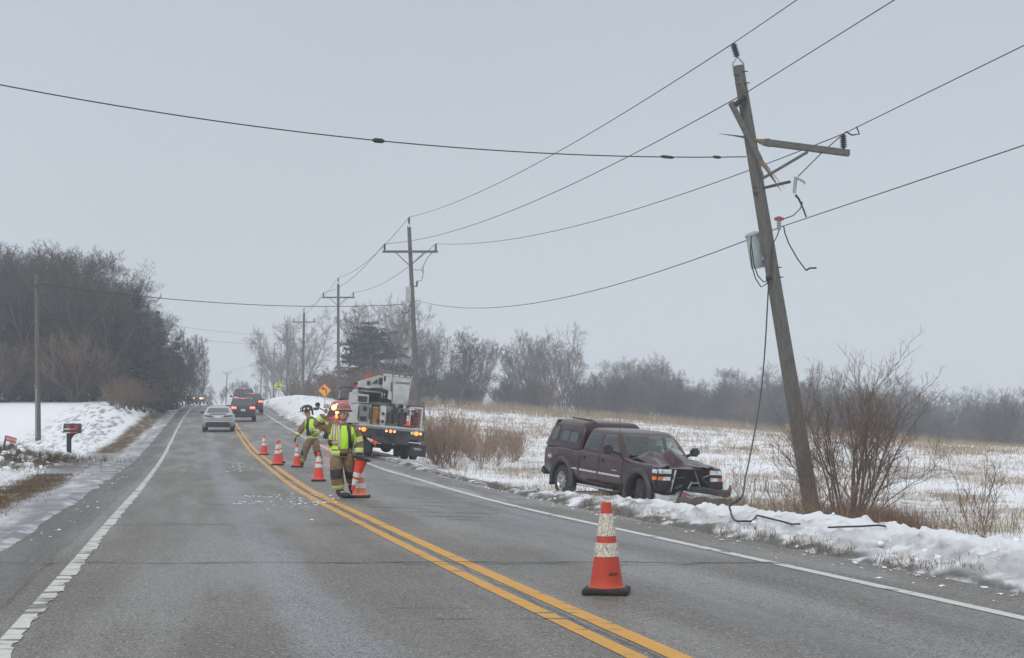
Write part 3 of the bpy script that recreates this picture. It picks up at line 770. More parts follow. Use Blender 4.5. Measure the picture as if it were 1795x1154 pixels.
# ---- the wood on the left
W_L = ("bare grey tree crowded into the dark wood behind the left lawn", "bare trees of the left wood")
tops = [(-120, 330), (-30, 400), (0, 425), (60, 455), (110, 445), (170, 450), (215, 465), (250, 470), (268, 505), (290, 545), (315, 580), (335, 600), (350, 640), (400, 700)]
def top_at(px): return np.interp(px, [a for a, b in tops], [b for a, b in tops])
rt = random.Random(11)
for row, (Y0, n, k) in enumerate(((124, 15, 1.0), (134, 15, .99), (146, 14, 1.0), (160, 12, .98), (176, 8, 1.0))):
    for i in range(n):
        Y = Y0 + rt.uniform(-4, 4)
        lim = {0: 212, 1: 240, 2: 270, 3: 296, 4: 322}[row]
        px = -60 + (lim + 60) * (i + rt.uniform(.1, .9)) / n
        x = at_px(px, Y)
        zt = H + (HY - (top_at(px + 26) + rt.uniform(-8, 52))) / F * Y
        h = max(3.0, zt - gz(x, Y)) * k
        far_tree(rt.choice(['oakA', 'oakB', 'oakC', 'oakA', 'round']), x, Y, h, *W_L)
W_B = ("twiggy brown thicket bush in the undergrowth of the left wood", "undergrowth bushes of the left wood")
for i in range(70):
    Y = rt.choice([119, 121, 124, 130, 140]) + rt.uniform(-2, 2)
    px = rt.uniform(-40, {119: 150, 121: 175, 124: 215, 130: 262, 140: 292}.get(0, 0) or (150 + (Y - 118) * 6.2))
    px = min(px, 318)
    far_tree(rt.choice(['brushA', 'brushB', 'brushB']), at_px(px, Y), Y, rt.uniform(2.2, 5.2), W_B[0], W_B[1], "bush", "thicket_bush", wide=1.25)
W_R = ("reddish bush on the snowy bank at the end of the left wood", "reddish bushes on the left bank")
for px, Y, h in ((196, 112, 1.9), (207, 110, 1.5), (216, 114, 2.3), (228, 117, 2.6), (240, 121, 2.4), (252, 125, 2.6), (264, 131, 2.8), (276, 137, 2.8), (289, 143, 2.6), (300, 150, 2.4)):
    far_tree('brushA', at_px(px, Y), Y, h, W_R[0], W_R[1], "bush", "red_bush", wide=1.2)
for px, Y, tp in ((300, 160, 540), (312, 165, 562), (322, 176, 580), (332, 184, 600), (340, 196, 622), (349, 206, 645), (328, 168, 630), (316, 158, 600)):
    x = at_px(px, Y); far_tree('oakC', x, Y, H + (HY - tp) / F * Y - gz(x, Y), "slender bare tree at the tapering right end of the left wood", "slender trees ending the left wood", wide=.8)
# overhanging tree out of frame on the far left: its branch tips reach into the frame
far_tree('oakB', -14.3, 38.0, 11.8, "large bare tree at the left edge, only its branch tips in view", None, rz=1.1, wide=.62)

# ---- evergreens
def evergreen(seed, h, r, whorls, mneedle, gap=.0, droop=.25, clumps=26, size=.30):
    rs = np.random.RandomState(seed); tr = Tubes(); V = []; Q = []; n = 0
    tr.add(np.array([[0, 0, -.3], [.05, 0, h * .5], [0, 0, h * .98]]), [h * .018, h * .011, .02], 6)
    for w in range(whorls):
        t = (w + rs.uniform(-.3, .3)) / whorls; z = h * (.07 + .92 * t); L = r * (1 - t) ** .75 * rs.uniform(.72, 1.15) + .15
        for b in range(rs.randint(5, 8)):
            if rs.rand() < gap: continue
            a = rs.rand() * 6.283; l = L * rs.uniform(.6, 1.12)
            p0 = np.array([0, 0, z]); d = np.array([math.cos(a), math.sin(a), 0])
            p1 = p0 + d * l * .55 + np.array([0, 0, -droop * l * .25]); p2 = p0 + d * l + np.array([0, 0, -droop * l * .6 + .12 * l])
            tr.add(np.array([p0, p1, p2]), [.035, .022, .01], 3)
            m_ = max(4, int(clumps * l / r))
            for c in range(m_):
                u = .18 + .82 * rs.rand()
                q = (p0 * (1 - u) ** 2 + p1 * 2 * u * (1 - u) + p2 * u * u) + rs.normal(0, .10 + .05 * l, 3) * np.array([1, 1, .55])
                e1 = d * .5 + rs.normal(0, .6, 3); e1[2] -= .15; e1 /= np.linalg.norm(e1); e2 = np.cross(e1, rs.normal(0, 1, 3)); e2 /= np.linalg.norm(e2) + 1e-9
                s1 = size * rs.uniform(.6, 1.3); s2 = s1 * rs.uniform(.22, .42)
                V += [q - e1 * s1 * .5, q + e2 * s2 * .5, q + e1 * s1 * .5, q - e2 * s2 * .5]; Q.append([n, n + 1, n + 2, n + 3]); n += 4
    return tr.mesh("trunk", M['bark']), quads("crown", np.array(V), np.array(Q), M[mneedle], smooth=False)
EV = {'pine': evergreen(21, 10, 4.4, 26, 'needle', gap=.05, droop=.08, clumps=80, size=.55),
      'spruce': evergreen(22, 10, 2.3, 22, 'needle', gap=.05, droop=.5, clumps=44, size=.42),
      'snowy': evergreen(23, 10, 2.6, 16, 'needle_snow', gap=.1, droop=.7, clumps=40, size=.42)}
EVH = 10
def conifer(key, px, Y, top, label, group=None, wide=1.0, rz=None):
    x = at_px(px, Y); z0 = gz(x, Y); h = H + (HY - top) / F * Y - z0
    o = empty("conifer_tree", (x, Y, z0), random.uniform(0, 6.28) if rz is None else rz); s = h / EVH; o.scale = (s * wide, s * wide, s)
    tag(o, label, "tree", group)
    for me, nm in zip(EV[key], ("trunk", "crown")):
        c = bpy.data.objects.new(nm, me); COL.objects.link(c); c.parent = o
conifer('spruce', 243, 127, 500, "tallest dark conifer at the right edge of the left wood")
conifer('spruce', 277, 139, 540, "dark conifer just right of the tallest one in the left wood")
conifer('spruce', 310, 152, 588, "lowest dark conifer at the right end of the left wood, by the road")
conifer('spruce', 206, 124, 548, "dark conifer half buried in bare trees inside the left wood")
conifer('pine', 652, 176, 562, "broad dark pine behind the bucket truck", wide=1.9)
conifer('snowy', 466, 215, 655, "small snow-laden spruce beside the yellow-green sign", wide=.9)
conifer('spruce', 368, 330, 683, "tiny dark spruce at the crest of the road", wide=1.1)

# ---- trees on the right of the road
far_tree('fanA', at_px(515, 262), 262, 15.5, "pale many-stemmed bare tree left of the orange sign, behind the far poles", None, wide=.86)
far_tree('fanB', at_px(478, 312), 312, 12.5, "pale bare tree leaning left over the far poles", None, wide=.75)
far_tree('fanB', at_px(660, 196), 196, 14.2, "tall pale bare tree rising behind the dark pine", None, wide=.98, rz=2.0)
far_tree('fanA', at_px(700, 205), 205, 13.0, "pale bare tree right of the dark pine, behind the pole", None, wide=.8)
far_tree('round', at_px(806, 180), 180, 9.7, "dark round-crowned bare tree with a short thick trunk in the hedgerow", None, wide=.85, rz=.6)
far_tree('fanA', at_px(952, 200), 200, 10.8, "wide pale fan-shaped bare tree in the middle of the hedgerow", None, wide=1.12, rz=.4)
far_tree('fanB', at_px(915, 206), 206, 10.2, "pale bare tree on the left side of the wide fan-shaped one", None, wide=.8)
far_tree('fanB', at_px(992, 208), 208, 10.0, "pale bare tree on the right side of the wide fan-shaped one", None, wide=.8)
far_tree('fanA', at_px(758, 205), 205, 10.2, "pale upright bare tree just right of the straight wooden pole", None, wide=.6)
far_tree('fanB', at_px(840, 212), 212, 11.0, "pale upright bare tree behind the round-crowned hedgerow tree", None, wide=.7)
for px, Y, h, lb in ((385, 300, 5.5, "small pale tree left of the farthest pole at the crest"), (418, 290, 6.5, "thin pale tree just right of the farthest pole"), (436, 300, 6.0, "thin pale tree above the black cars"), (350, 280, 5.0, "small pale tree above the distant tail lights")):
    far_tree('oakC', at_px(px, Y), Y, h, lb, None, wide=.9)
HB = ("reddish brush along the bank behind the orange sign", "brush behind the orange sign")
for i in range(34):
    px = rt.uniform(508, 725); Y = rt.uniform(150, 188) if px > 585 else rt.uniform(190, 225)
    far_tree(rt.choice(['brushA', 'brushA', 'brushB']), at_px(px, Y), Y, rt.uniform(2.2, 4.6), HB[0], HB[1], "bush", "brush", wide=1.2)
HR = ("tangled grey-brown bush in the hedgerow across the snowy field", "hedgerow bushes across the field")
for i in range(46):
    px = rt.uniform(715, 1110); Y = rt.uniform(186, 212)
    far_tree(rt.choice(['brushB', 'brushB', 'brushA']), at_px(px, Y), Y, rt.uniform(2.2, 4.4) * (1 - .25 * max(0, (px - 1000) / 110)), HR[0], HR[1], "bush", "hedgerow_bush", wide=1.2)
FT = ("bare tree faded by haze in the far treeline beyond the field", "far hazy treeline")
ft_top = [(1020, 665), (1060, 640), (1110, 632), (1155, 618), (1190, 640), (1240, 660), (1300, 652), (1380, 648), (1440, 655), (1520, 660), (1600, 672), (1680, 683), (1740, 690), (1795, 680), (1840, 672)]
for row in range(3):
    for i in range(36):
        Y = 232 + row * 16 + rt.uniform(-6, 6); px = 1015 + 830 * (i + rt.uniform(0, 1)) / 36
        x = at_px(px, Y); zt = H + (HY - (np.interp(px, [a for a, b in ft_top], [b for a, b in ft_top]) + rt.uniform(-4, 30))) / F * Y
        far_tree(rt.choice(['oakA', 'oakB', 'oakC', 'round', 'fanA']), x, Y, max(4, zt - gz(x, Y)), FT[0], FT[1], wide=1.0)
FB = ("bare bush at the foot of the far hazy treeline", "bushes below the far treeline")
for i in range(95):
    px = rt.uniform(1040, 1840); Y = rt.uniform(205, 228)
    far_tree(rt.choice(['brushB', 'brushB', 'brushA']), at_px(px, Y), Y, rt.uniform(2.6, 5.2), FB[0], FB[1], "bush", "treeline_bush", wide=1.35)
for px, Y, h, lb in ((1085, 196, 4.6, "dark bush standing out before the treeline, above the pickup"), (1262, 196, 4.8, "dark bush before the treeline, left of the leaning pole"), (1765, 190, 6.0, "dark clump of brush at the right end of the treeline"), (1735, 192, 4.6, "smaller dark brush left of the clump at the right edge")):
    far_tree('brushB', at_px(px, Y), Y, h, lb, None, "bush", "dark_bush", wide=1.2)

# ---- thicket beside the truck, individual tufts of upright stems
proto('thick', 'twig_red', 'thick_twig', seed=9, height=3.2, spread=.5, leaders=12, counts=(6, 4), rmin=.008, trunk_r=.03, up=.6, ang=(12, 34), clear=.2)
TK = ("tan and reddish clump of upright stems in the thicket beside the bucket truck", "thicket beside the truck")
for i in range(36):
    px = rt.uniform(748, 905); Y = rt.uniform(58, 76)
    h = (1.45 + 1.1 * max(0, 1 - abs(px - 772) / 60)) * rt.uniform(.65, 1.1)
    far_tree('thick', at_px(px, Y), Y, h, TK[0], TK[1], "bush", "thicket_clump", wide=1.15)

# ---- multi-stemmed shrub beside the broken pole
def near_shrub():
    rs = np.random.RandomState(77); stems, twigs = Tubes(), Tubes()
    def grow(p, d, L, r, lev):
        n = 7 if lev == 0 else 4
        pts = [p]; dd = d.copy()
        for i in range(n):
            dd = dd + rs.normal(0, .07 + .03 * lev, 3) + np.array([0, 0, .035]); dd /= np.linalg.norm(dd); pts.append(pts[-1] + dd * L / n)
        pts = np.array(pts); r = r * .72 if lev == 0 else r; rads = np.linspace(r, max(.0022, r * .24), n + 1)
        (stems if lev == 0 else twigs).add(pts, rads, 6 if lev == 0 else 4 if lev == 1 else 3)
        if lev >= 3: return
        c = (8, 6, 3)[lev]
        az = rs.rand() * 6.28
        for k in range(c):
            t = (.20 if lev == 0 else .15) + .8 * (k + rs.rand()) / c; f = min(.99, t) * n; i = int(f); q = pts[i] + (pts[i + 1] - pts[i]) * (f - i)
            pd = pts[i + 1] - pts[i]; pd /= np.linalg.norm(pd); az += 2.4 + rs.uniform(-.6, .6)
            o = np.cross(pd, np.array([.3, .5, .8])); o /= np.linalg.norm(o); o = rot_about(o, pd, az); a = R(rs.uniform(25, 55))
            nd = pd * math.cos(a) + o * math.sin(a) + np.array([0, 0, .34]); nd /= np.linalg.norm(nd)
            grow(q, nd, L * (.50, .52, .5)[lev] * (1.15 - .5 * t) * rs.uniform(.7, 1.25), max(.0036, rads[i] * rs.uniform(.4, .6)), lev + 1)
    spec = [(-.55, .62, 3.0, .035), (-.35, .38, 3.3, .04), (-.2, .25, 3.4, .035), (.0, .05, 3.9, .065), (.08, -.02, 3.8, .05), (.15, .18, 3.6, .04), (.3, .45, 3.5, .045), (.45, .72, 3.3, .04), (-.1, -.2, 3.2, .035), (.2, .9, 2.8, .03), (-.5, .95, 2.4, .025), (.1, .3, 3.0, .03), (-.7, .85, 2.2, .02), (.35, .25, 2.8, .03), (.05, .12, 3.8, .035), (-.12, .12, 3.6, .03), (.22, .35, 3.4, .03), (-.3, .5, 2.9, .03), (.5, .95, 2.6, .025), (.12, .55, 3.2, .03)]
    for i, (bx, lean, L, r) in enumerate(spec):
        s = 1 if bx > -.05 and i not in (8, 10) else -1
        d = np.array([abs(lean) * s * (.78 if s > 0 else .50), rs.uniform(-.45, .45), 1.0]); d /= np.linalg.norm(d)
        grow(np.array([bx * .6, rs.uniform(-.25, .25), -.15]), d, L * .80, r, 0)
    return stems.mesh("stems", M['twig_near']), twigs.mesh("twigs", M['twig_near'])
SY = 33.0; sx_ = at_px(1487, SY)
sh = empty("roadside_shrub", (sx_, SY, gz(sx_, SY)))
tag(sh, "large many-stemmed leafless shrub at the foot of the broken pole", "shrub")
for me, nm in zip(near_shrub(), ("stems", "twigs")):
    c = bpy.data.objects.new(nm, me); COL.objects.link(c); c.parent = sh

# ---- grass and weeds: uncountable, one object each
def blades(name, n, sampler, h, w, m, lean=.5, kinks=2, seed=1, label=None):
    rs = np.random.RandomState(seed)
    x, y, hs = sampler(rs, n)
    z = ground_z(x, y)
    n = len(x); a = rs.rand(n) * 6.283; L = h * hs * rs.uniform(.5, 1.3, n); ln = lean * rs.uniform(.1, 1.4, n)
    dx, dy = np.cos(a), np.sin(a); b = rs.rand(n) * 6.283; wx, wy = np.cos(b) * w * .5, np.sin(b) * w * .5
    P0 = np.stack([x, y, z - .03], 1); D = np.stack([dx, dy, np.zeros(n)], 1); W = np.stack([wx, wy, np.zeros(n)], 1)
    P1 = P0 + D * (L * ln * .25)[:, None] + np.array([0, 0, 1.0]) * (L * .55)[:, None]
    P2 = P0 + D * (L * ln * .9)[:, None] + np.array([0, 0, 1.0]) * (L * (1 - .25 * ln))[:, None]
    V = np.stack([P0 - W, P0 + W, P1 - W * .8, P1 + W * .8, P2 - W * .25, P2 + W * .25], 1).reshape(-1, 3)
    o = np.arange(n)[:, None] * 6
    Q = np.concatenate([o + np.array([[0, 1, 3, 2]]), o + np.array([[2, 3, 5, 4]])])
    me = quads(name, V, Q, m); ob = bpy.data.objects.new(name, me); COL.objects.link(ob); tag(ob, kind="stuff"); return ob
def field_s(y0, y1, thr, seed, tuft=1.0):
    def f(rs, n):
        Y = y0 * (y1 / y0) ** rs.rand(n * 6); px = rs.uniform(700, 1900, n * 6); X = (px - CX) / F * Y
        u = (X - xr(Y)) * .96
        k = fbm(X * .5, Y * .3, 4, 41) * .55 + fbm(X * 2.2, Y * 1.6, 3, 47) * .45
        ok = (u > 3.2) & (k > thr + .06 * rs.normal(0, 1, len(X)))
        X, Y = X[ok][:n], Y[ok][:n]
        return X, Y, np.ones(len(X))
    return f
blades("dry_grass", 18000, field_s(30, 80, .575, 1), .32, .010, M['tan_grass'], 1.0, seed=2)
blades("dry_grass", 24000, field_s(80, 178, .56, 2), .34, .022, M['tan_grass'], 1.0, seed=3)
def band_s(rs, n):
    Y = rs.uniform(158, 206, n); px = rs.uniform(715, 1900, n); X = (px - CX) / F * Y
    k = fbm(X * .16, Y * .16, 3, 91)
    ok = k > .54 + .08 * rs.normal(0, 1, n); return X[ok], Y[ok], .6 + 1.1 * k[ok]
blades("tall_dry_grass", 22000, band_s, .75, .035, M['tan_grass'], .45, seed=4)
def verge_r(rs, n):
    Y = 10 * 9 ** rs.rand(n * 3); u = np.abs(rs.normal(1.02, .20, n * 3)); X = xr(Y) + u / .96
    k = fbm(X * 1.4, Y * .9, 3, 47); ok = (k > .50) & (u > .75); return X[ok][:n], Y[ok][:n], np.ones(min(n, ok.sum()))
blades("verge_grass", 5000, verge_r, .10, .006, M['brown_grass'], 1.2, seed=5)
def strip_l(rs, n):
    Y = np.concatenate([rs.uniform(16, 40, n // 2), rs.uniform(60, 160, n // 2)]); u = rs.normal(2.25, .30, n); X = xl(Y) - u / .96
    return X, Y, np.ones(n)
blades("verge_grass", 22000, strip_l, .09, .010, M['brown_grass'], 1.2, seed=6)
def mound_s(rs, n):
    X = rs.normal(-14.3, 1.1, n); Y = rs.normal(45, 3.2, n); k = fbm(X * 1.2, Y * .8, 3, 47); ok = k > .47; return X[ok], Y[ok], np.ones(ok.sum())
blades("brown_weeds", 9000, mound_s, .26, .010, mat("dead_weed", (.12, .082, .05), .9, col2=(.06, .043, .03), scale=2), .9, seed=7)
def pole_s(rs, n):
    Y = rs.normal(33.5, 1.6, n); X = at_px(1425, 1.0) * Y + rs.normal(.6, 1.1, n)
    return X, Y, np.ones(n)
blades("brown_weeds", 1100, pole_s, .42, .006, M['brown_grass'], .8, seed=8)
def clump_s(rs, n):
    i = rs.randint(0, 5, n); cx_ = np.array([1535, 1555, 1520, 1585, 1480])[i]; cY = np.array([31.5, 30.5, 32, 29.5, 32.5])[i]
    Y = cY + rs.normal(0, .45, n); X = (cx_ - CX) / F * cY + rs.normal(0, .28, n); return X, Y, np.ones(n)
blades("russet_weeds", 3600, clump_s, .55, .006, mat("russet", (.20, .095, .045), .9, col2=(.10, .05, .028), scale=3), .75, seed=9)
def right_s(rs, n):
    Y = 17 + 17 * rs.rand(n); u = 3.0 + 3.4 * rs.rand(n) ** .8; X = xr(Y) + u / .96
    k = fbm(X * 1.1, Y * .9, 3, 49); ok = k > .46; return X[ok], Y[ok], np.ones(ok.sum())
blades("dry_weeds", 6500, right_s, .40, .005, M['tan_grass'], .9, seed=10)
blades("dark_weed_stalks", 900, right_s, .95, .007, M['twig_near'], .55, seed=12)
def pickup_s(rs, n):
    X = rs.uniform(4.2, 7.2, n); Y = rs.uniform(34, 39, n); return X, Y, np.ones(n)
blades("dry_weeds", 1500, pickup_s, .45, .006, M['tan_grass'], .8, seed=13)

# sapling shoots along the weedy bank, each a plant of its own
def weed_plant(seed, h):
    t, c = bare_tree(seed, h, spread=.6, leaders=4, counts=(5, 3), rmin=.004, trunk_r=.014, up=.4, ang=(18, 50), clear=.2, wig=.14)
    return t.mesh("stem", M['twig_near']), c.mesh("twigs", M['twig_near'])
WP = [weed_plant(s, 1.5) for s in (201, 202, 203)]
for i in range(14):
    if i < 11: Y = rt.uniform(18, 31); u = rt.uniform(3.2, 6.0); x = float(xr(Y)) + u
    else: Y = rt.uniform(33, 36); x = at_px(rt.uniform(1290, 1420), Y)
    o = empty("weed_plant", (x, Y, gz(x, Y) - .03), rt.uniform(0, 6.28)); o.scale = (rt.uniform(.6, 1.1),) * 3
    tag(o, "thin leafless weed along the snow bank right of the road", "weed", "weeds along the snow bank")
    for me, nm in zip(WP[i % 3], ("stem", "twigs")):
        c = bpy.data.objects.new(nm, me); COL.objects.link(c); c.parent = o

# crumbs of snow on the asphalt and lumps along the bank
def crumbs(name, pts, flat, m):
    mb = MB()
    rs = random.Random(5)
    for (x, y, z, r) in pts:
        bm = bmesh.new(); bmesh.ops.create_icosphere(bm, subdivisions=1 if r < .04 else 2, radius=1)
        vs = [(x + v.co.x * r * rs.uniform(.75, 1.15), y + v.co.y * r * rs.uniform(.75, 1.15), z + v.co.z * r * flat * rs.uniform(.7, 1.2) + r * flat * .35) for v in bm.verts]
        bm.verts.index_update()
        mb.add(vs, [[v.index for v in f.verts] for f in bm.faces]); bm.free()
    return tag(mb.build(name, m, smooth=60), kind="stuff")
pts = []
for i in range(70):
    Y = 27.5 + rt.gauss(0, 1.9); t = .88 + rt.gauss(0, .13) - (27.5 - Y) * .03; x = float(xl(Y) + (xm(Y) - xl(Y)) * t)
    pts.append((x, Y, float(zr(Y)) + .002, rt.choice([.010, .012, .015, .02, .035])))
for i in range(9):
    Y = rt.uniform(24.5, 30.5); t = .80 + rt.gauss(0, .12); x = float(xl(Y) + (xm(Y) - xl(Y)) * t)
    for k in range(5): pts.append((x + k * .06 * rt.uniform(.5, 1.4) - .1, Y + rt.gauss(0, .03), float(zr(Y)) + .001, rt.uniform(.012, .035)))
for i in range(30):
    Y = rt.uniform(42, 50); t = .72 + rt.gauss(0, .07); pts.append((float(xl(Y) + (xm(Y) - xl(Y)) * t), Y, float(zr(Y)), rt.uniform(.012, .035)))
for i in range(170):
    Y = 10.5 * 3.2 ** rt.random(); u = .95 - abs(rt.gauss(0, .26)); x = float(xr(Y)) + max(.1, u)
    pts.append((x, Y, float(zr(Y)) - .002, rt.choice([.006, .008, .01, .012, .016, .03])))
for i in range(34):
    Y = 18 * 3 ** rt.random(); u = .75 - abs(rt.gauss(0, .2)); x = float(xl(Y)) - max(.1, u)
    pts.append((x, Y, float(zr(Y)) - .004, rt.choice([.01, .015, .02, .03])))
crumbs("snow_crumbs", pts, .30, M['snow_lump'])
pts = []
for i in range(120):
    Y = 11 * 4 ** rt.random(); u = rt.uniform(1.0, 3.0); x = float(xr(Y)) + u
    r = rt.choice([.012, .015, .02, .025, .03, .04]); pts.append((x, Y, gz(x, Y) - .35 * r, r))
for i in range(200):
    Y = rt.uniform(30, 70); u = rt.uniform(2.9, 5.5); x = float(xl(Y)) - u
    r = rt.choice([.05, .06, .08, .12]); pts.append((x, Y, gz(x, Y) - .3 * r, r))
crumbs("snow_clods", pts, .8, M['snow_lump'])

# ------------------------------------------------------------------ poles and lines
ATT = {}
def insulator(mb, p, h=.36, r=.075, d=(0, 0, 1), m=0, sheds=5):
    d = Vector(d).normalized(); q = d.to_track_quat('Z', 'Y').to_matrix().to_4x4(); T = Matrix.Translation(Vector(p)) @ q
    prof = [(0.02, 0)]
    for k in range(sheds):
        z = h * (.12 + .80 * k / sheds); dz = h * .80 / sheds
        prof += [(r * .55, z), (r, z + dz * .25), (r * .95, z + dz * .45), (r * .55, z + dz * .7)]
    prof += [(r * .6, h * .94), (r * .45, h), (0.001, h)]
    mb.lathe(prof, 12, T, m)
def line_pole(key, px_top, Y, top_ins, arm_row, arm_px, label, base_px=None, extras=True, rad=(.15, .105), group=None):
    ztop_ins = H + (HY - top_ins) / F * Y
    bx = at_px(base_px if base_px else px_top, Y); tx = at_px(px_top, Y)
    z0 = gz(bx, Y)
    root = empty("utility_pole", (bx, Y, z0)); tag(root, label, "utility pole", group)
    ih = .38; ztop = ztop_ins - ih - .18 - z0; lx = tx - bx
    p = MB(); n = 9
    p.tube([(lx * t, 0, -.4 + (ztop + .4) * t) for t in [i / n for i in range(n + 1)]], [rad[0] + (rad[1] - rad[0]) * i / n for i in range(n + 1)], 12)
    p.build("shaft", M['pole_wood'], root)
    a0, a1 = at_px(arm_px[0], Y) - bx, at_px(arm_px[1], Y) - bx; za = H + (HY - arm_row) / F * Y - z0
    cxm = lx * (za / ztop)
    yf = -(rad[0] + .05)
    c = MB(); c.box(((a0 + a1) / 2, yf, za), (a1 - a0, .10, .13), bev=.01); c.build("crossarm", M['grey_timber'], root)
    for s in (-1, 1):
        b = MB(); b.beam((cxm + s * (a1 - a0) * .26, yf - .07, za - .05), (cxm + s * .06, yf - .03, za - (a1 - a0) * .24), .05, .05); b.build("brace", M['grey_timber'], root)
    b = MB(); b.tube([(lx - .09, 0, ztop - .12), (lx - .08, 0, ztop + .05), (lx, 0, ztop + .2), (lx + .08, 0, ztop + .05), (lx + .09, 0, ztop - .12)], .018, 5); b.build("bracket", M['galv'], root)
    for x, z in ((lx, ztop + .18), (a0 + .12, za + .06), (a1 - .12, za + .06)):
        i_ = MB(); insulator(i_, (x, yf if z < ztop else 0, z), ih); i_.build("insulator", M['insul'], root)
    ATT[key] = {'top': Vector((bx + lx, Y, z0 + ztop + .18 + ih)), 'l': Vector((bx + a0 + .12, Y + yf, z0 + za + .06 + ih)), 'r': Vector((bx + a1 - .12, Y + yf, z0 + za + .06 + ih))}
    return root, z0, lx, ztop
p2r, p2z, p2lx, p2t = line_pole(2, 717, 89, 381, 442, (671, 768), "tall wooden pole right of the bucket truck, with crossarm and grey transformer", base_px=735)
# fittings of the second pole
def loc2(px, py, dy=0.0):
    v = P(px, py, 89); return Vector((v.x - p2r.location.x, dy, v.z - p2z))
t = MB(); t.lathe([(0.001, -.42), (.20, -.42), (.22, -.38), (.22, .36), (.20, .42), (.05, .47), (.001, .48)], 18, Matrix.Translation(loc2(718, 516, .1)))
t.beam(loc2(718, 512, .05), loc2(727, 512, 0), .1, .2); t.build("transformer", M['tank'], p2r)
t = MB(); t.beam(loc2(725, 473), loc2(741, 474, -.1), .05, .05); t.tube([loc2(741, 468, -.1), loc2(742, 480, -.1)], .05, 8); t.build("fuse_cutout", M['galv'], p2r)
t = MB(); insulator(t, loc2(731, 503, -.1), .32, .07, m=0); t.beam(loc2(726, 502), loc2(731, 503, -.1), .05, .05); t.build("surge_arrester", M['insul'], p2r)
t = MB(); t.tube([loc2(766, 436, -.2), loc2(750, 452, -.2), loc2(742, 468, -.15)], .018, 5); t.tube([loc2(742, 481, -.1), loc2(740, 492, -.15), loc2(732, 494, -.1)], .018, 5)
t.tube([loc2(722, 528), loc2(716, 548, -.1), loc2(707, 550, -.1), loc2(705, 545, -.1)], .03, 5); t.build("jumper_wire", M['cable'], p2r)
for k in range(11):
    s = -1 if k % 2 else 1; row = 540 + 20 * k; cxp = np.interp(row, [395, 715], [717, 735]); q = MB(); q.tube([loc2(cxp, row), loc2(cxp + s * 9, row - 1)], .016, 5); q.build("climbing_step", M['galv'], p2r)
q = MB(); q.box(loc2(737, 722, -.05), (.48, .36, 1.1), bev=.03); q.build("cable_guard", M['grey_timber'], p2r)
line_pole(3, 593, 140, 487, 522, (565, 622), "straight wooden crossarm pole between the orange sign and the bucket truck", rad=(.15, .11))
line_pole(4, 533, 190, 540, 565, (514, 553), "hazy wooden pole, second beyond the one with the grey transformer", rad=(.17, .13), base_px=530)
line_pole(5, 503, 245, 577, 596, (487, 517), "hazy wooden pole in front of the pale many-stemmed tree", rad=(.17, .13))
line_pole(6, 481, 300, 606, 620, (471, 492), "faint pole just right of the snow-laden spruce", rad=(.17, .13), base_px=479)
line_pole(7, 459, 350, 628, 636, (451, 469), "faint pole above the black cars on the road", rad=(.18, .14), base_px=456)
line_pole(8, 398, 420, 651, 654, (390, 406), "farthest small pole at the crest of the road", rad=(.18, .14), base_px=396)

# left service pole
lp = empty("utility_pole", (at_px(67, 70), 70, gz(at_px(67, 70), 70))); tag(lp, "plain thin wooden service pole standing on the left lawn", "utility pole")
b = MB(); zt = H + (HY - 482) / F * 70 - lp.location.z; b.tube([(0, 0, -.4), (-.03, 0, zt * .5), (-.07, 0, zt)], [.13, .11, .085], 12); b.build("shaft", M['pole_wood'], lp)
b = MB(); b.beam((-.04, -.13, .2), (-.05, -.12, zt * .32), .06, .03); b.tube([(-.05, -.1, zt * .33), (-.16, -.12, zt * .34)], .02, 5); b.build("cable_guard", M['galv'], lp)
b = MB(); insulator(b, (-.06, -.11, zt * .93), .15, .05, (0, -1, .1)); b.build("insulator", M['insul'], lp)
ATT['lp'] = Vector((lp.location.x - .07, 70, lp.location.z + zt * .95))

# ---- the broken pole
CY = 36.0
cb_ = P(1430, 905, CY); cz = gz(cb_.x, CY)
cp = empty("broken_utility_pole", (cb_.x, CY, cz)); tag(cp, "near wooden pole leaning hard left with a snapped crossarm", "utility pole")
def Q(px, py, dy=0.0):
    v = P(px, py, CY); return Vector((v.x - cb_.x, dy, v.z - cz))
b = MB(); n = 14
a0, a1 = Q(1430, 905) + Vector((.02, 0, -.5)), Q(1294, 116)
b.tube([a0 + (a1 - a0) * i / n for i in range(n + 1)], [.195 - .068 * i / n for i in range(n + 1)], 16)
b.build("shaft", M['pole_wood'], cp)
def axis_px(row): return 1294 + (1430 - 1294) * (row - 116) / (905 - 116)
b = MB(); b.beam(Q(1279, 183, -.20), Q(1330, 284, -.22), .13, .12, bev=.008); b.build("crossarm", M['grey_timber'], cp)
b = MB(); b.beam(Q(1338, 253, -.24), Q(1485, 272, -.24), .155, .14, bev=.008); b.build("crossarm", M['grey_timber'], cp)
b = MB()
for (x0, y0, x1, y1, w) in ((1330, 284, 1366, 338, .045), (1328, 284, 1350, 312, .055), (1332, 282, 1372, 334, .014), (1346, 251, 1314, 247, .075), (1348, 257, 1322, 252, .06)):
    p0, p1 = Q(x0, y0, -.23), Q(x1, y1, -.25); b.tube([p0, (p0 + p1) / 2 + Vector((.02, 0, -.02)), p1], [w, w * .7, .004], 5)
b.build("splintered_end", M['split_wood'], cp)
b = MB(); b.tube([Q(1307, 244, -.2), Q(1285, 241, -.22), Q(1257, 238, -.25)], [.03, .018, .003], 5); b.build("splinter", M['grey_timber'], cp)
b = MB(); b.beam(Q(1334, 316, -.24), Q(1411, 271, -.33), .07, .06); b.build("brace", M['grey_timber'], cp)
b = MB(); b.beam(Q(1322, 272, -.18), Q(1336, 315, -.22), .06, .05); b.build("brace", M['grey_timber'], cp)
b = MB()
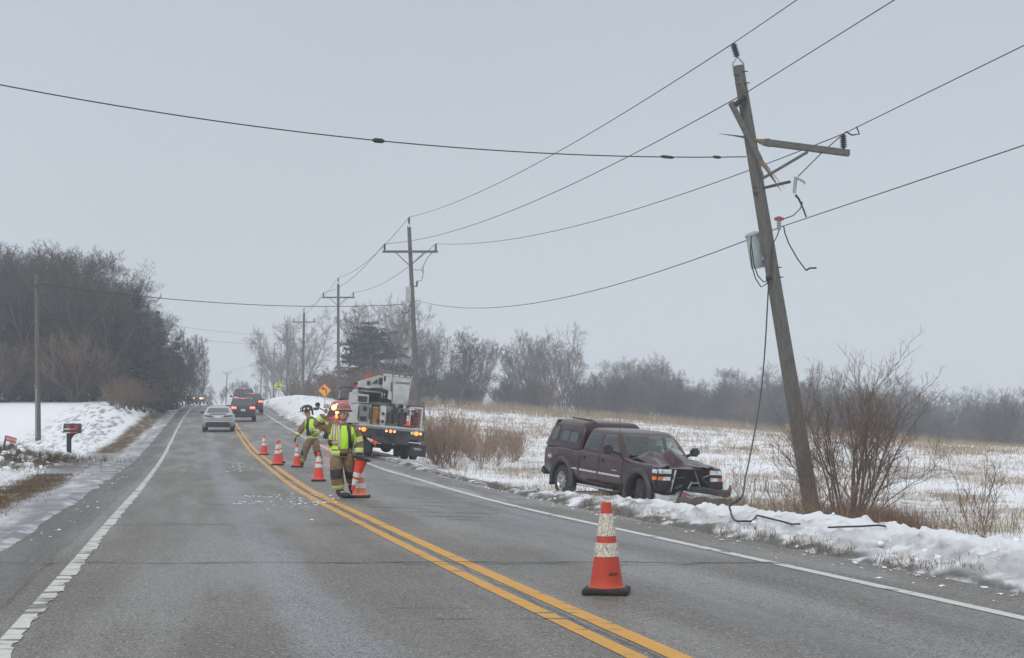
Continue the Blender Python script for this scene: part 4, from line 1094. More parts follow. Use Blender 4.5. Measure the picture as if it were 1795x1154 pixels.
b.tube([Q(x, y, -.02) for x, y in ((1286, 128), (1284, 112), (1292, 100), (1303, 112), (1304, 126))], .024, 6)
b.build("bracket", M['galv'], cp)
def cins(x0, y0, x1, y1, dy, r=.085):
    p0, p1 = Q(x0, y0, dy), Q(x1, y1, dy); i_ = MB(); insulator(i_, p0, (p1 - p0).length, r, p1 - p0, sheds=6); i_.build("insulator", M['insul'], cp)
cins(1293, 102, 1285, 76, 0); cins(1284, 190, 1306, 172, -.25); cins(1475, 265, 1474, 238, -.24)
b = MB(); b.beam(Q(1338, 331, -.12), Q(1382, 322, -.3), .06, .06, bev=.01); b.build("bracket", M['dark_metal'], cp)
b = MB(); b.tube([Q(1391, 314, -.3), Q(1388, 342, -.3)], [.043, .038], 10); b.tube([Q(1392, 316, -.36), Q(1404, 324, -.4)], .03, 8); b.tube([Q(1404, 322, -.4), Q(1405, 328, -.4)], .02, 6); b.build("fuse_cutout", M['porc'], cp)
b = MB(); b.tube([Q(1390, 345, -.3), Q(1396, 352, -.3), Q(1404, 370, -.3), Q(1409, 384, -.3)], [.03, .025, .02, .02], 6); b.build("fuse_tube", M['dark_plastic'], cp)
b = MB(); insulator(b, Q(1363, 407, -.2), .27, .06, (0, 0, 1), m=0); b.build("surge_arrester", M['porc'], cp)
b = MB(); b.tube([Q(1363, 389, -.2), Q(1363, 382, -.2)], .055, 10); b.tube([Q(1355, 386, -.2), Q(1371, 386, -.2)], .035, 8); b.build("arrester_cap", M['red_cap'], cp)
tv = Q(1329, 437, .30); up_ = (a1 - a0).normalized(); qm = up_.to_track_quat('Z', 'Y').to_matrix().to_4x4()
b = MB(); b.lathe([(0.001, -.40), (.165, -.40), (.18, -.37), (.18, .33), (.20, .33), (.20, .37), (.17, .40), (.06, .44), (.001, .45)], 22, Matrix.Translation(tv) @ qm); tr_o = b.build("transformer", M['tank'], cp)
for dz_, row_ in ((.2, 425), (-.2, 450)):
    b = MB(); b.beam(tv + Vector((.1, -.1, dz_)), Q(axis_px(row_), row_), .12, .1); b.build("bracket", M['galv'], cp)
b = MB()
def cab(pts_, r, dys=None):
    b.tube([Q(x, y, (dys[i] if dys else -.2)) for i, (x, y) in enumerate(pts_)], r, 6)
cab(((1315, 416), (1313, 440), (1316, 470), (1322, 490), (1332, 505), (1340, 500), (1346, 492)), .014)
cab(((1314, 425), (1319, 465), (1326, 485), (1336, 496), (1346, 492)), .014)
cab(((1371, 398), (1372, 412), (1378, 432), (1392, 458), (1406, 478)), .016, (-.2, -.3, -.4, -.45, -.5))
cab(((1406, 478), (1412, 474), (1423, 474)), .022, (-.5, -.5, -.55))
cab(((1371, 386), (1388, 380), (1400, 368), (1404, 358), (1396, 352)), .013)
cab(((1363, 406), (1360, 415), (1352, 430), (1348, 460), (1350, 480)), .013)
cab(((1480, 234), (1440, 268), (1395, 313)), .013, (-.24, -.3, -.3))
cab(((1498, 225), (1503, 238), (1490, 240), (1480, 234)), .018)
b.build("jumper_wire", M['cable'], cp)
b = MB(); b.tube([Q(1340, 490, -.22), Q(1350, 488, -.22)], .05, 8); b.build("cable_clamp", M['black'], cp)
for row, s in ((128, 1), (134, -1), (148, 1), (150, -1), (330, -1), (340, -1), (470, 1), (487, 1), (342, -1)):
    q = MB(); q.tube([Q(axis_px(row), row, -.1), Q(axis_px(row) + s * 13, row, -.16)], .014, 5); q.build("climbing_step", M['dark_metal'], cp)
def W(px, py, dy=0.0): return Q(px, py, dy) + Vector((cb_.x, CY, cz))
ATT[1] = {'top': W(1284, 77, 0), 'l': W(1308, 165, -.25), 'r': W(1475, 238, -.24)}

# ---- wires, each one a thing
def wire(label, a, b_, sag, r, m='wire', name="power_line", n=26, group=None):
    a, b_ = Vector(a), Vector(b_); mb = MB()
    pts_ = [a + (b_ - a) * (i / n) + Vector((0, 0, -4 * sag * (i / n) * (1 - i / n))) for i in range(n + 1)]
    mb.tube(pts_, r, 5); return tag(mb.build(name, M[m]), label, "power line", group)
def ext(p, px, py, Y, k=2.2):
    q = P(px, py, Y); d = q - p; return p + d * k
for key, lb, q in (('top', "bare overhead wire rising from the broken pole's top to the upper right", (1397, 0, 30.8)), ('l', "overhead wire crossing the broken pole below its top to the upper right", (1568, 0, 27.0)), ('r', "overhead wire from the outer end of the snapped crossarm to the right edge", (1795, 80, 26.6))):
    wire(lb, ATT[1][key], ext(ATT[1][key], *q, k=3.0), 0.0, .0105)
n1 = W(1366, 400, -.2)
wire("lowest overhead wire running from the broken pole to the right edge", n1, ext(n1, 1795, 255, 24.0, 3.0), 0.0, .0105)
wire("topmost wire sagging from the broken pole down to the transformer pole", ATT[1]['top'], ATT[2]['top'], .55, .0125)
wire("second wire sagging from the broken pole to the transformer pole's left arm end", ATT[1]['l'], ATT[2]['l'], .75, .0125)
wire("third wire sagging from the snapped crossarm to the transformer pole's right arm end", ATT[1]['r'], ATT[2]['r'], .75, .0125)
n2 = P(731, 527, 89)
wire("lowest wire sagging from the broken pole to the grey transformer", n1, n2, 1.0, .0125)
names = {2: "transformer pole", 3: "straight pole by the orange sign", 4: "first hazy pole", 5: "second hazy pole", 6: "third hazy pole", 7: "faint pole above the cars"}
for k in (2, 3, 4, 5, 6, 7):
    for key, w in (('top', "top"), ('l', "left"), ('r', "right")):
        if k == 7 and key == 'r': continue
        wire(f"{w} wire leaving the {names[k]} away from the viewer", ATT[k][key], ATT[k + 1][key], .6, .015)
n3 = P(593, 560, 140)
wire("neutral wire hung low beyond the transformer pole", n2, n3, .7, .014)
wire("neutral wire hung low beyond the straight pole by the orange sign", n3, P(531, 600, 190), .6, .014)
sv = wire("thick service cable crossing high over the road from the broken pole to the left", W(1306, 277, -.15), P(-40, 141, 30), .42, .013)
for px_, k_ in ((662, 0), (1170, 1), (1256, 2)):
    # splices sit on that cable
    t_ = np.interp(px_, [-40, 1306], [1, 0]); A, B = W(1306, 277, -.15), P(-40, 141, 30)
    best = min((i / 400 for i in range(401)), key=lambda u: abs(CX + F * ((A + (B - A) * u).x / (A + (B - A) * u).y) - px_))
    c = A + (B - A) * best + Vector((0, 0, -4 * .42 * best * (1 - best))); d = (B - A).normalized()
    mb = MB(); L_ = (.13, .16, .10)[k_]; mb.tube([c - d * L_, c - d * L_ * .6, c + d * L_ * .6, c + d * L_], [.02, .05 if k_ == 0 else .035, .05 if k_ == 0 else .035, .02], 8); mb.build("splice_sleeve", M['black'], sv)
wire("lower service cable crossing the road from the transformer pole to the left lawn pole", P(707, 534, 89), ATT['lp'], .45, .018)
for pxy, lb in (((300, 570), "upper faint wire crossing the road far away towards the left wood"), ((335, 593), "lower faint wire crossing the road far away towards the left wood")):
    wire(lb, P(500, 587 if pxy[1] < 580 else 602, 245), P(pxy[0], pxy[1], 200), .35, .015)

# the cable torn off the pole, hanging down and looping on the snow
mb = MB()
pp = [W(1345, 495, -.2), W(1342, 540, -.25), W(1339, 585, -.3), W(1334, 640, -.4), W(1327, 695, -.5), W(1316, 750, -.7), W(1304, 800, -.9), W(1294, 835, -1.1), W(1285, 865, -1.4)]
def on_ground(px, py, up=.03):
    g = np.arange(9, 60, .02); X_ = (px - CX) / F * g; zz = H + (HY - py) / F * g
    k = np.argmax(zz < ground_z(X_, g)); return Vector((X_[k], g[k], gz(X_[k], g[k]) + up))
def onsnow(px, Y, up=.03):
    x = at_px(px, Y); return Vector((x, Y, gz(x, Y) + up))
LAND = on_ground(1281, 905, .05)
for i_, t_ in enumerate(np.linspace(0, 1, len(pp))): pp[i_] = P(CX + F * pp[i_].x / pp[i_].y, HY - F * (pp[i_].z - H) / pp[i_].y, 35.8 + (LAND.y - 35.8) * float(t_) ** 2.2)
pp += [P(1280, 886, LAND.y + .3), LAND] + [on_ground(*q_) for q_ in ((1284, 913), (1292, 919), (1304, 922), (1318, 918), (1327, 908))]
sp_ = []
for i in range(len(pp) - 1):
    p0, p1, p2_, p3 = pp[max(0, i - 1)], pp[i], pp[i + 1], pp[min(len(pp) - 1, i + 2)]
    for k in range(5):
        t = k / 5; sp_.append(.5 * ((2 * p1) + (p2_ - p0) * t + (2 * p0 - 5 * p1 + 4 * p2_ - p3) * t * t + (3 * p1 - p0 - 3 * p2_ + p3) * t ** 3))
sp_.append(pp[-1]); mb.tube(sp_, list(np.linspace(.017, .0125, len(sp_))), 6)
tag(mb.build("torn_cable", M['cable']), "black cable hanging from the broken pole and looping on the snow", "cable")
mb = MB(); mb.tube([on_ground(px, py) for px, py in ((1327, 908), (1338, 912), (1352, 916), (1370, 920), (1388, 924), (1402, 926))], .012, 6)
tag(mb.build("loose_cable", M['cable']), "black cable lying on the snow right of the hanging loop", "cable")
mb = MB(); mb.tube([on_ground(px, py, .05) for px, py in ((1452, 933), (1480, 932), (1510, 931), (1540, 930), (1552, 931))], .012, 6)
tag(mb.build("loose_cable", M['cable']), "straight black cable piece on the snow below the shrub", "cable")
mb = MB(); mb.tube([onsnow(px, Y, u) for px, Y, u in ((1632, 23.2, .0), (1650, 23.0, .10), (1690, 22.0, .12), (1730, 21.0, .08), (1760, 20.3, .0), (1795, 19.6, 0))], [.02, .022, .022, .02, .018, .015], 6)
tag(mb.build("fallen_branch", M['twig_near']), "long dark branch arching over the weeds at the right edge", "branch")
mb = MB()
for i in range(26):
    x0 = rt.uniform(-1.0, .9); a = rt.uniform(0, 3.14); L_ = rt.uniform(.2, .6); c = W(1395, 905, -1.6) + Vector((x0, rt.uniform(-.3, .3), 0)); c.z = gz(c.x, c.y) + .05
    mb.tube([c - Vector((math.cos(a), math.sin(a) * .4, rt.uniform(-.1, .1))) * L_ / 2, c + Vector((math.cos(a), math.sin(a) * .4, rt.uniform(-.1, .1))) * L_ / 2], rt.uniform(.008, .03), 5)
tag(mb.build("wood_debris", M['bark']), kind="stuff")
# ------------------------------------------------------------------ vehicles
class Skin:
    """a closed shell onto which windows, lamps and trim are projected"""
    def __init__(s, vs, fs): s.bvh = BVHTree.FromPolygons([Vector(v) for v in vs], fs)
    def hit(s, a, b, side):
        o, d = {'rear': ((a, -30, b), (0, 1, 0)), 'front': ((a, 30, b), (0, -1, 0)), 'right': ((30, a, b), (-1, 0, 0)), 'left': ((-30, a, b), (1, 0, 0)), 'top': ((a, b, 30), (0, 0, -1))}[side]
        p, n, i, dist = s.bvh.ray_cast(Vector(o), Vector(d))
        return p, Vector(d)
    def patch(s, mb, poly, side, off=.006, skirt=.03, rings=9, m=0, r=0.0, n=4):
        if r > 0: poly = rounded(poly, r)
        poly = dens(poly, max(1, 40 // len(poly)) if len(poly) < 12 else 1)
        cx_ = sum(p[0] for p in poly) / len(poly); cy_ = sum(p[1] for p in poly) / len(poly)
        vs = []; fs = []; k = len(poly); last = None
        def pt(a, b, o):
            nonlocal last
            p, d = s.hit(a, b, side)
            if p is None:
                if last is None: return None
                return last
            q = p - d * o; last = q; return q
        c = pt(cx_, cy_, off)
        if c is None: return
        vs.append(c)
        for ring in range(1, rings + 1):
            t = ring / rings
            for a, b in poly: vs.append(pt(cx_ + (a - cx_) * t, cy_ + (b - cy_) * t, off))
        for a, b in poly: vs.append(pt(cx_ + (a - cx_) * 1.01, cy_ + (b - cy_) * 1.01, -skirt))
        for j in range(k): fs.append((0, 1 + j, 1 + (j + 1) % k))
        for ring in range(rings):
            o0, o1 = 1 + ring * k, 1 + (ring + 1) * k
            for j in range(k): fs.append((o0 + j, o1 + j, o1 + (j + 1) % k, o0 + (j + 1) % k))
        mb.add(vs, fs, m)

PROF = [(0, .90), (.08, .955), (.22, .985), (.42, 1.0), (.62, 1.0), (.80, .988), (.92, .965), (.98, .93), (1.0, .88)]
def hull(st, wheels, nY=70, deckcrown=.02, arch_mat=None, prof=PROF):
    """lower body from stations (y, zb, zt, half width); wheels: (y, z, R) cut arches"""
    st = sorted(st); ys0 = [s[0] for s in st]
    ys = set(np.linspace(ys0[0], ys0[-1], nY))
    for s in st: ys.add(s[0])
    for wy, wz, wr in wheels:
        for a in np.linspace(-1, 1, 17): ys.add(wy + wr * math.sin(a * math.pi / 2))
        ys.add(wy - wr * 1.001); ys.add(wy + wr * 1.001)
    ys = np.array(sorted(ys)); zb0 = np.interp(ys, ys0, [s[1] for s in st]); zt = np.interp(ys, ys0, [s[2] for s in st]); w = np.interp(ys, ys0, [s[3] for s in st])
    zb = zb0.copy()
    for wy, wz, wr in wheels:
        dd = wr ** 2 - (ys - wy) ** 2; zb = np.where(dd > 0, np.maximum(zb, wz + np.sqrt(np.maximum(dd, 0))), zb)
    G = []
    for i, y in enumerate(ys):
        half = [(w[i] * p, zb[i] + (zt[i] - zb[i]) * max(0, t if zb[i] - zb0[i] < .01 else t)) for t, p in PROF]
        deck = [(w[i] * .70, zt[i] + deckcrown * .6), (w[i] * .4, zt[i] + deckcrown * .9), (0, zt[i] + deckcrown)]
        row = [(-x, y, z) for x, z in half] + [(-x, y, z) for x, z in deck] + [(x, y, z) for x, z in deck[::-1][1:]] + [(x, y, z) for x, z in half[::-1]]
        G.append([Vector(p) for p in row])
    mb = MB(); mb.grid(G)
    n = len(G[0])
    for row, fl in ((G[0], False), (G[-1], True)):
        fs = []
        for i in range(n // 2):
            a, b, c, d = i, i + 1, n - 2 - i, n - 1 - i
            f = (a, b, c, d) if b != c else (a, b, d)
            fs.append(f if not fl else f[::-1])
        mb.add(row, fs)
    # underside
    U = [[G[i][0], G[i][-1]] for i in range(len(G))]
    mb.grid(U, m=1 if arch_mat else 0)
    return mb
def even(poly, n):
    """closed outline resampled to n equal steps"""
    P_ = np.array(poly + [poly[0]]); d = np.concatenate([[0], np.cumsum(np.linalg.norm(np.diff(P_, axis=0), axis=1))]); t = np.linspace(0, d[-1], n + 1)[:-1]
    return list(zip(np.interp(t, d, P_[:, 0]), np.interp(t, d, P_[:, 1])))
def in_poly(p, poly):
    c = False; j = len(poly) - 1
    for i in range(len(poly)):
        a, b = poly[i], poly[j]
        if (a[1] > p[1]) != (b[1] > p[1]) and p[0] < (b[0] - a[0]) * (p[1] - a[1]) / (b[1] - a[1]) + a[0]: c = not c
        j = i
    return c
def layers(rows, nseg=10, rr=.18, crown=.04, fine=2):
    """greenhouse: rows of (z, y0, y1, half width) from belt to roof"""
    G = []
    for z, y0, y1, w in rows:
        poly = rounded([(-w, y0), (w, y0), (w, y1), (-w, y1)], rr, 5); poly = even(poly, 120) if fine > 2 else dens(poly, fine)
        G.append([Vector((x, y, z)) for x, y in poly])
    mb = MB(); mb.grid(G, closed=True)
    top = G[-1]; c = sum(top, Vector()) / len(top); vs = [Vector((c.x, c.y, c.z + crown))]; k = len(top)
    for t in (.35, .7): vs += [c + (p - c) * t + Vector((0, 0, crown * (1 - t * t))) for p in top]
    vs += top; fs = [(0, 1 + j, 1 + (j + 1) % k) for j in range(k)]
    for r_ in range(2):
        o0, o1 = 1 + r_ * k, 1 + (r_ + 1) * k
        for j in range(k): fs.append((o0 + j, o1 + j, o1 + (j + 1) % k, o0 + (j + 1) % k))
    mb.add(vs, fs); return mb
def wheel(parent, x, y, z, r, w, rimmat, spokes=6, rot=0.0):
    e_ = empty("wheel", (x, y, z), 0, parent); e_.rotation_euler = (0, 0, rot)
    T = Matrix.Rotation(R(90), 4, 'Y')
    t = MB(); hw = w / 2
    t.lathe([(r * .60, -hw * .9), (r * .80, -hw), (r * .95, -hw * .92), (r, -hw * .7), (r * 1.0, 0), (r, hw * .7), (r * .95, hw * .92), (r * .80, hw), (r * .60, hw * .9)], 32, T)
    t.build("tyre", M['rubber'], e_)
    m = MB(); s = 1 if x > 0 else -1
    m.lathe([(r * .62, -hw * .9), (r * .62, hw * .9), (r * .57, hw * .8), (r * .52, hw * .3), (r * .50, hw * .3)], 28, T if s > 0 else Matrix.Rotation(R(-90), 4, 'Y'))
    m.lathe([(r * .54, hw * .28), (.001, hw * .28)], 20, T if s > 0 else Matrix.Rotation(R(-90), 4, 'Y'), 1)
    for k in range(spokes):
        a = k * 2 * math.pi / spokes
        m.beam((s * hw * .45, math.cos(a) * r * .10, math.sin(a) * r * .10), (s * hw * .72, math.cos(a) * r * .55, math.sin(a) * r * .55), r * .17, .03, bev=.008, up=(1, 0, 0))
    m.lathe([(r * .17, hw * .3), (r * .16, hw * .85), (.001, hw * .9)], 12, T if s > 0 else Matrix.Rotation(R(-90), 4, 'Y'))
    m.build("rim", [M[rimmat], M['black']], e_)
    return e_
def sk(*mbs):
    vs = []; fs = []
    for m in mbs:
        o = len(vs); vs += m.v; fs += [[i + o for i in f] for f in m.f]
    return Skin(vs, fs)
def part(parent, name, m, sk_, polys, side, **kw):
    mb = MB()
    for p in polys: sk_.patch(mb, p, side, **kw)
    if mb.v: return mb.build(name, M[m], parent, smooth=50)
def rect(x0, z0, x1, z1): return [(x0, z0), (x1, z0), (x1, z1), (x0, z1)]

def place(root, x, y, head_deg, z=None, pitch=0, roll=0):
    """head_deg: heading, degrees left of straight-away"""
    root.location = (x, y, float(zr(y)) if z is None else z)
    root.rotation_euler = (R(pitch), R(roll), R(head_deg))

def sedan():
    root = empty("parked_car"); root.name = "sedan"
    wy = (1.38, -1.42)
    b = hull([(-2.40, .42, .80, .70), (-2.36, .34, .93, .80), (-2.25, .30, 1.03, .87), (-1.9, .27, 1.08, .905), (-1.5, .25, 1.04, .915), (0, .22, 1.0, .92), (1.0, .22, .99, .915), (1.5, .24, .93, .90), (2.1, .28, .80, .85), (2.36, .34, .66, .74), (2.40, .40, .60, .66)], [(wy[0], .33, .37), (wy[1], .33, .37)], deckcrown=.04)
    g = layers([(.98, -1.78, 1.12, .83), (1.08, -1.62, .95, .815), (1.22, -1.38, .68, .75), (1.36, -1.08, .40, .68), (1.43, -.80, .15, .60), (1.46, -.55, -.05, .54)], rr=.22)
    b.build("body", [M['silver'], M['black']], root, fixn=True); g.build("cabin", M['silver'], root, fixn=True)
    S, B = sk(g), sk(b)
    part(root, "rear_window", 'glass_tint', S, [[(-.66, 1.09), (.66, 1.09), (.54, 1.385), (-.54, 1.385)]], 'rear', r=.06, off=.02)
    part(root, "windscreen", 'glass', S, [[(-.66, 1.05), (.66, 1.05), (.55, 1.36), (-.55, 1.36)]], 'front', r=.06, off=.02)
    for sd in ('left', 'right'):
        part(root, "side_window", 'glass', S, [[(-1.2, 1.08), (-.12, 1.08), (-.12, 1.36), (-.75, 1.36)]], sd, r=.05, off=.008)
        part(root, "side_window", 'glass', S, [[(-.05, 1.08), (.72, 1.08), (.22, 1.36), (-.05, 1.36)]], sd, r=.05, off=.008)
    for s in (-1, 1):
        part(root, "tail_light", 'red_lens', B, [[(s * .30, .84), (s * .77, .90), (s * .80, .99), (s * .34, .955)][::s]], 'rear', r=.02, off=.012)
        h = MB(); h.box((s * 1.0, .80, 1.06), (.20, .12, .15), bev=.04); h.beam((s * .86, .8, 1.02), (s * .95, .8, 1.03), .06, .05); h.build("wing_mirror", M['car_dark'], root)
    part(root, "number_plate", 'plate_white', B, [rect(-.17, .80, .17, .93)], 'rear', off=.012)
    part(root, "rear_valance", 'dark_plastic', B, [[(-.72, .36), (.72, .36), (.70, .52), (.55, .58), (-.55, .58), (-.70, .52)]], 'rear', r=.03, off=.012)
    h = MB(); h.tube([(-.68, -2.405, .62), (-.4, -2.44, .60), (0, -2.45, .595), (.4, -2.44, .60), (.68, -2.405, .62)], .022, 6); h.build("bumper_trim", M['chrome'], root)
    h = MB(); h.prism([(-.5, 1.10), (.5, 1.10), (.5, 1.115), (-.5, 1.115)], -2.22, -2.34); h.build("boot_lip", M['silver'], root)
    h = MB(); h.box((0, -1.6, 1.09), (.14, .05, .05), bev=.01); h.build("brake_light", M['red_lens'], root)
    for x in (-1, 1):
        for y in wy: wheel(root, x * .79, y, .33, .33, .23, 'rim', 9)
    tag(root, "silver sedan driving away in the left lane over the yellow line", "car"); return root
def suv(label, paint='car_black', name="suv", kind=0, lit=True, hl=2.35, wid=.95, ht=1.72, z0=0.0):
    root = empty(name); wy = (hl * .60, -hl * .60)
    b = hull([(-hl, .46, .92, wid * .84), (-hl + .05, .38, 1.02, wid * .92), (-hl + .2, .33, 1.06, wid * .98), (-hl * .5, .30, 1.06, wid), (0, .29, 1.05, wid), (hl * .5, .30, 1.04, wid * .98), (hl * .75, .34, 1.0, wid * .95), (hl - .05, .42, .86, wid * .85), (hl, .48, .78, wid * .78)], [(wy[0], .37, .42), (wy[1], .37, .42)])
    g = layers([(1.03, -hl + .04, hl * .42, wid * .93), (1.15, -hl + .10, hl * .37, wid * .92), (ht - .30, -hl + .24, hl * .22, wid * .83), (ht - .10, -hl + .36, hl * .12, wid * .765), (ht - .02, -hl + .46, hl * .06, wid * .70)], rr=.16)
    b.build("body", [M[paint], M['black']], root, fixn=True); g.build("cabin", M[paint], root, fixn=True)
    S, B = sk(g), sk(b, g)
    part(root, "rear_window", 'glass', S, [[(-wid * .78, 1.16), (wid * .78, 1.16), (wid * .68, ht - .13), (-wid * .68, ht - .13)]], 'rear', r=.07, off=.02)
    part(root, "windscreen", 'glass', S, [[(-wid * .76, 1.10), (wid * .76, 1.10), (wid * .66, ht - .16), (-wid * .66, ht - .16)]], 'front', r=.06, off=.02)
    for sd in ('left', 'right'):
        for y0, y1 in ((-hl * .78, -hl * .42), (-hl * .38, -.08), (0, hl * .26)):
            part(root, "side_window", 'glass', S, [[(y0, 1.14), (y1, 1.14), (y1 - .03, ht - .18), (y0 + .06, ht - .18)]], sd, r=.05, off=.008)
    for s in (-1, 1):
        t = part(root, "tail_light", 'tail_on' if lit else 'red_lens', B, [[(s * wid * .50, .93), (s * wid * .90, .93), (s * wid * .90, 1.13), (s * wid * .50, 1.10)][::s]], 'rear', r=.04, off=.02)
        if lit and t:
            c = MB()
            for q in (.60, .78):
                p, d = B.hit(s * wid * q, 1.02, 'rear'); c.tube([p - d * .005, p - d * .035], .062, 12)
            c.build("bulb", M['tail_core'], t)
        h = MB(); h.box((s * (wid + .10), hl * .30, 1.12), (.20, .12, .17), bev=.04); h.beam((s * wid * .92, hl * .30, 1.06), (s * (wid + .05), hl * .30, 1.08), .06, .05); h.build("wing_mirror", M['black'], root)
        if kind == 0:
            h = MB(); h.tube([(s * wid * .62, -hl + .55, ht + .03), (s * wid * .62, hl * .0, ht + .06)], .022, 6); h.build("roof_rail", M['galv'], root)
    part(root, "number_plate", 'plate_white', B, [rect(-.16, .78, .16, .93)], 'rear', off=.014)
    h = MB(); h.box((0, -hl - .01, .50), (wid * 1.72, .16, .22), bev=.05); h.build("bumper", M['dark_plastic'], root)
    h = MB(); h.box((0, -hl + .35, ht - .04), (.30, .05, .03), bev=.01); h.build("brake_light", M['tail_on'] if lit else M['red_lens'], root)
    h = MB(); h.tube([(.45, -hl - .10, .36), (.45, -hl + .3, .36)], .035, 8); h.build("exhaust_pipe", M['chrome'], root)
    for x in (-1, 1):
        for y in wy: wheel(root, x * (wid - .13), y, .37, .37, .25, 'rim', 5)
    tag(root, label, "car"); return root
def heading(Y):
    return math.degrees(math.atan2(-(float(xm(Y + 6)) - float(xm(Y - 6))), 12.0))
def slope(Y): return math.degrees(math.atan2(float(zr(Y + 4) - zr(Y - 4)), 8))
c = sedan(); Yc = 92; place(c, at_px(384, Yc + 2.3), Yc + 2.3, heading(Yc) - 2, float(zr(Yc + 2)), slope(Yc))
c = suv("black SUV with round red tail lights lit, just ahead of the silver sedan"); Yc = 115; place(c, at_px(425, Yc + 2.3), Yc + 2.3, heading(Yc), float(zr(Yc + 2)), slope(Yc))
c = suv("dark SUV partly hidden behind the right side of the black SUV", 'car_dark', hl=2.3, wid=.90, ht=1.70); Yc = 134; place(c, at_px(441.5, Yc + 2.3), Yc + 2.3, heading(Yc) + 1, float(zr(Yc + 2)) + .1, slope(Yc))
c = suv("tall dark SUV farthest up the hill, only its upper half showing", 'car_dark', hl=2.5, wid=1.0, ht=1.86); Yc = 142; place(c, at_px(427, Yc + 2.3), Yc + 2.3, heading(Yc), float(zr(Yc + 2)) + .25, slope(Yc))
# oncoming queue glowing beyond the crest: only lamps and roofs show
def far_car(px, Y, label, zoff):
    root = empty("distant_car"); hl, wid = 2.2, .92
    b = hull([(-hl, .46, .90, .78), (-hl + .2, .33, 1.02, .9), (0, .3, 1.02, .92), (hl - .2, .36, .92, .9), (hl, .48, .82, .78)], [(1.3, .34, .38), (-1.3, .34, .38)], nY=20)
    g = layers([(1.0, -1.9, 1.0, .84), (1.35, -1.5, .5, .74), (1.45, -1.3, .3, .66)]); b.build("body", [M['car_dark'], M['black']], root, fixn=True); g.build("cabin", M['glass'], root, fixn=True)
    S = sk(b)
    for s in (-1, 1): part(root, "lamp", 'head_on', S, [rect(min(s * .36, s * .80), .74, max(s * .36, s * .80), .93)], 'front', off=.02)
    for x in (-1, 1):
        for y in (1.3, -1.3): wheel(root, x * .79, y, .33, .33, .22, 'rim', 5)
    tag(root, label, "car"); place(root, at_px(px, Y), Y, 180, float(zr(Y)) + zoff)
far_car(339, 232, "distant car with glowing lamps at the crest, left one of the pair", .38); far_car(351, 226, "distant car with glowing lamps at the crest, right one of the pair", .35)

# red emergency vehicle parked beyond the bucket truck
c = suv("red emergency vehicle with flashing lights, mostly hidden behind the firefighter and bucket truck", 'car_red', name="emergency_vehicle", kind=1, lit=False, hl=2.5, wid=1.02, ht=1.86)
Ye = 77.0; place(c, at_px(611, Ye), Ye, heading(Ye) + 4, float(zr(Ye)) + .12)
h = MB(); h.box((0, -1.2, 1.90), (1.3, .26, .10), bev=.03); lb_ = h.build("light_bar", M['dark_plastic'], c)
def lampball(parent, name, p, r, m, core=None):
    h = MB(); h.ball(p, r, 10); o = h.build(name, M[m], parent)
    if core:
        h = MB(); h.ball((p[0], p[1] - r * .75, p[2]), r * .55, 8); h.build("bulb", M[core], o)
lampball(c, "strobe_light", (-1.02, -2.2, 1.50), .14, 'strobe_on', 'strobe_core')
lampball(c, "strobe_light", (-.90, -2.3, 1.62), .07, 'strobe_on')
lampball(c, "flasher", (-.93, -2.52, 1.28), .085, 'strobe_core'); lampball(c, "flasher", (-.95, -2.52, 1.08), .085, 'amber_on')
h = MB(); h.beam((-1.0, 1.1, 1.35), (-1.32, 1.1, 1.55), .05, .05); h.box((-1.42, 1.1, 1.46), (.30, .10, .14), bev=.04); h.tube([(-1.34, 1.05, 1.66), (-1.34, 1.15, 1.66)], .12, 14); h.build("tow_mirror", M['black'], c)
for nm_, off_ in (("strobe", (-1.02, -2.6, 1.55)),):
    ld = bpy.data.lights.new("strobe_lamp", 'POINT'); ld.energy = 70; ld.color = (1, .12, .05); ld.shadow_soft_size = .12
    lo = bpy.data.objects.new("strobe_lamp", ld); COL.objects.link(lo); lo.parent = c; lo.location = off_

# ------------------------------------------------------------------ crashed pickup
pk = empty("crashed_pickup"); tag(pk, "maroon crew-cab pickup with a topper and crushed front in the snowy ditch", "pickup truck")
WY = (1.98, -1.91)
low = hull([(-3.02, .62, 1.20, .90), (-2.98, .58, 1.28, .97), (-2.6, .54, 1.30, 1.0), (-1.0, .50, 1.30, 1.005), (.2, .48, 1.29, 1.005), (1.1, .50, 1.26, 1.0), (1.6, .52, 1.22, .995), (2.3, .56, 1.19, .985), (2.62, .62, 1.16, .96), (2.72, .66, 1.12, .90)], [(WY[0], .44, .52), (WY[1], .44, .50)], nY=90, deckcrown=-.03)
_cr = np.array([(1.24, -.99, 1.24, .955), (1.34, -.98, 1.12, .945), (1.55, -.93, .92, .895), (1.74, -.88, .70, .83), (1.80, -.85, .62, .80), (1.84, -.82, .54, .77), (1.875, -.74, .40, .70)])
_cz = np.concatenate([np.linspace(1.24, 1.80, 23), [1.82, 1.84, 1.86, 1.875]])
cab = layers([(z, *[float(np.interp(z, _cr[:, 0], _cr[:, k])) for k in (1, 2, 3)]) for z in _cz], rr=.16, crown=.035, fine=9)
top = layers([(1.28, -3.00, -1.04, .965), (1.42, -2.93, -1.04, .945), (1.66, -2.80, -1.05, .89), (1.86, -2.66, -1.08, .835), (1.96, -2.55, -1.14, .77), (2.0, -2.46, -1.24, .70)], rr=.10, crown=.035)
SL, SC, ST = sk(low), sk(cab), sk(top)
WS = [(-.80, 1.33), (.80, 1.33), (.70, 1.78), (-.70, 1.78)]; RW_ = [(-.7, 1.36), (.7, 1.36), (.64, 1.72), (-.64, 1.72)]
SW1 = [(-.86, 1.33), (-.06, 1.33), (-.06, 1.74), (-.55, 1.745), (-.70, 1.70)]; SW2 = [(.10, 1.33), (.98, 1.33), (.60, 1.745), (.10, 1.745)]
